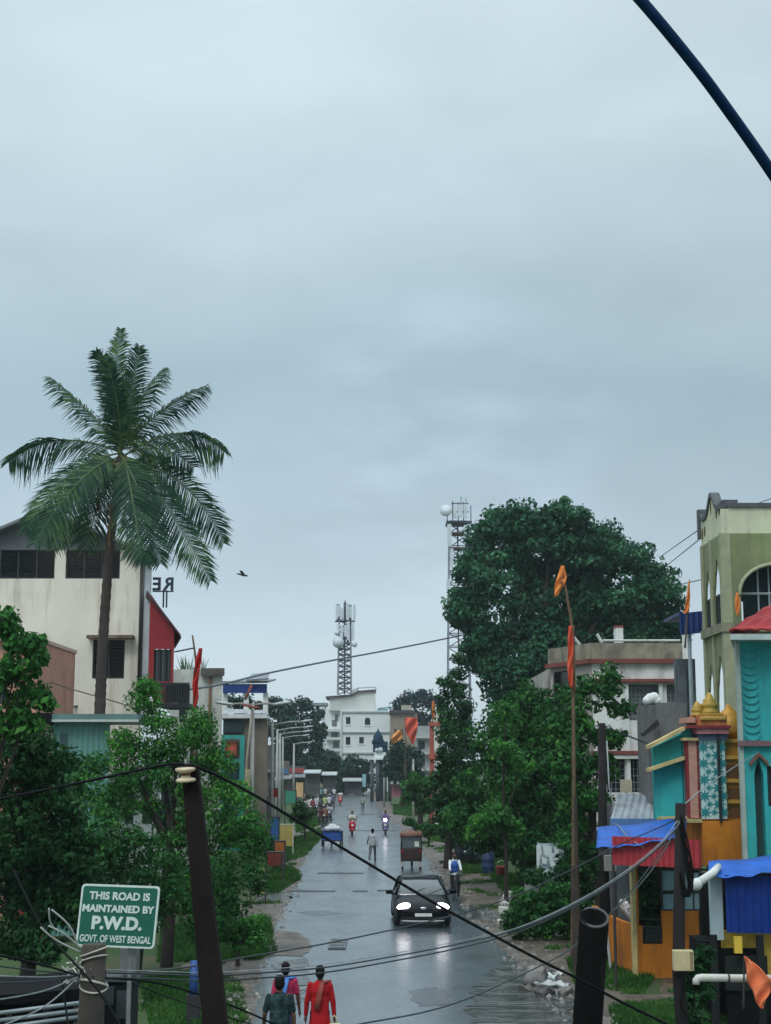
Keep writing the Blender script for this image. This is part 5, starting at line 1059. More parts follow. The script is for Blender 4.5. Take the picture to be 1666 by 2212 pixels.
m = MB(); m.box(D(1553, d), D(1720, d), d + .3, d + .4, ZZ(2052, d), ZZ(2014, d)); m.box(D(1640, d), D(1720, d), d + .2, d + .29, ZZ(2110, d), ZZ(2040, d)); m.build('fascia_board', YS, sh)
m = MB(); m.box(D(1566, d), D(1582, d), d - .25, d - .15, ZZ(2056, d), ZZ(2020, d)); m.build('hanging_sign', mat('sign_amber', (.62, .42, .05), .5), sh)
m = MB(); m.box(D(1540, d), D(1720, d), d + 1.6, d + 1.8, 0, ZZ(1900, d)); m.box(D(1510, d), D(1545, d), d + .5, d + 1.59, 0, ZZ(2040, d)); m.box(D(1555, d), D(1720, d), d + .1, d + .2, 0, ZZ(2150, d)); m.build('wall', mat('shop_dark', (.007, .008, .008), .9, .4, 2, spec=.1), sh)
m = MB(); m.box(D(1552, d), D(1640, d), d + .0, d + .099, ZZ(2140, d), ZZ(2066, d)); m.build('counter', mat('counter_dark', (.015, .018, .018), .6, .3, 3, spec=.2), sh)
m = MB()
for px in (1515, 1612): m.box(D(px, d), D(px + 14, d), d - .3, d - .2, 0, ZZ(2016, d))
build_each(m, 'post', mat('post_dark', (.014, .015, .016), .8, spec=.15), sh)
# white pipe and pennant, nearer
dp = 17; pp = thing('water_pipe', 'white plastic pipe with an elbow running in from the right edge', 'pipe', W(1580, 2112, dp))
MB().tube([W(1504, 2126, dp), W(1504, 2118, dp), W(1508, 2113, dp), W(1516, 2112, dp), W(1720, 2115, dp)], .042, 12).build('pipe', mat('pvc', (.50, .49, .44), .4, .12, 6, dirt=(.3, .28, .22), dirt_amt=.4), pp, True)
m = MB()
for px in (1574, 1640): m.tube([W(px - 2, 2113.5, dp), W(px + 2, 2113.5, dp)], .05, 12)
m.tube([W(1690, 2115, dp), W(1690, 2115, dp) * 1 - Vector((0, 0, W(1690, 2115, dp).z))], .04, 8); m.build('bracket', FRAME, pp)
# ================================================================ TREES
LM_BIG = leafmat('leaf_dark_broad', (.008, .044, .024), (.024, .105, .052), (.085, .25, .11), .25, .55)
LM_MID = leafmat('leaf_mid', (.007, .043, .012), (.025, .118, .027), (.10, .30, .048), .3, .55)
LM_BRI = leafmat('leaf_bright', (.012, .060, .014), (.042, .180, .032), (.16, .42, .065), .35, .55)
LM_DRK = leafmat('leaf_deep', (.004, .026, .009), (.013, .066, .019), (.065, .20, .046), .25, .5)
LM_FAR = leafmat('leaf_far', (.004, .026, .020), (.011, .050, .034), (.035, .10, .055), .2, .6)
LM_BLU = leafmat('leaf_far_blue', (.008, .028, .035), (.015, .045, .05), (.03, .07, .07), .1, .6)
LM_CON = leafmat('leaf_column', (.005, .027, .012), (.016, .062, .022), (.06, .18, .046), .25, .55)
# the great round tree
tree('great_tree', 'huge round broad crowned tree towering over the banded house', 94, 1140,
     [(1110, 1175, 78), (1190, 1160, 76), (1270, 1195, 78), (1345, 1255, 80), (1395, 1315, 75), (1420, 1365, 52), (1060, 1240, 60), (1045, 1320, 62), (1075, 1385, 58), (1150, 1340, 90, 2), (1240, 1310, 95, 1), (1320, 1350, 85, 1), (1165, 1255, 62, 2.5), (1130, 1440, 66), (1200, 1430, 70), (1290, 1420, 70), (1068, 1128, 34), (1045, 1165, 36), (1030, 1205, 36), (1090, 1112, 34), (1020, 1250, 38), (1005, 1290, 30), (1005, 1335, 30), (1125, 1110, 32), (1190, 1108, 30), (1255, 1130, 34), (1330, 1185, 40), (1375, 1205, 38), (1415, 1245, 40), (1445, 1290, 36), (1458, 1350, 28), (1050, 1420, 36), (1160, 1400, 70), (1070, 1430, 50), (1010, 1300, 36), (1030, 1380, 40), (1100, 1130, 45), (1160, 1120, 42), (1225, 1130, 45), (1300, 1180, 50), (1445, 1340, 36), (1440, 1385, 38), (1380, 1400, 60), (1105, 1510, 64), (1190, 1520, 70), (1120, 1590, 60), (1250, 1240, 80, 2)],
     .29, .85, 125, LM_BIG, 1.35, .55, wid=.66, sq=.6)
for px, py, r_ in (): pass
V, Q = leaves([(*W(1222, 1084, 94), .28, .3, .4), (*W(1216, 1096, 94), .3, .3, .35), (*W(1212, 1110, 94), .3, .3, .35)], .30, 70, .6)
gt = [o for o in col.objects if o.name == 'great_tree'][0]; np_mesh('top_sprig', V, Q, LM_BIG, gt)
# cypress-like creeper columns left of it
tree('creeper_column', 'slim pointed creeper clad column in front of the lattice tower', 78, 996, [(992, 1425, 11), (993, 1455, 15), (995, 1490, 19), (997, 1530, 24), (1000, 1570, 28), (1000, 1620, 34), (1000, 1680, 36), (1000, 1740, 38), (1000, 1790, 36)], .22, .32, 40, LM_CON, 1.4, .15, wid=.5, limbs=False)
tree('creeper_column', 'broad dark creeper clad tree left of the slim pointed one', 73, 965, [(967, 1475, 17), (965, 1505, 22), (967, 1545, 24), (966, 1590, 28), (964, 1640, 30), (966, 1690, 36), (970, 1740, 42), (985, 1785, 42)], .22, .34, 40, LM_DRK, 1.3, .18, wid=.5, limbs=False)
# mid tree in front
tree('street_tree', 'bushy green tree with bright leaf tips on the right verge', 62, 1128, [(1095, 1545, 42), (1060, 1600, 48), (1115, 1610, 62), (1080, 1680, 68), (1150, 1680, 70), (1040, 1745, 58), (1110, 1760, 75), (1180, 1750, 62), (1205, 1670, 45), (1215, 1790, 50), (1160, 1815, 55), (1060, 1800, 48), (1010, 1765, 38), (1020, 1690, 36), (1220, 1840, 40), (1180, 1520, 44), (1150, 1565, 52), (1200, 1575, 48), (1215, 1620, 42), (1130, 1500, 40), (1185, 1620, 52), (1130, 1835, 48), (1110, 1815, 34), (1190, 1845, 46), (1225, 1740, 40), (985, 1765, 22)], .19, .46, 85, LM_MID, 1.2, .18, wid=.55)
tree('street_tree', 'bright leafed sapling just before the bushy tree', 56, 1090, [(1090, 1535, 20), (1085, 1620, 26), (1130, 1650, 24), (1050, 1770, 28), (1080, 1765, 26), (1110, 1790, 24), (1030, 1795, 20)], .20, .30, 40, LM_BRI, 1.0, .07, wid=.55)
tree('vine_tree', 'loose leafy tree tangled round the dark pole before the banded house', 47, 1285, [(1312, 1460, 22), (1325, 1490, 28), (1335, 1530, 24), (1270, 1535, 34), (1250, 1580, 36), (1295, 1590, 34), (1325, 1590, 22), (1250, 1640, 40), (1290, 1660, 40), (1225, 1680, 34), (1265, 1720, 38), (1300, 1740, 26), (1230, 1760, 40), (1270, 1800, 40), (1225, 1840, 40), (1265, 1870, 40), (1300, 1840, 30), (1215, 1560, 34), (1205, 1640, 36), (1225, 1500, 26), (1265, 1480, 20)], .17, .30, 55, LM_MID, .85, .12, wid=.6)
# hedge on the right verge
tree('hedge', 'low rounded green hedge inside the pale kerb stones', 44.5, 1170, [(1125, 1955, 26), (1160, 1945, 30), (1200, 1940, 34), (1128, 1985, 28), (1170, 1985, 32), (1215, 1980, 36), (1225, 1940, 34), (1108, 1985, 18), (1105, 2003, 14), (1135, 2005, 18), (1165, 2006, 20), (1195, 2008, 20), (1228, 2006, 20)], .14, .24, 60, LM_MID, 1.2, .06, wid=.5, cat='hedge')
tree('shrub', 'dark climbing shrub behind the hedge and white posters', 49, 1205, [(1160, 1890, 26), (1200, 1900, 34), (1240, 1890, 34), (1230, 1860, 28), (1270, 1920, 30), (1285, 1880, 26), (1255, 1950, 26)], .18, .28, 50, LM_DRK, 1.0, .08, wid=.6, cat='shrub')
tree('garden_plant', 'dark bushy plant seen inside the orange veranda', 37.6, 1395, [(1392, 1900, 16), (1402, 1940, 18), (1388, 1965, 16), (1408, 1985, 12)], .16, .16, 40, LM_DRK, 1.0, .03, cat='plant')
tree('roadside_plant', 'leafy plant growing beside the pole with the meter box', 22.5, 1500, [(1492, 2110, 26), (1505, 2075, 18), (1488, 2150, 26), (1515, 2140, 20), (1500, 2190, 24), (1520, 2060, 12)], .17, .13, 26, LM_DRK, .9, .02, wid=.4, cat='plant')
# right kerb, farther
tree('street_tree', 'round green roadside tree beyond the rickshaw on the right', 112, 905, [(905, 1690, 26), (925, 1700, 26), (885, 1700, 22), (915, 1730, 24), (940, 1735, 26), (890, 1725, 18)], .28, .42, 45, LM_MID, 1.1, .2)
tree('street_tree', 'shaded green tree before the brown block down the right kerb', 165, 868, [(870, 1625, 28), (850, 1640, 22), (890, 1640, 22), (865, 1665, 26), (895, 1670, 22), (845, 1670, 18)], .42, .6, 45, LM_FAR, 1.1, .25)
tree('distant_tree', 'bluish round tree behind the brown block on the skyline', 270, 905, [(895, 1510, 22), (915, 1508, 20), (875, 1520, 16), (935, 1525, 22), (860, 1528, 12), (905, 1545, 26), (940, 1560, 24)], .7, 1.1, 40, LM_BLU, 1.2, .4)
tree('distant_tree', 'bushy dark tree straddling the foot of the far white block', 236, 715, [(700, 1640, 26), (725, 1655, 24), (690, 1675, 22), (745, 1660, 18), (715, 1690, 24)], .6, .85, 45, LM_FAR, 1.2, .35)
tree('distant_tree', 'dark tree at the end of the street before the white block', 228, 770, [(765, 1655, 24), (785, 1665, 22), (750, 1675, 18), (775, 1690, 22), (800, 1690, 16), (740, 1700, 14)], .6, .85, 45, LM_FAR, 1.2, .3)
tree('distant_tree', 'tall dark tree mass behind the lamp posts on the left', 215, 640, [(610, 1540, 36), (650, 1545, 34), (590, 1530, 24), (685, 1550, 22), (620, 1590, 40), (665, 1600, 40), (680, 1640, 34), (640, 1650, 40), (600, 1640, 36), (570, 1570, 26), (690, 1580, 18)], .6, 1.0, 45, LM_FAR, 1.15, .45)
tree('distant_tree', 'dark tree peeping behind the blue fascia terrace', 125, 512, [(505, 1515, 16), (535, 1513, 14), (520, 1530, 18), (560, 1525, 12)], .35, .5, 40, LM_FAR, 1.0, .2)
# left side
tree('street_tree', 'feathery bright green tree behind the insulator pole', 39, 370, [(420, 1580, 40), (385, 1605, 46), (330, 1610, 46), (445, 1625, 42), (285, 1645, 48), (355, 1665, 56), (430, 1690, 52), (480, 1660, 34), (495, 1720, 46), (440, 1760, 56), (370, 1760, 60), (300, 1730, 54), (255, 1690, 40), (205, 1720, 46), (200, 1655, 30), (165, 1690, 30), (350, 1560, 36), (260, 1600, 34), (550, 1790, 42), (505, 1800, 46), (312, 1520, 26), (318, 1485, 16), (430, 1560, 22), (395, 1840, 50), (470, 1850, 52), (535, 1850, 42)], .12, .32, 95, LM_BRI, 1.15, .14, wid=.42, depth=.7)
tree('street_tree', 'shaded leafy tree below the feathery one on the left', 36, 300, [(200, 1830, 52), (215, 1900, 54), (190, 1960, 50), (250, 1980, 50), (290, 1840, 54), (340, 1890, 56), (270, 1920, 58), (410, 1920, 56), (340, 1970, 50), (240, 1850, 40), (225, 1780, 36), (470, 1910, 50), (500, 1960, 40), (430, 1980, 42), (550, 1900, 30)], .12, .30, 90, LM_MID, 1.15, .14, wid=.45)
tree('street_tree', 'dense dark green tree filling the lower left edge', 31, 70, [(10, 1610, 46), (50, 1610, 40), (30, 1640, 50), (85, 1630, 46), (130, 1660, 40), (20, 1710, 60), (95, 1720, 66), (150, 1740, 42), (40, 1800, 75), (120, 1810, 70), (175, 1810, 36), (30, 1890, 75), (110, 1900, 76), (170, 1890, 50), (60, 1970, 66), (140, 1975, 60), (20, 2020, 50), (100, 2040, 46)], .135, .30, 100, LM_DRK, 1.15, .16, wid=.5)
tree('broadleaf_tree', 'open branched tree with large leaves at the left edge', 29, -75, [(22, 1335, 20), (14, 1365, 18), (45, 1395, 26), (75, 1390, 14), (20, 1430, 34), (60, 1440, 30), (85, 1420, 10), (30, 1490, 40), (75, 1500, 26), (95, 1520, 12), (20, 1550, 40), (60, 1560, 26), (-20, 1480, 40), (-20, 1560, 40)], .17, .20, 34, LM_BRI, .95, .05, wid=.5)
tree('shrub', 'low green bush on the grass right of the insulator pole', 39, 520, [(500, 1985, 30), (540, 2000, 26), (470, 2010, 30), (555, 2020, 18), (520, 2030, 24), (440, 2030, 24)], .13, .22, 60, LM_BRI, 1.2, .05, cat='shrub')
tree('shrub', 'sparse bush between the red bin and the yellow board', 74, 595, [(560, 1840, 22), (575, 1810, 20), (590, 1835, 12), (560, 1800, 22)], .18, .28, 45, LM_MID, 1.1, .06, cat='shrub')
tree('shrub', 'green bush beside the far blue cart on the left verge', 98, 660, [(655, 1770, 16), (640, 1760, 16), (670, 1762, 12), (650, 1745, 12)], .22, .32, 45, LM_MID, 1.1, .06, cat='shrub')
tree('shrub', 'bushes along the right grass before the parked motor rickshaw', 92, 925, [(905, 1790, 12), (925, 1795, 14), (945, 1790, 16), (960, 1800, 14), (885, 1775, 10)], .2, .3, 45, LM_MID, 1.1, .06, cat='shrub')
tree('shrub', 'dark undergrowth behind the parked motor rickshaw', 79, 1060, [(1000, 1820, 18), (1040, 1825, 24), (1075, 1830, 24), (1095, 1845, 22), (1020, 1800, 22)], .2, .3, 50, LM_DRK, 1.1, .08, cat='shrub')

# ---- coconut palm
d = 50; s = F * math.cos(TH) / d; bx = XX(214, d); pr_ = thing('coconut_palm', 'tall coconut palm with a full crown in front of the cream house', 'palm tree', (bx, d, 0))
c0 = W(262, 985, d)
tr = spline([(bx - .08, d, -.1), W(215, 1560, d), W(222, 1400, d), W(236, 1200, d), W(250, 1080, d), c0], 26)
m = MB(); n = len(tr); m.tube(tr, [(.21 - .09 * i / n) * (1.07 if i % 3 == 0 else .97) for i in range(n)], 10); m.build('trunk', mat('palm_bark', (.055, .042, .035), .9, .3, 5, dirt=(.03, .025, .022), dirt_amt=.5, bump=.5, bscale=12), pr_, True)
LP = leafmat('palm_leaf', (.006, .036, .028), (.024, .085, .042), (.15, .25, .075), .3, .45)
SPINE = mat('palm_spine', (.07, .11, .035), .5, .3, 3)
#  (control x,y  tip x,y  depth of control / tip)
fronds = [((250, 850), (262, 722), 0, .3), ((285, 840), (300, 742), -.3, -.5), ((300, 860), (345, 795), .3, .5), ((240, 830), (205, 752), -.5, -.8), ((215, 880), (110, 805), 0, .2), ((330, 900), (445, 825), 0, -.2), ((130, 905), (12, 990), .2, .4),
          ((400, 900), (492, 985), .2, .3), ((360, 930), (430, 1000), 1.0, 1.8), ((140, 985), (45, 1155), -.4, -.6), ((170, 990), (75, 1190), -1.0, -1.6), ((190, 1010), (118, 1198), .8, 1.2), ((225, 1040), (190, 1200), .4, .6), ((400, 1010), (476, 1170), .3, .5), ((350, 1030), (450, 1250), -.5, -.8), ((310, 1040), (355, 1230), -1.1, -1.5), ((290, 1050), (300, 1205), -1.4, -1.9), ((270, 900), (275, 800), 1.0, 1.7), ((255, 880), (235, 770), -1., -1.6)]
SV = []; LVv = []
sp_mb = MB()
for ctrl, tip, dc, dt_ in fronds:
    ctrl = (ctrl[0] + random.uniform(-14, 14), ctrl[1] + random.uniform(-10, 14)); tip = (tip[0] + random.uniform(-10, 10), tip[1] + random.uniform(-14, 12))
    p0 = c0 + Vector((random.uniform(-.1, .1), random.uniform(-.1, .1), random.uniform(-.1, .15))); p1 = W(*ctrl, d + dc); p2 = W(*tip, d + dt_)
    pts = [p0 * (1 - t) ** 2 + p1 * 2 * t * (1 - t) + p2 * t * t for t in [i / 22 for i in range(23)]]
    sp_mb.tube(pts, [.032 * (1 - i / 23) + .005 for i in range(23)], 5)
    L = sum((b_ - a).length for a, b_ in zip(pts, pts[1:]))
    nl = int(L * 24); up_f = tip[1] < 900; outer = abs(tip[0] - 262) > 90 and tip[1] < 1010; wq = .42 if up_f else .9; lq = (.92 if outer else .74) if up_f else .95
    for k in range(nl):
        t = .10 + .90 * k / nl; p = p0 * (1 - t) ** 2 + p1 * 2 * t * (1 - t) + p2 * t * t; tg = ((p1 - p0) * (1 - t) + (p2 - p1) * t).normalized()
        side = tg.cross(Vector((0, 0, 1)));
        s2 = tg.cross(Vector((0, 1, 0))); s2 = s2 * (-1 if s2.dot(side) < 0 else 1); side = (side * (1 - wq * .6) + s2 * wq + Vector((.02, 0, 0))).normalized()
        nrm = side.cross(tg).normalized()
        for q in (-1, 1):
            ln = lq * (.50 + .55 * math.sin(math.pi * min(1, t * .95 + .03)) ** .7) * random.uniform(.8, 1.15) * (1.0 if t < .85 else 1.0 - (t - .85) * 3)
            sd_ = Vector((side.x, side.y, side.z * (.45 if outer else 1)))
            dr_ = (sd_ * q * .95 + tg * ((.55 + .5 * t) if up_f else (.30 + .45 * t)) - nrm * .12 + Vector((random.uniform(-.14, .14), random.uniform(-.14, .14), random.uniform(-.1, .05)))).normalized()
            drop = Vector((0, 0, -1)) * ln * (random.uniform(.5, .95) if outer else random.uniform(.2, .55))
            m1_ = p + dr_ * ln * .5 + drop * .18; e_ = p + dr_ * ln * .92 + drop * .75
            n2 = (nrm + Vector((random.uniform(-.5, .5), random.uniform(-.8, .3), random.uniform(-.5, .5)))); wv = (e_ - p).cross(n2).normalized() * .024
            LVv += [p - wv * .5, p + wv * .5, m1_ + wv, m1_ - wv, m1_ - wv, m1_ + wv, e_ + wv * .15, e_ - wv * .15]
V = np.array([tuple(v) for v in LVv]); np_mesh('frond_leaflets', V, np.arange(len(V)).reshape(-1, 4), LP, pr_)
sp_mb.build('frond_spine', SPINE, pr_, True)
DEAD = mat('dead_frond', (.16, .10, .045), .9, .4, 6)
for tx, ty, dd_ in ((236, 1175, -.5), (285, 1160, .4), (215, 1140, .5)):
    m = MB(); p2 = W(tx, ty, d + dd_); q1 = c0.lerp(p2, .4) + Vector(((tx - 250) * .012, 0, .15)); pts = spline([c0, q1, p2], 8); m.tube(pts, [.03 - .0012 * i for i in range(len(pts))], 5)
    for k in range(34):
        a = pts[4 + k * 12 // 34]; e = a + Vector((random.uniform(-.22, .22), random.uniform(-.2, .2), -random.uniform(.25, .7))); w_ = Vector((.012, .006, 0)); m.add([a - w_, a + w_, e], [(0, 1, 2)])
    m.build('dead_frond', DEAD, pr_)
m = MB()
for i in range(7): a = i * .9; m.ell(c0 + Vector((.26 * math.cos(a), .26 * math.sin(a), -.25 - .08 * (i % 3))), (.11, .11, .14), 8, 6)
m.build('coconut', mat('coconut', (.07, .08, .03), .5, .3, 6), pr_, True)
# ================================================================ FAR END OF THE STREET
d = 245; fb = thing('white_block', 'white three storey block closing the view at the street end', 'building', (D(790, d), d, 0))
FW = mat('far_white', (.72, .76, .75), .85, .06, .15, dirt=(.45, .48, .47), dirt_amt=.3, dirt_scale=.2)
x0, x1 = D(735, d), D(843, d); ux_ = lambda px: D(px, d) - x0; zt = ZZ(1568, d); ztop = ZZ(1553, d)
wins = []
for px, w_, y0, y1, k in ((755, 6, 1616, 1602, 'rect'), (774, 6, 1610, 1598, 'rect')): pass
WN = [(752, 760, 1628, 1608, 'rect'), (783, 793, 1622, 1607, 'rect'), (748, 758, 1563, 1548, 'rect')]
rows = [((743, 749), 1625, 1608, 'rect'), ((747, 757), 1564, 1549, 'rect'), ((788, 800), 1566, 1550, 'arch'), ((747, 757), 1609, 1592, 'rect'), ((776, 786), 1606, 1592, 'rect')]
rows = rows[1:]
m = MB(); m.panel((x0, d, 0), (1, 0, 0), (0, 1, 0), x1 - x0, ZZ(1535, d), [(ux_(a), ux_(b_), ZZ(y0, d), ZZ(y1, d), k) for (a, b_), y0, y1, k in rows], .4)
m.box(x0, x0 + .3, d + .41, d + 14, 0, ZZ(1535, d)); m.box(x1 - .3, x1, d + .41, d + 14, 0, ZZ(1535, d)); m.box(x0, x1, d + .41, d + 14, ZZ(1535, d) - .3, ZZ(1535, d) - .01)
m.box(D(700, d), x0 - .01, d + 3, d + 13, 0, ZZ(1530, d)); m.build('wall', FW, fb)
m = MB()
for (a, b_), y0, y1, k in rows: m.box(D(a, d), D(b_, d), d + .3, d + .33, ZZ(y0, d), ZZ(y1, d))
wn = build_each(m, 'window', DARKGL, fb); m = MB()
for (a, b_), y0, y1, k in rows:
    m.box(D(a, d) - .1, D(b_, d) + .1, d - .1, d - .003, ZZ(y0, d) - .2, ZZ(y0, d))
m.build('sill', FW, wn)
GB = mat('far_grey_band', (.36, .41, .42), .8)
m = MB()
for y in (1538, 1582, 1627): m.box(D(733, d), D(844, d), d - .25, d - .003, ZZ(y + 1.5, d), ZZ(y - 1.5, d))
m.box(D(843, d) + .02, D(850, d), d + 2, d + 5, 0, ZZ(1530, d)); m.build('band', GB, fb)
m = MB(); pl = [(712, 1505), (760, 1501), (775, 1494), (810, 1492), (812, 1535), (712, 1535)]
m.prism([W(a, b_, d + 2) for a, b_ in pl], (0, 8, 0)); m.build('stair_head', mat('far_cream', (.60, .61, .58), .85, .08, .2), fb)
m = MB(); pl = [(704, 1504), (758, 1500), (774, 1492), (812, 1489), (812, 1493), (775, 1496), (760, 1504), (704, 1509)]
m.prism([W(a, b_, d + 1.6) for a, b_ in pl], (0, 9, 0)); m.build('stair_roof', mat('far_maroon', (.10, .075, .09), .8), fb)
m = MB()
for a, b_ in (((758, 1498), (774, 1490)), ((774, 1486), (812, 1484)), ((760, 1493), (774, 1486)), ((812, 1484), (812, 1492)), ((774, 1486), (774, 1494))): m.tube([W(*a, d + 1.8), W(*b_, d + 1.8)], .09, 5)
m.build('roof_railing', mat('far_rail', (.45, .45, .50), .6), fb)
m = MB()
for y in (1574, 1592, 1617): m.box(D(703, d), D(736, d), d + 1.6, d + 2.99, ZZ(y + 6, d), ZZ(y, d))
build_each(m, 'balcony', mat('far_balcony', (.55, .57, .56), .8), fb)
m = MB()
for y, a, b_ in ((1560, 715, 726), (1588, 714, 728), (1607, 718, 731), (1548, 722, 729)): m.box(D(a, d), D(b_, d), d + 2.9, d + 2.99, ZZ(y + 8, d), ZZ(y - 6, d))
build_each(m, 'balcony_door', mat('far_dim', (.16, .17, .17), .8), fb)
m = MB(); m.tube([(D(737, d), d - .3, 0), (D(737, d), d - .3, ZZ(1535, d))], .16, 6); m.build('drain_pipe', mat('far_pipe', (.6, .62, .61), .7), fb)
m = MB(); m.box(D(815, d), D(838, d), d + .5, d + 3, ZZ(1535, d) + .002, ZZ(1531, d)); m.tube([W(818, 1530, d + 1), W(845, 1528, d + 1)], .1, 5); m.build('roof_slab', mat('far_teal', (.10, .22, .24), .7), fb)
# grey long roof on posts
d = 252; rf = thing('long_shed_roof', 'long grey roof on thin posts left of the far white block', 'roof', (D(665, d), d, 0))
m = MB(); m.box(D(612, d), D(706, d), d, d + 6, ZZ(1524, d), ZZ(1518, d)); m.build('roof', mat('far_roof_grey', (.26, .28, .31), .7), rf)
m = MB()
for px in (620, 650, 675, 702): m.tube([(D(px, d), d + 1, 0), (D(px, d), d + 1, ZZ(1523, d))], .15, 6)
build_each(m, 'post', GB, rf)
# brown block
d = 232; bb = thing('brown_block', 'brown brick block with a dark flat roof right of the white one', 'building', (D(875, d), d, 0))
m = MB(); m.box(D(844, d), D(902, d), d, d + 12, 0, ZZ(1541, d)); m.build('wall', mat('brick_brown', (.27, .225, .18), .9, .2, .5, dirt=(.15, .12, .10), dirt_amt=.4, dirt_scale=.4), bb)
m = MB(); m.box(D(842, d), D(897, d), d - .6, d + 12.5, ZZ(1541, d) + .01, ZZ(1534, d)); m.build('roof', mat('brick_roof', (.06, .06, .07), .8), bb)
m = MB(); m.box(D(868, d), D(890, d), d + 2, d + 5, ZZ(1534, d) + .01, ZZ(1522, d)); m.build('roof_room', mat('roof_room', (.38, .35, .28), .8, .3, .6), bb)
m = MB()
for px in (852, 866): m.box(D(px, d), D(px + 5, d), d - .05, d + .1, ZZ(1590, d), ZZ(1575, d))
build_each(m, 'window', DARKGL, bb)
d = 215; tb2 = thing('pale_block', 'pale grey house with balconies behind the striped gate pillar', 'building', (D(915, d), d, 0))
m = MB(); m.box(D(900, d), D(946, d), d, d + 12, 0, ZZ(1568, d)); m.build('wall', mat('far_grey', (.30, .31, .31), .9, .2, .4), tb2)
m = MB()
for y in (1590, 1625, 1660): m.box(D(898, d), D(938, d), d - 1, d - .01, ZZ(y + 5, d), ZZ(y, d))
build_each(m, 'balcony', mat('far_balcony2', (.42, .42, .40), .8), tb2)
m = MB()
for y in (1600, 1634): m.box(D(904, d), D(918, d), d - .03, d + .1, ZZ(y + 18, d), ZZ(y, d))
build_each(m, 'window', DARKGL, tb2)
# big cloth flags
def flag(name, label, pole, cloth_px, d, m_, pr=.03, polemat=None, cat='flag', wob=.12, group=None, base=None):
    x_, y0 = pole[0][0], pole[0][1]; b_ = W(pole[0][0], pole[0][1], d) if base is None else base
    t = thing(name, label, cat, b_, 0, group); pts = [W(a[0], a[1], d) for a in pole]
    MB().tube(spline(pts, 6), [pr * (1.15 - .6 * i / (6 * (len(pts) - 1))) for i in range(6 * (len(pts) - 1) + 1)], 8).build('pole', polemat or BAMBOO, t, True)
    # cloth: list of rows (left x, right x, y)
    vs = []; fs = []; nx = 8; rows_ = []
    for (a, b2, y), (c, e2, y2) in zip(cloth_px, cloth_px[1:]):
        for k in range(4): q = k / 4; rows_.append((a + (c - a) * q, b2 + (e2 - b2) * q, y + (y2 - y) * q))
    rows_.append(cloth_px[-1])
    for r_, (a, b2, y) in enumerate(rows_):
        for i in range(nx + 1): q = i / nx; vs.append(W(a + (b2 - a) * q, y, d - .05 + wob * math.sin(q * 7 + r_ * .7)))
    for r_ in range(len(rows_) - 1):
        for i in range(nx): q = r_ * (nx + 1) + i; fs.append((q, q + 1, q + nx + 2, q + nx + 1))
    o = MB().add(vs, fs).build('cloth', m_, t, True); sd = o.modifiers.new('t', 'SOLIDIFY'); sd.thickness = .008; return t
BAMBOO = mat('bamboo', (.13, .085, .045), .7, .4, 4, dirt=(.05, .035, .025), dirt_amt=.5, dirt_scale=3); SAF = mat('saffron_cloth', (.75, .17, .035), .8, .2, 1.5, tint=(.75, .28, .06)); RDF = mat('red_flag_cloth', (.60, .045, .035), .8, .3, 1.0, tint=(.7, .14, .05))
ORF = mat('pale_orange_cloth', (.68, .28, .08), .8, .35, .8); RFF = mat('coral_cloth', (.62, .10, .06), .8, .35, .8)
flag('saffron_flag', 'saffron pennant with a small dark emblem at the tip of the leaning bamboo pole', [(1238, 2066), (1239, 1900), (1240, 1700), (1238, 1480), (1236, 1360), (1225, 1290), (1216, 1235)], [(1212, 1219, 1222), (1204, 1224, 1246), (1199, 1221, 1262), (1198, 1208, 1280), (1198, 1200, 1290)], 38, SAF, .055, wob=.05)
fl_ = [o for o in col.objects if o.name == 'saffron_flag'][0]
m = MB(); m.ell(W(1213, 1258, 37.86), (.05, .012, .06), 10, 6); m.ell(W(1212, 1248, 37.86), (.03, .012, .03), 8, 6); m.build('emblem', mat('emblem_brown', (.30, .09, .03), .8), fl_)
t = flag('saffron_flag', 'long orange and red streamer hanging halfway down the bamboo pole', [(1243, 1500), (1240, 1350)], [(1229, 1236, 1352), (1226, 1238, 1380), (1228, 1240, 1410), (1225, 1237, 1440), (1228, 1238, 1465), (1231, 1239, 1486)], 37.9, RDF, .02, wob=.08)
flag('red_flag', 'furled red flag on a pole above the left hand trees', [(421, 1640), (420, 1500), (424, 1440), (416, 1372)], [(430, 437, 1400), (423, 436, 1425), (418, 430, 1455), (416, 428, 1480), (418, 429, 1505), (416, 422, 1535)], 44, mat('deep_red_cloth', (.38, .022, .02), .9, .3, 2, spec=.1), .045, wob=.06)
flag('orange_pennant', 'narrow orange pennant beside the navy canopy', [(1480, 1400), (1490, 1252)], [(1487, 1490, 1256), (1483, 1491, 1290), (1479, 1489, 1318), (1476, 1488, 1325)], 50.5, SAF, .03, wob=.05)
flag('orange_pennant', 'small frayed orange pennant on the arcaded building corner', [(1594, 1330), (1595, 1272)], [(1591, 1595, 1280), (1587, 1599, 1300), (1589, 1598, 1318), (1592, 1596, 1330)], 47.5, SAF, .025, wob=.05)
flag('saffron_flag', 'large coral red flag hanging over the far right kerb', [(876, 1700), (875, 1548)], [(875, 901, 1550), (875, 903, 1562), (876, 902, 1576), (881, 899, 1590), (887, 897, 1600), (890, 893, 1608)], 160, RFF, .05, wob=.3)
flag('saffron_flag', 'pale orange triangular flag below the far brown block', [(842, 1700), (843, 1580)], [(856, 869, 1578), (848, 869, 1590), (843, 866, 1600), (842, 858, 1608)], 165, ORF, .05, wob=.3)
flag('orange_pennant', 'tiny orange pennant topping the striped gate pillar', [(934, 1565), (935, 1512)], [(934, 938, 1514), (933, 939, 1528), (934, 938, 1544), (935, 937, 1552)], 119.8, SAF, .035, wob=.1)
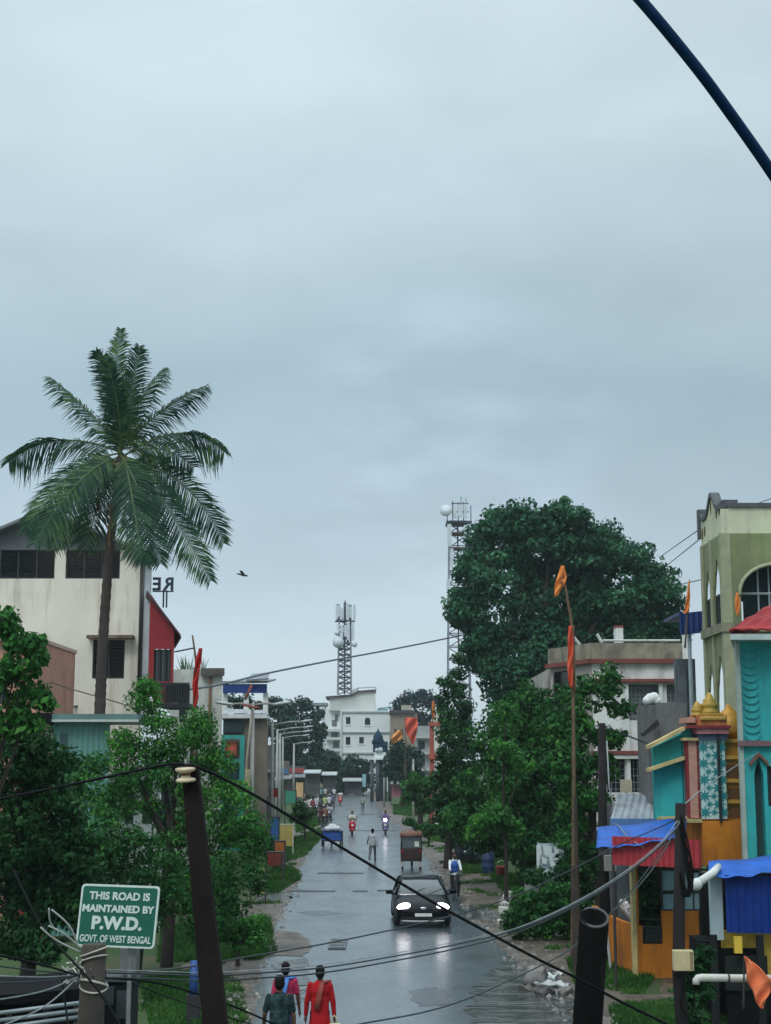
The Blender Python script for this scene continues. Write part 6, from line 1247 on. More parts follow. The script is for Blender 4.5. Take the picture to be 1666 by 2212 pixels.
flag('orange_pennant', 'big orange triangular pennant hanging across the white pipe', [(1606, 2180), (1608, 2064)], [(1609, 1612, 2066), (1612, 1642, 2092), (1614, 1668, 2118), (1626, 1664, 2140), (1632, 1656, 2158), (1638, 1650, 2172), (1644, 1647, 2178)], 16.8, mat('coral_pennant', (.72, .18, .07), .8, .25, 4), .012, wob=.04, polemat=FRAME)
# striped gate pillar
d = 120; gp = thing('gate_pillar', 'white and red striped gate pillar on the far right kerb', 'pillar', (D(941, d), d, 0))
PW = mat('pillar_white', (.66, .62, .58), .8, .15, 1); PR = mat('pillar_red', (.36, .09, .06), .8, .2, 1)
m = MB(); m.box(D(938, d), D(951, d), d - .2, d + .5, 0, ZZ(1568, d)); m.build('shaft', PW, gp)
m = MB(); m.box(D(929, d), D(937.5, d), d - .1, d + .4, 0, ZZ(1560, d)); m.box(D(926, d), D(954, d), d - .3, d + .6, ZZ(1640, d), ZZ(1628, d)); m.box(D(928, d), D(952, d), d - .3, d + .6, ZZ(1568, d), ZZ(1562, d)); m.build('red_trim', PR, gp)
m = MB(); m.lathe([(.35, 0), (.4, .2), (.25, .5), (.28, .7), (.1, 1.0), (.02, 1.5)], 12, (D(942, d), d + .1, ZZ(1562, d) + .003)); m.build('finial', mat('cream_finial', (.62, .55, .45), .7), gp, True)
# dark blue shrine kiosk
d = 190; kb = thing('shrine_kiosk', 'dark blue roadside kiosk with a conical spire before the white block', 'kiosk', (D(825, d), d, 0))
NB = mat('kiosk_blue', (.006, .014, .035), .7, .4, 1, tint=(.015, .045, .08), spec=.15)
m = MB(); m.lathe([(.75, 0), (.85, .3), (.6, .75), (.62, 1.0), (.34, 1.4), (.12, 1.75), (.02, 2.0)], 12, (D(817, d), d, ZZ(1608, d))); m.build('spire', NB, kb, True)
m = MB(); m.box(D(806, d), D(838, d), d - 1, d + 1.4, ZZ(1625, d), ZZ(1608, d) - .003); m.box(D(820, d), D(838, d), d - 1.1, d - 1.003, ZZ(1612, d), ZZ(1602, d)); m.build('upper_body', NB, kb)
m = MB(); m.box(D(809, d), D(835, d), d - 1.1, d + 1.3, ZZ(1637, d), ZZ(1625, d) - .003); m.box(D(800, d), D(845, d), d - 1.6, d + 1.6, ZZ(1641, d), ZZ(1637, d) - .003); m.build('white_band', FW, kb)
m = MB()
for px in (804, 816, 832, 842): m.tube([(D(px, d), d - 1, 0), (D(px, d), d - 1, ZZ(1640, d))], .22, 8)
build_each(m, 'pillar', mat('kiosk_pillar', (.07, .085, .10), .7, .3, .8), kb, True)
m = MB(); m.box(D(812, d), D(830, d), d + .5, d + .9, 0, ZZ(1640, d)); m.build('back', mat('kiosk_back', (.03, .045, .06), .8), kb)
m = MB(); m.lathe([(.3, 0), (.34, .25), (.2, .6)], 8, (D(822, d), d - 1.2, ZZ(1625, d) + .003)); m.lathe([(.2, 0), (.24, .25), (.12, .5)], 8, (D(814, d), d - 1.2, ZZ(1625, d) + .003)); build_each(m, 'statue', mat('kiosk_white', (.4, .44, .46), .7), kb, True)
# stalls far right
for nm, lb, px0, px1, py0, py1, dd, mm in (('roadside_stall', 'pink fronted stall with white sacks on the far right kerb', 846, 870, 1690, 1722, 172, mat('stall_pink', (.46, .20, .24), .7, .3, 1)), ('roadside_stall', 'yellow and cream stall beside the pink one', 868, 886, 1700, 1722, 170, mat('stall_yellow', (.52, .42, .20), .7, .3, 1)), ('goods_rack', 'yellow framed rack under the trees on the right kerb', 893, 932, 1722, 1758, 126, mat('rack_dark', (.05, .045, .03), .8, .5, 1))):
    t = stand(nm, lb, 'stall' if 'stall' in nm else 'rack', px0, px1, py0, py1, dd, mm, mat('yellow_frame', (.5, .38, .05), .6) if 'rack' in nm else None, 1.2)
    m = MB(); m.prism([(D(px0 - 3, dd), dd - 1.4, ZZ(py0 + 4, dd)), (D(px1 + 3, dd), dd - 1.4, ZZ(py0 + 4, dd)), (D(px1 + 3, dd), dd + 1, ZZ(py0 - 3, dd)), (D(px0 - 3, dd), dd + 1, ZZ(py0 - 3, dd))], (0, 0, .1)); m.build('roof', TIN if 'rack' not in nm else mat('rack_yellow', (.48, .36, .06), .7), t)
for nm, lb, px0, px1, py0, py1, dd in (('tin_stall', 'grey tin roofed stall left of the street end', 700, 725, 1672, 1712, 205), ('tin_stall', 'dark slatted stall under the trees at the street end', 745, 782, 1685, 1716, 224), ('tin_stall', 'dim tin stall behind the parked motorbikes', 662, 690, 1668, 1716, 175)):
    t = stand(nm, lb, 'stall', px0, px1, py0, py1, dd, mat('stall_dim_%d' % dd, (.07 + dd * .0001, .09, .095), .8, .5, .8), None, 1.5)
    m = MB(); m.prism([(D(px0 - 4, dd), dd - 1.8, ZZ(py0 + 3, dd)), (D(px1 + 4, dd), dd - 1.8, ZZ(py0 + 3, dd)), (D(px1 + 4, dd), dd + 1.2, ZZ(py0 - 3, dd)), (D(px0 - 4, dd), dd + 1.2, ZZ(py0 - 3, dd))], (0, 0, .12)); m.build('roof', mat('pale_tin', (.38, .41, .43), .5, .2, 1), t)
stand('upright_sign', 'pale blue upright sign at the end of the street', 'sign', 783, 791, 1672, 1700, 222, mat('sign_cyan', (.25, .45, .5), .6, .3, 1), None, .2)
# ---- telecom masts
STEEL = mat('mast_steel', (.30, .32, .38), .55, .2, .5, metal=.3); STEELD = mat('mast_dark', (.07, .075, .10), .6, .2, .5); ANT = mat('antenna_white', (.55, .60, .64), .5, .1, 1); MRED = mat('mast_red', (.16, .09, .11), .6)
def mast(label, d, pxc, ytop, ybot, wtop, wbot, seg, thk):
    t = thing('telecom_mast', label, 'mast', (D(pxc, d), d, 0)); s_ = F * math.cos(TH) / d; z1, z0 = ZZ(ytop, d), ZZ(ybot, d)
    def corner(q, i): 
        wd = (wbot + (wtop - wbot) * q) / s_ / 2; sx, sy = ((-1, -1), (1, -1), (1, 1), (-1, 1))[i]; return Vector((D(pxc, d) + sx * wd, d + sy * wd, z0 + (z1 - z0) * q))
    m = MB()
    for i in range(4): m.tube([corner(0, i), corner(1, i)], [thk, thk * .8], 5)
    m.build('leg', STEEL, t); m = MB()
    for k in range(seg):
        a, b_ = k / seg, (k + 1) / seg
        for i in range(4):
            j = (i + 1) % 4; m.tube([corner(a, i), corner(b_, j)] if k % 2 else [corner(b_, i), corner(a, j)], thk * .5, 4); m.tube([corner(b_, i), corner(b_, j)], thk * .5, 4)
    m.tube([Vector((D(pxc, d), d, z0)), Vector((D(pxc, d), d, z1))], thk * .9, 5); m.build('bracing', STEELD, t); return t
d = 246; t1 = mast('shorter telecom mast crowded with panel antennas on the far white block', d, 744, 1330, 1500, 24, 28, 14, .16)
m = MB()
for px, y0, y1 in ((727, 1308, 1338), (733, 1310, 1334), (750, 1305, 1340), (757, 1312, 1336), (765, 1308, 1340), (739, 1316, 1338), (762, 1345, 1385), (730, 1350, 1372), (738, 1352, 1380), (752, 1344, 1384), (746, 1352, 1376)): m.box(D(px, d) - .22, D(px, d) + .22, d - 1.5, d - 1.2, ZZ(y1, d), ZZ(y0, d))
build_each(m, 'panel_antenna', ANT, t1); m = MB()
for px, y0, y1 in ((729, 1306, 1342), (744, 1302, 1342), (756, 1308, 1350), (742, 1370, 1400), (751, 1360, 1395), (735, 1390, 1404)): m.box(D(px, d) - .2, D(px, d) + .2, d - 1.1, d - .8, ZZ(y1, d), ZZ(y0, d))
m.tube([W(724, 1342, d), W(767, 1342, d)], .18, 6); m.tube([W(744, 1330, d), W(746, 1296, d)], .07, 5); m.build('radio_unit', STEELD, t1); m = MB()
for px, py, r_ in ((731, 1388, .95), (766, 1392, .5), (728, 1368, .4)): m.lathe([(r_ * .2, 0), (r_ * .9, .12), (r_, .35), (r_, .5)], 16, W(px, py, d - 1.6), (R(90), 0, 0))
build_each(m, 'dish', ANT, t1, True)
d = 175; t2 = mast('tall lattice telecom mast half hidden by the great round tree', d, 993, 1128, 1730, 36, 54, 22, .11)
m = MB(); s_ = F * math.cos(TH) / d
m.box(D(967, d), D(1023, d), d - 1.5, d + 1.5, ZZ(1134, d), ZZ(1129, d)); m.build('platform', STEELD, t2); m = MB()
for px in (969, 981, 993, 1005, 1021): m.tube([(D(px, d), d - 1.4, ZZ(1130, d)), (D(px, d), d - 1.4, ZZ(1088 + (px == 969) * 18 + (px == 1021) * 8, d))], .06, 5)
for y in (1092, 1110): m.tube([(D(978, d), d - 1.4, ZZ(y, d)), (D(1016, d), d - 1.4, ZZ(y, d))], .07, 5)
for px, yt in ((1001, 1072), (1012, 1076), (983, 1082)): m.tube([(D(px, d), d, ZZ(1095, d)), (D(px, d), d, ZZ(yt, d))], .04, 4)
m.build('railing', STEELD, t2); m = MB()
for px, y0, y1, w_ in ((973, 1138, 1186, .25), (1010, 1140, 1170, .3), (1017, 1138, 1165, .25), (970, 1255, 1288, .22), (978, 1190, 1230, .18), (1008, 1095, 1125, .2), (996, 1096, 1122, .22), (985, 1100, 1124, .2)): m.box(D(px, d) - w_, D(px, d) + w_, d - 2.2, d - 1.9, ZZ(y1, d), ZZ(y0, d))
build_each(m, 'panel_antenna', ANT, t2)
MB().lathe([(.1, 0), (.55, .1), (.72, .3), (.74, .5)], 18, W(964, 1106, d - 1.8), (R(70), R(-20), 0)).build('dish', ANT, t2, True)
m = MB()
for y in (1152, 1184, 1310): m.box(D(974, d), D(1012, d), d - 1.1, d + 1.1, ZZ(y + 3, d), ZZ(y, d))
build_each(m, 'rest_platform', MRED, t2)
# bird
b = W(525, 1242, 60); br = thing('bird', 'small dark bird flying above the street', 'bird', b); m = MB()
m.ell(b, (.16, .06, .05), 10, 6, (0, R(15), 0)); m.ell(b + Vector((.15, 0, -.03)), .045, 8, 5); m.tube([b + Vector((-.13, 0, .03)), b + Vector((-.28, 0, .06))], [.04, .012], 6); m.build('body', mat('bird_dark', (.06, .06, .065), .8), br, True)
m = MB(); m.add([b + Vector((-.05, -.02, .03)), b + Vector((.08, -.02, .03)), b + Vector((-.02, -.25, .15)), b + Vector((-.12, -.28, .14))], [(0, 1, 2, 3)]); m.add([b + Vector((-.05, .02, .03)), b + Vector((.08, .02, .03)), b + Vector((-.04, .24, .18)), b + Vector((-.14, .28, .17))], [(0, 1, 2, 3)]); o = m.build('wing', MATS['bird_dark'], br); o.modifiers.new('t', 'SOLIDIFY').thickness = .012
# ================================================================ POLES, LAMPS, WIRES, SIGNS
POLEC = mat('lamp_pole', (.40, .40, .38), .7, .2, 1, dirt=(.18, .16, .14), dirt_amt=.5)
DPOLE = mat('dark_pole', (.02, .018, .018), .85, .3, 3, dirt=(.012, .01, .01), dirt_amt=.5, bump=.3, bscale=20, spec=.15)
LAMPH = mat('lamp_head', (.42, .45, .46), .4, .1, 2)
def lamp(label, px, ytop, d, arm=1.6, two=False, r=.085, rise=.15):
    t = thing('street_lamp', label, 'street lamp', (D(px, d), d, 0), 0, 'street lamps along the left kerb'); x = D(px, d); z = ZZ(ytop, d)
    MB().tube([(x, d, 0), (x, d, z * .55), (x, d, z)], [r * 1.2, r, r * .75], 8).build('pole', POLEC, t, True)
    a = MB(); h = MB()
    for q in ((1, -1) if two else (1,)):
        a.tube([(x, d, z - .1), (x + q * arm * .5, d, z + rise * .6), (x + q * arm, d, z + rise)], r * .5, 6)
        h.ell((x + q * (arm + .28), d, z + rise + .02), (.42, .14, .075), 12, 6, (0, R(-8 * q), 0))
    a.build('arm', POLEC, t, True); build_each(h, 'lamp_head', LAMPH, t, True); return t
lamp('nearest of the tall pale street lamps on the left kerb', 545, 1518, 62, .9, True, .09, -.05)
for px, yt, d, ar, lb in ((588, 1563, 96, 1.9, 'second tall street lamp from the left, before a row of three'), (599, 1575, 112, 2.0, 'third tall street lamp from the left down the kerb'), (605, 1584, 129, 2.0, 'fourth tall street lamp from the left down the kerb'), (611, 1592, 150, 2.0, 'fifth tall street lamp from the left down the kerb'), (635, 1606, 205, 1.8, 'sixth street lamp from the left, first of the far cluster'), (642, 1610, 222, 2.0, 'seventh street lamp from the left, in the far cluster'), (648, 1613, 238, 2.0, 'eighth street lamp from the left, in the far cluster'), (669, 1613, 240, 1.9, 'ninth street lamp from the left, last of the far cluster')):
    lamp(lb, px, yt, d, ar, d < 100, .10 if d < 160 else .14)
# cables and boxes on lamp 1
d = 61.8; x = D(537, d); up_ = thing('utility_pole', 'thin leaning pole with a red arm beside the nearest street lamp', 'utility pole', (x, d, 0))
MB().tube([(x - .2, d, 0), (D(533, d), d, ZZ(1640, d)), (D(543, d), d, ZZ(1530, d))], [.055, .05, .04], 8).build('pole', mat('rusty_pole', (.36, .33, .27), .8, .3, 2), up_, True)
m = MB(); m.tube([(D(522, d), d - .1, ZZ(1523, d)), (D(560, d), d - .1, ZZ(1530, d))], .05, 6); m.tube([(D(528, d), d - .1, ZZ(1512, d)), (D(542, d), d - .1, ZZ(1480, d))], .05, 6); m.build('cross_arm', mat('rust_red', (.30, .08, .06), .7), up_, True)
m = MB(); m.box(D(531, d), D(541, d), d - .3, d - .1, ZZ(1700, d), ZZ(1662, d)); m.build('junction_box', mat('box_cream', (.48, .42, .25), .7, .3, 3), up_)
# right side thin poles far
for px, y0, d, lb in ((893, 1640, 118, 'thin grey pole on the right kerb before the striped pillar'), (830, 1650, 168, 'thin grey pole near the dark blue kiosk')):
    t = thing('utility_pole', lb, 'utility pole', (D(px, d), d, 0)); MB().tube([(D(px, d), d, 0), (D(px, d), d, ZZ(y0, d))], [.1, .07], 8).build('pole', POLEC, t, True)
    m = MB(); m.tube([(D(px, d) - .6, d, ZZ(y0, d) - .3), (D(px, d) + .6, d, ZZ(y0, d) - .3)], .05, 6)
    for q in (-.5, 0, .5): m.ell((D(px, d) + q, d, ZZ(y0, d) - .2), .08, 8, 6)
    m.build('cross_arm', DKMET, t, True)
# ---- big near pole with insulator (left)
d = 10.5
ip = thing('insulator_pole', 'dark leaning concrete pole with a cream insulator on its top', 'utility pole', W(500, 2900, d))
def taper(a, b_, wa, wb, da, db):
    a = Vector(a); b_ = Vector(b_); vs = []
    for p, w_, q in ((a, wa, da), (b_, wb, db)):
        for sx, sy in ((-1, -1), (1, -1), (1, 1), (-1, 1)): vs.append(p + Vector((sx * w_ / 2, sy * q / 2, 0)))
    return MB().add(vs, [(0, 1, 2, 3), (4, 5, 6, 7), (0, 1, 5, 4), (1, 2, 6, 5), (2, 3, 7, 6), (3, 0, 4, 7)])
bb_ = W(545, 3080, d); bb_.z = 0
PD = mat('near_pole', (.016, .012, .011), .9, .25, 4, bump=.4, bscale=30, spec=.12); MATS['near_pole'] = PD
top_ = W(411, 1654, d); k = (top_.z - 0) / (W(411, 1654, d).z - W(466, 2212, d).z); base_ = top_ + (W(466, 2212, d) - top_) * k
ip.location = base_
bevel(taper(base_, top_, .26, .112, .24, .13).build('pole', PD, ip), .012)
ins = W(402, 1690, d - .10); m = MB().lathe([(.030, 0), (.066, .004), (.070, .016), (.064, .026), (.036, .034), (.028, .05), (.036, .066), (.062, .074), (.072, .086), (.068, .10), (.030, .104)], 24, ins, (R(4), R(-3), 0)); m.build('insulator', mat('porcelain', (.52, .40, .25), .3, .15, 8, tint=(.6, .5, .34), coat=.3), ip, True)
MB().lathe([(.029, .034), (.030, .05), (.038, .067)], 20, ins + Vector((0, 0, -.0)), (R(4), R(-3), 0)).build('insulator_band', mat('brown_glaze', (.16, .055, .02), .3), ip, True)
m = MB(); m.tube([ins + Vector((0, .0, -.03)), ins + Vector((0, 0, .125))], .012, 8); m.tube([ins + Vector((-.0, 0, .115)), ins + Vector((.06, .1, .10))], .012, 6); m.build('bolt', DKMET, ip, True)
# ---- pipe pole lower right
d = 11.4; t = thing('hollow_pole', 'thick black hollow pipe pole with an open top at lower right', 'pole', (0, 0, 0))
top_ = W(1284, 1982, d); low_ = W(1268, 2230, d); k = top_.z / (top_.z - low_.z); base_ = top_ + (low_ - top_) * k; t.location = base_
ax_ = (top_ - base_).normalized(); rr = .108
BP = mat('black_pipe', (.003, .003, .003), .8, .3, 5, dirt=(.03, .03, .028), dirt_amt=.15, dirt_scale=4, streak=.7, bump=.35, bscale=18, spec=.08); m = MB(); n = 28; q = ax_.cross(Vector((0, 1, 0))).normalized(); e = ax_.cross(q); vs = []; fs = []; TL = math.tan(R(30))
for p, r_ in ((base_, rr * 1.06), (base_.lerp(top_, .5), rr * 1.03), (top_, rr), (top_ + ax_ * .002, rr * .985), (top_ + ax_ * .002, rr * .80), (top_ - ax_ * .5, rr * .78)):
    for i in range(n): a = 2 * math.pi * i / n; o_ = q * math.cos(a) * r_ + e * math.sin(a) * r_; vs.append(p + o_ + (Vector((0, 0, o_.y * TL)) if p.z > base_.z + 3.2 else Vector((0, 0, 0))))
for j in range(5):
    for i in range(n): fs.append((j * n + i, j * n + (i + 1) % n, (j + 1) * n + (i + 1) % n, (j + 1) * n + i))
fs.append(tuple(5 * n + i for i in range(n))); m.add(vs, fs); m.build('pipe', BP, t, True)
m = MB().torus((0, 0, 0), rr * .93, rr * .085, 'z', 28, 8); m.v = [(v[0], v[1], v[2] + v[1] * TL) for v in m.v]; xf(m, Matrix.Translation(top_)); m.build('rim', mat('rim_grey', (.05, .052, .055), .5, .2, 8), t, True)
# ---- pole with meter box
d = 20.5; mp_ = thing('utility_pole', 'dark utility pole wrapped in cable carrying a cream meter box', 'utility pole', (D(1467, d), d, 0))
MB().tube([(D(1465, d), d, 0), W(1466, 2100, d), W(1470, 1735, d)], [.09, .085, .07], 10).build('pole', DPOLE, mp_, True)
mb_ = bevel(MB().box(D(1436, d), D(1478, d), d - .22, d - .09, ZZ(2093, d), ZZ(2049, d)).build('meter_box', mat('cream_box', (.50, .42, .24), .5, .12, 6, dirt=(.32, .25, .14), dirt_amt=.3), mp_), .01)
MB().box(D(1470, d), D(1476, d), d - .226, d - .222, ZZ(2090, d), ZZ(2052, d)).build('door_edge', mat('box_brown', (.22, .17, .09), .6), mb_)  # darker brown strip down the right of the box front
m = MB()
for i in range(9):
    a = 0; x_ = D(1480 + random.uniform(-6, 18), d)
    m.tube(spline([W(1472 + random.uniform(-6, 6), 1760 + i * 5, d - .08), W(1488 + random.uniform(-6, 8), 1830 + i * 6, d - .12), W(1494 + random.uniform(-8, 4), 1900 + i * 3, d - .1), W(1480 + random.uniform(-4, 8), 1935, d - .09), W(1468, 1880, d - .1)], 5), .011, 5)
m.build('cable_coil', mat('coil_black', (.005, .005, .006), .7, spec=.12), mp_, True); m = MB(); m.tube(spline([W(1478, 2095, d - .1), W(1500, 2150, d - .1), W(1490, 2195, d - .1), W(1472, 2170, d - .1), W(1480, 2110, d - .1)], 6), .012, 6); m.build('hanging_loop', MATS['coil_black'], mp_, True)
# ---- dark pole behind, with a grey box
d = 39.5; t = thing('utility_pole', 'dark thick pole rising through the loose leafy tree with a grey box', 'utility pole', (D(1305, d), d, 0))
MB().tube([(D(1302, d), d, 0), W(1303, 1840, d), W(1300, 1562, d)], [.15, .125, .10], 10).build('pole', DPOLE, t, True)
bevel(MB().box(D(1297, d), D(1322, d), d - .35, d - .16, ZZ(1880, d), ZZ(1846, d)).build('switch_box', mat('box_grey', (.22, .22, .21), .6, .2, 4), t), .015)
MB().tube([W(1311, 1600, d - .1), W(1316, 1700, d - .1), W(1326, 1740, d - .1), W(1318, 1760, d - .1)], .02, 6).build('cable_loop', mat('grey_cable', (.35, .37, .38), .6), t, True)
m = MB(); m.tube([W(1286, 1572, d), W(1318, 1572, d)], .04, 6)
for px in (1288, 1302, 1316): m.ell(W(px, 1566, d), (.05, .05, .07), 8, 6)
m.build('cross_arm', mat('pale_insulator', (.45, .45, .44), .4), t, True)
m = MB(); m.tube([(D(1309, 38), 38, 0), W(1309, 1990, 38)], .035, 8); tag(m.build('thin_pipe', mat('pipe_pale', ())), 'thin pale pipe standing behind the black pipe pole', 'pipe')
# timber sleeve at the foot of the flag pole
d = 37.7; m = MB(); m.tube([(D(1239, d), d, 0), W(1240, 1870, d)], [.115, .09], 8); m.tube([(D(1244, d - .2), d - .1, 0), W(1243, 1720, d - .1)], [.06, .045], 8); tag(m.build('timber_post', mat('timber_dark', (.045, .033, .026), .85, .3, 3, bump=.3)), 'dark timber post the bamboo flag pole is lashed to', 'post')
# ---- road sign
d = 17.3; rsn = thing('road_sign', 'green sign board telling who maintains the road behind the stub pole', 'sign', (D(255, d), d, 0))
cx_ = W(254.7, 1979, d); Wd, Hd = .905, .685
def rrect(w_, h_, r_, k=6):
    pts = []
    for sx, sz, a0 in ((1, 1, 0), (-1, 1, 90), (-1, -1, 180), (1, -1, 270)):
        for i in range(k + 1): a = R(a0 + 90 * i / k); pts.append((sx * (w_ / 2 - r_) + r_ * math.cos(a), 0, sz * (h_ / 2 - r_) + r_ * math.sin(a)))
    return pts
MS = Matrix.Translation(cx_) @ Euler((R(-2), R(1.6), R(-5))).to_matrix().to_4x4()
SHEAR = Matrix(((1, 0, .045, 0), (0, 1, 0, 0), (0, 0, 1, 0), (0, 0, 0, 1)))
SW = mat('sign_white', (.60, .68, .64), .5, .08, 8, dirt=(.35, .45, .40), dirt_amt=.3, dirt_scale=8); SG = mat('sign_green', (.006, .105, .068), .45, .1, 3, dirt=(.02, .09, .06), dirt_amt=.3, dirt_scale=2)
m = MB().prism(rrect(Wd, Hd, .045), (0, .02, 0)); xf(m, MS @ SHEAR).build('border', SW, rsn)
m = MB().prism([(x_, -.003, z) for x_, y, z in rrect(Wd - .045, Hd - .045, .03)], (0, .01, 0)); xf(m, MS @ SHEAR).build('face', SG, rsn)
for txt, z, sz, wd, off in (('THIS ROAD IS', .215, .115, .70, .004), ('MAINTAINED BY', .075, .108, .83, .004), ('P.W.D.', -.085, .19, .58, .009), ('GOVT. OF WEST BENGAL', -.255, .108, .82, .002)):
    t_ = text_mb(txt, sz, .003, off); xs = [v[0] for v in t_.v]; k = wd / (max(xs) - min(xs)); c_ = (max(xs) + min(xs)) / 2
    t_.v = [((v[0] - c_) * k, v[1] - .007, v[2] + z) for v in t_.v]; xf(t_, MS @ SHEAR).build('lettering', SW, rsn)
m = MB(); m.box(D(228, d), D(236, d), d + .06, d + .12, 0, ZZ(1920, d)); m.box(D(286, d), D(294, d), d + .06, d + .12, 0, ZZ(1920, d)); m.build('post', mat('sign_post', (.16, .17, .17), .6, .3, 5), rsn)
# ---- stub concrete pole with cable knot
d = 12.6; sp_ = thing('stub_pole', 'short round concrete pole bound with cables below the green sign', 'utility pole', (D(200, d), d, 0))
MB().tube([(D(193, d), d, 0), W(197, 2200, d), W(204, 2040, d), W(204, 2039, d)], [.125, .108, .098, .085], 14).build('pole', mat('stub_concrete', (.05, .043, .037), .9, .3, 5, dirt=(.04, .035, .03), dirt_amt=.5, bump=.4, bscale=25), sp_, True)
m = MB()
for y, tl, r_ in ((2056, 8, .007), (2072, -4, .007), (2124, 10, .010), (2130, 6, .008)):
    c_ = W(203, y, d); pts = [c_ + Vector((.112 * math.cos(a), .112 * math.sin(a), .04 * math.sin(a + tl))) for a in [2 * math.pi * i / 20 for i in range(21)]]; m.tube(pts, r_, 6, False)
m.build('cable_band', mat('pale_cable', (.42, .40, .34), .6, .3, 9), sp_, True)
m = MB()
for i in range(26):
    p = W(160 + random.uniform(-16, 14), 2100 + random.uniform(-22, 22), d - .05); q = p + Vector((random.uniform(-.08, .1), random.uniform(-.05, .05), random.uniform(-.08, .08))); m.tube(spline([p, (p + q) / 2 + Vector((random.uniform(-.04, .04), 0, random.uniform(-.04, .04))), q], 3), .008, 5)
m.build('cable_knot', mat('knot_mix', (.10, .10, .10), .6, .9, 30, tint=(.4, .39, .36)), sp_, True)
m = MB()
for a, b_, c_ in (((180, 2052), (140, 2018), (105, 2000)), ((172, 2050), (150, 2000), (112, 1965)), ((176, 2058), (120, 2030), (88, 2003)), ((120, 2010), (108, 1990), (106, 1962))): m.tube(spline([W(*a, d - .02), W(*b_, d - .1), W(*c_, d - .15)], 5), .008, 5)
m.build('loose_wire_end', mat('wire_end', (.34, .36, .34), .5), sp_, True)
# kiosk behind it
d = 21; kk = thing('cable_cabinet', 'dark roadside cabinet with grey panels behind the stub pole', 'cabinet', (D(268, d), d, 0))
m = MB(); m.box(D(232, d), D(300, d), d, d + .5, 0, ZZ(2112, d)); m.build('body', mat('cabinet_dark', (.01, .012, .013), .7, .4, 2, spec=.2), kk)
m = MB(); m.box(D(226, d), D(312, d), d - .06, d + .6, ZZ(2120, d), ZZ(2112, d) + .002); m.build('lid', mat('cabinet_lid', (.05, .06, .065), .6), kk)
m = MB(); m.box(D(272, d), D(306, d), d - .02, d + .3, ZZ(2100, d), ZZ(2048, d)); m.build('upper_box', mat('cabinet_grey', (.13, .13, .125), .7, .2, 5), kk)
m = MB(); m.box(D(238, d), D(262, d), d - .04, d - .003, ZZ(2170, d), ZZ(2130, d)); m.box(D(268, d), D(296, d), d - .04, d - .003, ZZ(2200, d), ZZ(2140, d)); m.build('door', mat('cabinet_door', (.035, .045, .05), .5, .3, 4), kk)
m = MB(); m.tube([W(275, 2046, d - .1), W(300, 2040, d - .1)], .03, 6); m.build('bracket', mat('bracket_pale', (.5, .52, .5), .6), kk)
# railing and dark roof at bottom left
d = 13.5; rl = thing('metal_railing', 'pale metal pipe rails at the bottom left corner', 'railing', W(60, 2190, d))
m = MB()
for a, b_ in (((-60, 2196), (176, 2166)), ((-60, 2212), (176, 2182)), ((-60, 2228), (176, 2196))): m.tube([W(*a, d), W(*b_, d)], .018, 8)
m.build('rail', mat('rail_grey', (.22, .26, .27), .45, .15, 5, metal=.4), rl, True)
m = MB()
for px, py in ((20, 2188), (100, 2178), (165, 2170)): p = W(px, py, d + .03); m.tube([p, (p.x, p.y, 0)], .02, 8)
m.build('post', FRAME, rl, True)
d = 19; dk = thing('dark_shed', 'low shed with a black roof behind the pale rails', 'shed', (D(90, d), d, 0))
m = MB(); m.prism([W(-80, 2156, d), W(178, 2136, d), W(178, 2136, d) + Vector((0, 1.6, .02)), W(-80, 2156, d) + Vector((0, 1.6, .02))], (0, 0, -.12)); m.build('roof', mat('black_roof', (.004, .004, .005), .8, .3, 2, spec=.1), dk)
m = MB(); m.box(D(-80, d), D(174, d), d + .3, d + 1.5, 0, ZZ(2166, d)); m.build('wall', mat('shed_black', (.008, .009, .009), .9, spec=.1), dk)
# ---- tree sign, posters, kerb, parked three-wheeler
d = 50; m = MB(); ns = thing('notice_board', 'grey square notice plate nailed to the tree trunk by the hedge', 'board', W(1145, 1905, d)); bevel(m.box(D(1129, d), D(1160, d), d - .08, d - .03, ZZ(1930, d), ZZ(1886, d)).build('plate', mat('plate_grey', (.25, .30, .28), .6, .2, 3), ns), .01)
MB().tube([(D(1144, d), d, 0), (D(1144, d), d, ZZ(1880, d))], .06, 8).build('stake', DPOLE, ns, True)
d = 50.5; ps = thing('poster_stand', 'torn white and blue posters on a frame behind the hedge', 'poster', (D(1185, d), d, 0)); m = MB()
for k_, pl in enumerate((((1159, 1826), (1168, 1824), (1171, 1840), (1166, 1858), (1164, 1884), (1160, 1880)), ((1172, 1825), (1191, 1828), (1193, 1842), (1184, 1852), (1176, 1846)), ((1185, 1845), (1199, 1842), (1207, 1856), (1205, 1879), (1190, 1876)), ((1196, 1829), (1207, 1832), (1206, 1850), (1199, 1846)), ((1170, 1850), (1182, 1856), (1180, 1868), (1171, 1864)))): m.prism([W(a, y, d) + Vector((0, -.015 * k_, 0)) for a, y in pl], (0, .01, 0))
m.prism([W(1178, 1880, d), W(1186, 1878, d), W(1184, 1915, d), W(1179, 1912, d)], (0, .01, 0)); m.build('poster', mat('poster_white', (.60, .67, .68), .7, .22, 5), ps)
m = MB(); m.box(D(1158, d), D(1214, d), d + .02, d + .05, ZZ(1914, d), ZZ(1822, d)); m.tube([(D(1160, d), d + .04, 0), (D(1160, d), d + .04, ZZ(1820, d))], .03, 6); m.tube([(D(1212, d), d + .04, 0), (D(1212, d), d + .04, ZZ(1820, d))], .03, 6); m.build('frame', mat('poster_back', (.20, .28, .31), .8, .5, 3, tint=(.34, .42, .45)), ps)
kn = 0
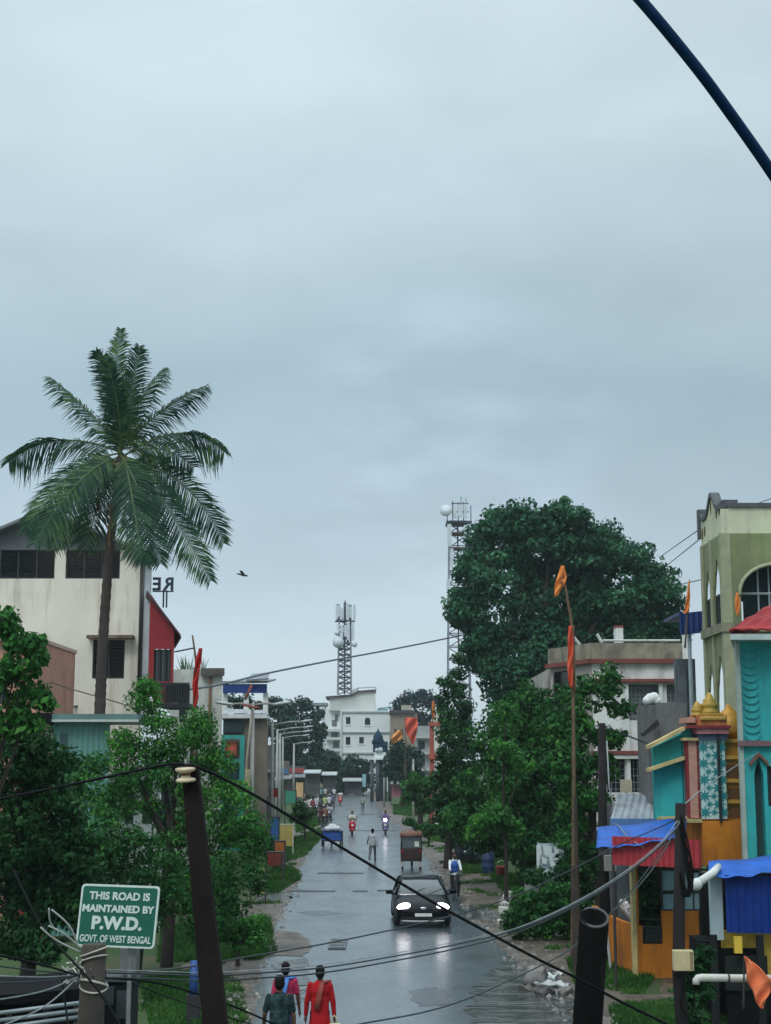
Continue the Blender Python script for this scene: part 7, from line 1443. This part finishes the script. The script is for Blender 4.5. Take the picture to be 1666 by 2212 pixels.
for px, py, sx in ((1090, 1975, .9), (1088, 1960, .9), (1090, 1948, 1.), (1094, 1936, .9), (1099, 1925, .8), (1086, 1990, .7)):
    p = G(px, py + 12); kb_ = MB(); kb_.obox(p + Vector((0, 0, .10)), (.24 * sx, .5, .24), (R(random.uniform(-9, 9)), R(random.uniform(-12, 12)), R(random.uniform(0, 40))))
    lbs = ['white painted kerb stone, second from the near end by the hedge', 'white painted kerb stone, third from the near end by the hedge', 'white painted kerb stone, fourth from the near end by the hedge', 'white painted kerb stone, fifth from the near end by the hedge', 'white painted kerb stone, farthest of the row by the hedge', 'white painted kerb stone, nearest of the row by the hedge']
    tag(bevel(kb_.build('kerb_stone', mat('kerb_white', (.50, .50, .46), .85, .2, 3, dirt=(.14, .13, .11), dirt_amt=.6)), .05, 3), lbs[kn], 'kerb stone', 'white stones edging the hedge'); kn += 1
# rubble by the puddle
rb_lab = ['largest grey rubble lump beside the right hand puddle', 'pale rubble slab lying flat by the puddle', 'small stone at the left of the rubble heap', 'dark stone at the foot of the rubble heap', 'small pale stone behind the rubble heap', 'rounded stone right of the rubble heap', 'white plastic bag on the rubble heap']
for i, (px, py, sx, sy, sz, mm) in enumerate(((1158, 2128, .55, .45, .5, (.20, .19, .18)), (1195, 2132, .8, .5, .14, (.42, .44, .44)), (1138, 2142, .3, .3, .2, (.12, .11, .1)), (1175, 2150, .45, .4, .22, (.08, .075, .07)), (1205, 2108, .25, .2, .14, (.45, .45, .43)), (1220, 2150, .35, .3, .2, (.16, .15, .14)), (1190, 2118, .4, .3, .18, (.62, .66, .66)))):
    p = G(px, py); m = MB().ell(p + Vector((0, 0, sz * .35)), (sx / 2, sy / 2, sz / 2), 12, 8); m.v = [(v[0] + .06 * math.sin(v[1] * 19 + v[2] * 13), v[1] + .05 * math.sin(v[0] * 17), v[2] + .05 * math.sin(v[0] * 23 + v[1] * 11)) for v in m.v]
    tag(m.build('plastic_bag' if i == 6 else 'stone', mat('stone_%d' % i, mm, .85, .3, 5, bump=.4), None, i in (6, 0)), rb_lab[i], 'bag' if i == 6 else 'stone')
# ---- overhead wires
CB = mat('cable_black', (.004, .005, .006), .7, .2, 20, spec=.12); CG = mat('cable_pale', (.22, .25, .26), .5, .3, 8); CN = mat('cable_navy', (.003, .024, .075), .7, .2, 20, spec=.12); CD = mat('cable_slate', (.022, .03, .036), .5, .3, 8)
def wire(label, pts, r_, m_, name='overhead_cable', k=10):
    o = MB().tube(spline([W(*p) for p in pts], k), r_, 7).build(name, m_, None, True); return tag(o, label, 'cable')
wire('thick navy cable crossing the top right corner of the sky', [(1300, -85, 3), (1384, 0, 3), (1500, 140, 3.05), (1580, 248, 3.1), (1660, 362, 3.15), (1740, 485, 3.2)], .0128, CN)
wire('black cable running from the left edge up to the insulator', [(-60, 1737, 9.5), (0, 1726, 9.8), (130, 1700, 10), (280, 1668, 10.2), (360, 1652, 10.3), (402, 1652, 10.4)], .0095, CB)
wire('black cable sagging from the insulator down to the lower right', [(402, 1652, 10.4), (440, 1662, 10.4), (540, 1712, 10.5), (660, 1784, 10.6), (800, 1868, 10.7), (930, 1946, 10.8), (1050, 2012, 10.9), (1170, 2076, 11), (1245, 2112, 11.1), (1340, 2163, 11.2), (1440, 2212, 11.3), (1540, 2262, 11.4)], .0105, CB)
for dy, lb, m_, r_ in ((0, 'upper of the two heavy service cables between the stub pole and the meter pole', CD, .0075), (11, 'lower of the two heavy service cables between the stub pole and the meter pole', CD, .0075), (-7, 'thin pale strand just above the two heavy service cables', CG, .004)):
    wire(lb, [(195, 2100 + dy, 12.5), (320, 2104 + dy * .9, 12.9), (450, 2108 + dy, 13.3), (560, 2102 + dy, 13.7), (700, 2090 + dy, 14.2), (850, 2066 + dy * .9, 14.9), (1000, 2037 + dy * .8, 15.7), (1130, 2004 + dy * .5, 16.6), (1240, 1955 + dy * .35, 17.7), (1340, 1896 + dy * .25, 18.8), (1420, 1832 + dy * .2, 19.8), (1468, 1780 + dy * .2, 20.4)], r_, m_)
wire('pale rope-like cable twisted along the heavy service cables on the right', [(1030, 2030, 16), (1130, 2000, 16.6), (1240, 1950, 17.7), (1340, 1890, 18.8), (1425, 1822, 19.8), (1464, 1772, 20.35)], .0055, CG)
wire('grey cable rising from the cabinet past the black car to the awning', [(290, 2100, 20.8), (400, 2090, 21), (540, 2066, 22), (705, 2038, 23.5), (868, 2004, 25), (1000, 1972, 27), (1100, 1940, 29), (1180, 1905, 31), (1260, 1866, 33), (1340, 1824, 34), (1430, 1785, 30), (1468, 1765, 20.5)], .012, CD)
wire('thin slate cable low over the wet road at the bottom', [(760, 2216, 14), (800, 2208, 14), (900, 2190, 14.6), (975, 2170, 15.2), (1040, 2145, 16), (1100, 2118, 17), (1180, 2080, 18), (1240, 2045, 19), (1300, 1992, 19.6), (1380, 1905, 20), (1440, 1820, 20.3)], .008, CD)
wire('black cable slanting down from the cabinet to the bottom of the frame', [(200, 2110, 12.5), (330, 2122, 13), (430, 2148, 13.4), (520, 2180, 13.8), (600, 2216, 14.2), (680, 2255, 14.6)], .009, CB)
wire('thin black cable under the slanting one by the cabinet', [(290, 2126, 20), (380, 2160, 20), (470, 2190, 20), (560, 2218, 20)], .009, CB)
for i, (e, lb, m_, r_) in enumerate((((-60, 2080), 'uppermost pale cable fanning left from the stub pole', CD, .006), ((-60, 2106), 'second pale cable fanning left from the stub pole', CG, .006), ((-60, 2124), 'third cable, dark, fanning left from the stub pole', CD, .008), ((-60, 2168), 'fourth cable slanting down left from the stub pole', CG, .006), ((-60, 2240), 'fifth cable, steepest of those fanning left from the stub pole', CG, .006), ((-60, 2052), 'dark cable fanning highest to the left edge from the stub pole', CB, .009))):
    wire(lb, [(172, 2104 + i, 12.45), (90, (2104 + e[1]) / 2 + 6, 11.6), e + (10.5,)], r_, m_)
wire('black stay wire slanting from the dark tree to the bottom edge', [(30, 1880, 13), (90, 2000, 12.6), (170, 2090, 12.2), (220, 2150, 12), (275, 2240, 11.8)], .010, CB)
wire('second black stay wire at the lower left', [(130, 2100, 12.3), (140, 2160, 12.2), (150, 2235, 12)], .008, CB)
wire('long grey cable stretched across the sky behind the great tree', [(60, 1548, 57), (208, 1518, 60), (390, 1492, 66), (480, 1478, 70), (575, 1455, 74), (700, 1430, 80), (840, 1404, 88), (975, 1377, 97), (1200, 1328, 112), (1440, 1270, 128), (1540, 1246, 135)], .050, mat('cable_sky', (.10, .13, .15), .6))
wire('thin cable crossing the cream house wall', [(60, 1458, 52), (150, 1487, 52), (250, 1516, 53), (330, 1540, 54), (420, 1556, 56)], .022, mat('cable_brown', (.16, .15, .13), .6))
wire('upper thin wire from the arcaded building over the great tree', [(1534, 1128, 51.5), (1480, 1165, 70), (1425, 1204, 90)], .022, CD)
wire('lower thin wire from the arcaded building over the great tree', [(1534, 1146, 51.5), (1490, 1182, 70), (1440, 1222, 90)], .024, CD)
wire('faint wire leaving the arcaded building roof to the right', [(1625, 1092, 49), (1666, 1077, 55), (1720, 1058, 62)], .018, CD)
wire('dark drop wire from the grey box pole to the tank house', [(1305, 1568, 39.4), (1345, 1585, 40), (1400, 1606, 41), (1480, 1632, 38)], .022, CD)
wire('pale drop wire from the blue awning roll down to the dark pole', [(1468, 1775, 20.4), (1440, 1830, 21), (1400, 1890, 23), (1350, 1945, 26), (1305, 1985, 30), (1245, 2035, 37)], .010, CG)
wire('thin pale wire from the meter pole to the turquoise house', [(1470, 1745, 20.5), (1530, 1695, 24), (1590, 1655, 30), (1640, 1625, 33.8)], .009, CG)
wire('pale wire from the grey box pole to the red awning', [(1311, 1800, 39), (1330, 1780, 37), (1360, 1812, 35.4), (1390, 1830, 35.1)], .014, CG)
wire('slim wire linking the red flag pole with the nearest street lamp', [(378, 1408, 58), (418, 1400, 56)], .03, CD)
# ================================================================ VEHICLES AND PEOPLE
def gp_(x, y): return G(x, y)
car = make_car((0, 0, 0), R(1.5)); c_ = gp_(911, 2006); car.location = (c_.x, c_.y + 2.05, .02); car.scale = (1.05, 1, .95)
ric = make_rickshaw('brown three-wheeled electric rickshaw seen from behind ahead of the black car', (0, 0, 0), R(-2)); c_ = gp_(890, 1881); ric.location = (c_.x, c_.y + .9, .02)
person('passenger in a pale shirt sitting inside the brown rickshaw', (ric.location.x + .2, ric.location.y - .38, .02 + .45), 0, 1.55, (.5, .52, .42), (.06, .06, .08), seat=.58, legs=((85, 85), (85, 85)), arms=((30, 5, 40), (30, 5, 40)), lean=0, vox=.025)
# cyclist
cy = gp_(985, 1953); bike = make_bicycle('black bicycle ridden towards the viewer right of the black car', (cy.x, cy.y + .9, .02), R(3))
person('cyclist in a blue vest over a white shirt riding the black bicycle', (cy.x, cy.y + 1.08, .02), R(3), 1.68, (.62, .66, .70), (.025, .03, .035), legs=((72, 70), (42, 52)), arms=((48, 6, 12), (48, 6, 12)), lean=14, seat=.93, vox=.018, sleeve='long', vest=(.05, .13, .42))
ps_ = [o for o in col.objects if o.name.startswith('person')][-1]
# white sleeves of the cyclist
# walking man
c_ = gp_(805, 1862); person('man in a grey shirt walking along the middle of the road', (c_.x, c_.y, .02), R(172), 1.68, (.38, .40, .42), (.11, .10, .12), legs=((20, 12), (-14, 30)), arms=((-20, 12, 25), (18, 22, 30)), lean=3, vox=.018, sleeve='long')
# foreground walkers
LX = lambda px, d: D(px, d)
d = 26.6; person('woman in a bright red long kurta walking away with a yellow bag', (LX(695, d), d, .02), R(180), 1.66, (.36, .014, .018), (.10, .008, .014), hair='bun', legs=((12, 6), (-10, 14)), arms=((2, 13, 6), (4, 13, 8)), lean=1, vox=.010, sleeve='long', longtop=.40, scarf=(.24, .06, .05))
h_ = [o for o in col.objects if o.name.startswith('person')][-1]
d = 26.4; bagp = Vector((LX(727, d), d, .42)); bg = thing('carry_bag', 'pale yellow carry bag in the hand of the woman in red', 'bag', bagp)
m = MB(); loft(m, [[(bagp.x + sx * w_, bagp.y + sy * q, bagp.z + z) for sx, sy in ((1, 1), (.3, 1.2), (-.3, 1.2), (-1, 1), (-1, -1), (-.3, -1.25), (.3, -1.25), (1, -1))] for z, w_, q in ((0, .09, .05), (.06, .13, .075), (.2, .125, .07), (.30, .10, .03), (.33, .09, .012))]); m.build('sack', mat('bag_yellow', (.58, .50, .26), .7, .25, 8), bg, True)
MB().tube([bagp + Vector((-.07, 0, .32)), bagp + Vector((-.05, 0, .42)), bagp + Vector((-.02, 0, .46)), bagp + Vector((.03, 0, .42)), bagp + Vector((.05, 0, .32))], .008, 6).build('handle', MATS['bag_yellow'], bg, True)
d = 25.0; person('person in a dark patterned shirt walking away at the bottom edge', (LX(610, d), d, .02), R(182), 1.72, (.004, .008, .009, .03, .06, .062), (.03, .032, .04), legs=((14, 8), (-10, 16)), arms=((-4, 12, 14), (8, 14, 22)), lean=2, vox=.010, sleeve='short')
d = 27.2; person('person in a pink and blue top walking just ahead of the dark patterned shirt', (LX(622, d), d, .02), R(176), 1.63, (.38, .03, .085), (.04, .05, .12), legs=((10, 8), (-12, 14)), arms=((8, 12, 10), (-6, 12, 10)), lean=2, vox=.011, sleeve='short', hair='bun', scarf=(.08, .20, .50))
# red scooter and bright lamp scooter, each with rider
c_ = gp_(760, 1806); sc1 = make_scooter((.45, .012, .03), False, 'red scooter coming towards the viewer in the middle distance'); place(sc1, (c_.x, c_.y + .8, .02), R(4))
person('rider in a pale shirt on the red scooter', (c_.x, c_.y + 1.15, .02), R(4), 1.68, (.62, .58, .50), (.10, .08, .07), seat=.80, vox=.025, sleeve='short', **SEATED)
c_ = gp_(833, 1805); sc2 = make_scooter((.16, .14, .26), True, 'violet grey scooter with its white headlight on'); place(sc2, (c_.x, c_.y + .8, .02), R(-2))
person('rider in a purple jacket on the scooter with the lit headlight', (c_.x, c_.y + 1.15, .02), R(-2), 1.68, (.20, .12, .30), (.06, .05, .09), seat=.80, vox=.025, sleeve='long', **SEATED)
c_ = gp_(735, 1740); sc3 = copy_tree(sc1); place(sc3, (c_.x, c_.y + .8, .02), R(2), 'smaller red scooter far up the road by the crowd')
person('rider in a white shirt on the far red scooter', (c_.x, c_.y + 1.15, .02), R(2), 1.68, (.60, .60, .60), (.1, .1, .12), seat=.80, vox=.03, **SEATED)
# blue cart
c_ = gp_(716, 1833); ct = thing('cargo_rickshaw', 'blue box cargo rickshaw loaded with white sacks on the left half of the road', 'cart', (c_.x, c_.y + .9, .02), R(3))
bevel(MB().box(-.56, .56, -.9, .6, .42, .98).build('box', mat('cart_blue', (.015, .07, .30), .5, .15, 2, dirt=(.02, .05, .14), dirt_amt=.4), ct, False, True), .03)
m = MB()
for x_ in (-.6, .6): m.box(x_ - .04, x_ + .04, -.92, -.86, .1, 1.02)
m.box(-.58, .58, -.94, -.905, .40, .46); m.box(-.58, .58, -.94, -.905, .95, 1.0); m.build('frame', DKMET, ct, False, True)
wheel(ct, (-.5, -.3, .3), .3, .09); wheel(ct, (.5, -.3, .3), .3, .09); wheel(ct, (0, 1.2, .3), .3, .09)
m = MB(); m.tube([(0, .6, .6), (0, 1.05, .7), (0, 1.15, 1.0)], .03, 6); m.tube([(-.3, 1.0, 1.05), (0, 1.15, 1.0), (.3, 1.0, 1.05)], .02, 6); m.build('handlebar', DKMET, ct, True, True)
for q in (-.3, .3): MB().box(q - .12, q + .12, -.925, -.905, .14, .36).build('mud_flap', mat('flap_white', (.55, .56, .55), .7), ct, False, True)
for i, (x_, y_, z_, lb) in enumerate(((-.22, -.5, 1.10, 'left white sack on the blue cargo rickshaw'), (.24, -.5, 1.12, 'right white sack on the blue cargo rickshaw'), (.0, -.1, 1.22, 'topmost white sack on the blue cargo rickshaw'))):
    M = Matrix.Translation(ct.location) @ Euler((0, 0, R(3))).to_matrix().to_4x4(); p = M @ Vector((x_, y_, z_)); tag(MB().ell(p, (.28, .32, .17), 12, 8).build('sack', mat('sack_grey', (.52, .55, .57), .9, .2, 5, bump=.3), None, True), lb, 'sack')
# pedestrians and parked bikes
c_ = gp_(784, 1753); person('distant pedestrian in a grey top in the road beyond the scooters', (c_.x, c_.y, .02), R(4), 1.62, (.30, .32, .30), (.05, .055, .07), vox=.03, legs=((12, 6), (-10, 10)))
bk = make_motorbike(); bk['group'] = 'motorbikes parked along the left kerb'
BL = [(697, 1789, 10, 'nearest dark motorbike of the group stopped at the left edge of the road'), (712, 1781, -8, 'motorbike stopped next to the nearest of the left hand group'), (668, 1747, 25, 'motorbike parked leftmost before the far crowd'), (684, 1742, 15, 'motorbike parked second in the row before the far crowd'), (699, 1738, 8, 'motorbike parked third in the row before the far crowd'), (712, 1733, 5, 'motorbike parked nearest the far red scooter'), (664, 1766, 30, 'motorbike parked leftmost in front of the second crowd row'), (681, 1765, 12, 'motorbike parked in the middle in front of the second crowd row'), (700, 1762, -6, 'motorbike parked rightmost in front of the second crowd row')]
for i, (px, py, a, lb) in enumerate(BL):
    b_ = bk if i == 0 else copy_tree(bk); c_ = gp_(px, py); place(b_, (c_.x, c_.y + .7, .02), R(a), lb, 'motorbikes parked along the left kerb')
PL = [(692, 1790, 0, (.10, .035, .03), (.04, .03, .03), True, 'rider in maroon on the nearest stopped motorbike'), (712, 1781, -8, (.34, .38, .42), (.05, .06, .09), True, 'rider in pale grey on the second stopped motorbike'), (703, 1787, 20, (.22, .13, .09), (.05, .04, .04), False, 'bystander in brown standing between the stopped motorbikes'),
      (655, 1742, 30, (.42, .34, .28), (.06, .06, .07), False, 'leftmost person of the far crowd, in beige'), (666, 1738, -20, (.50, .52, .52), (.07, .07, .1), False, 'person in white second from the left in the far crowd'), (676, 1735, 160, (.10, .11, .16), (.05, .05, .06), False, 'person in navy in the far crowd'), (686, 1733, 10, (.52, .36, .30), (.10, .05, .05), False, 'person in salmon pink in the far crowd'),
      (694, 1731, 200, (.14, .26, .28), (.05, .05, .06), False, 'person in teal in the far crowd'), (703, 1728, 0, (.50, .50, .46), (.08, .07, .06), False, 'person in cream in the far crowd'), (713, 1727, 170, (.07, .08, .11), (.03, .03, .04), False, 'person in black at the right of the far crowd'), (722, 1730, 0, (.56, .58, .60), (.06, .07, .1), False, 'rightmost person of the far crowd, in white'),
      (643, 1735, 90, (.58, .32, .12), (.06, .1, .2), False, 'person in orange by the far lamp posts'), (928, 1775, 60, (.55, .56, .54), (.10, .10, .10), False, 'person in white under the trees on the right verge')]
PL += [(659, 1764, 20, (.40, .36, .34), (.05, .05, .06), False, 'person in a grey shirt nearest the pavement in the second crowd row'), (668, 1761, 170, (.55, .50, .48), (.06, .05, .05), False, 'person in off white facing away in the second crowd row'), (676, 1763, -30, (.30, .08, .10), (.05, .04, .05), False, 'person in dark red in the second crowd row'), (684, 1758, 10, (.52, .55, .58), (.04, .05, .09), False, 'person in pale blue in the second crowd row'), (693, 1757, 190, (.08, .10, .10), (.03, .03, .04), False, 'person in dark clothes in the second crowd row'), (702, 1755, 0, (.42, .50, .22), (.06, .06, .05), False, 'person in a yellow green top in the second crowd row'), (711, 1752, 15, (.58, .58, .60), (.07, .06, .08), False, 'person in bright white in the second crowd row'), (719, 1750, 160, (.10, .12, .18), (.03, .03, .05), False, 'person in blue black at the road edge of the second crowd row')]
for px, py, a, tp, bt, st_, lb in PL:
    c_ = gp_(px, py); kw = dict(SEATED) if st_ else dict(legs=((random.uniform(0, 14), 6), (random.uniform(-10, 0), 8)))
    person(lb, (c_.x, c_.y + (1.05 if st_ else 0), .02), R(a), random.uniform(1.58, 1.72), tp, bt, seat=.80 if st_ else None, vox=.03, group=None if st_ else 'people gathered at the far left kerb' if px < 800 else None, hair='helmet' if (st_ and px > 700) else 'short', **kw)
# parked motor rickshaw on the right verge
c_ = gp_(1012, 1872); ar = thing('motor_rickshaw', 'dark blue motor rickshaw with a cream windscreen frame parked on the right grass', 'rickshaw', (c_.x, c_.y + 1.0, 0), R(-8))
NVB = mat('rick_navy', (.012, .022, .04), .4, .2, 3, coat=.3)
m = MB(); loft(m, [[(sx * w_, y, z) for sx, z in ((1, .3), (1.05, .55), (.9, zt_), (-.9, zt_), (-1.05, .55), (-1, .3))] for y, w_, zt_ in ((-.95, .22, .7), (-.8, .42, .9), (-.45, .58, 1.0), (.2, .64, .95), (.95, .64, .95))]); m.build('body', NVB, ar, False, True)
m = MB()
for q in (-1, 1): m.tube([(q * .5, -.55, .95), (q * .46, -.35, 1.62)], .055, 6); m.tube([(q * .6, .9, .9), (q * .56, .85, 1.62)], .04, 6)
m.tube([(-.48, -.36, 1.60), (0, -.40, 1.66), (.48, -.36, 1.60)], .07, 6); m.tube([(-.5, -.55, .97), (.5, -.55, .97)], .04, 6); m.build('windscreen_frame', mat('frame_cream', (.56, .54, .46), .6, .15, 3), ar, True, True)
MB().obox((0, -.45, 1.28), (.86, .015, .56), (R(-17), 0, 0)).build('windscreen', GLASS, ar, False, True)
m = MB(); loft(m, [[(.56, y, 1.62 + dz), (.5, y, 1.70 + dz), (0, y, 1.76 + dz), (-.5, y, 1.70 + dz), (-.56, y, 1.62 + dz)] for y, dz in ((-.5, -.03), (-.2, .02), (.5, .03), (1.0, -.05))]); m.build('canopy', mat('rick_black', (.02, .02, .022), .7), ar, True, True)
MB().ell((-.0, -.97, .66), (.1, .06, .1)).build('headlight', CHROME, ar, True, True); wheel(ar, (0, -.75, .22), .22, .1); wheel(ar, (-.55, .6, .22), .22, .1); wheel(ar, (.55, .6, .22), .22, .1)
d = 70; dr_ = thing('water_drum', 'dark blue plastic drum right of the parked motor rickshaw', 'drum', (D(1052, d), d, 0)); MB().lathe([(.27, 0), (.3, .05), (.3, .3), (.315, .33), (.3, .36), (.3, .62), (.315, .65), (.3, .68), (.3, .95), (.26, 1.0)], 18, (D(1052, d), d, 0)).build('shell', mat('drum_blue', (.015, .04, .10), .5, .2, 4), dr_, True); MB().lathe([(.1, 0), (.1, .05), (.02, .06)], 12, (D(1052, d), d, 1.001)).build('lid', BLACKP, dr_, True)
d = 67; dr2 = thing('bucket', 'red bucket standing on the grass right of the blue drum', 'bucket', (D(1081, d), d, 0)); MB().lathe([(.17, 0), (.2, .02), (.26, .52), (.28, .54), (.25, .55), (.2, .1)], 18, (D(1081, d), d, 0)).build('tub', mat('bucket_red', (.32, .05, .05), .5, .2, 4), dr2, True)
MB().tube([(D(1081, d) + .26 * math.cos(a), d, .52 + .26 * math.sin(a)) for a in [math.pi * i / 12 for i in range(13)]], .01, 5).build('handle', CHROME, dr2, True)
# ---------------------------------------------------------------- damp air
HAZE = 0.0003
if HAZE:
    hm = bpy.data.materials.new('damp_air'); hm.use_nodes = True; nt = hm.node_tree; nt.nodes.clear(); ou = nt.nodes.new('ShaderNodeOutputMaterial'); pv = nt.nodes.new('ShaderNodeVolumePrincipled')
    pv.inputs['Color'].default_value = (.80, .90, .95, 1); pv.inputs['Density'].default_value = HAZE; pv.inputs['Anisotropy'].default_value = .2; nt.links.new(pv.outputs[0], ou.inputs['Volume'])
    o = MB().box(-1600, 1600, -80, 2600, -1.2, 42).build('haze', hm); o['kind'] = 'stuff'; o['label'] = 'thin damp haze hanging over the whole street'; o['category'] = 'haze'
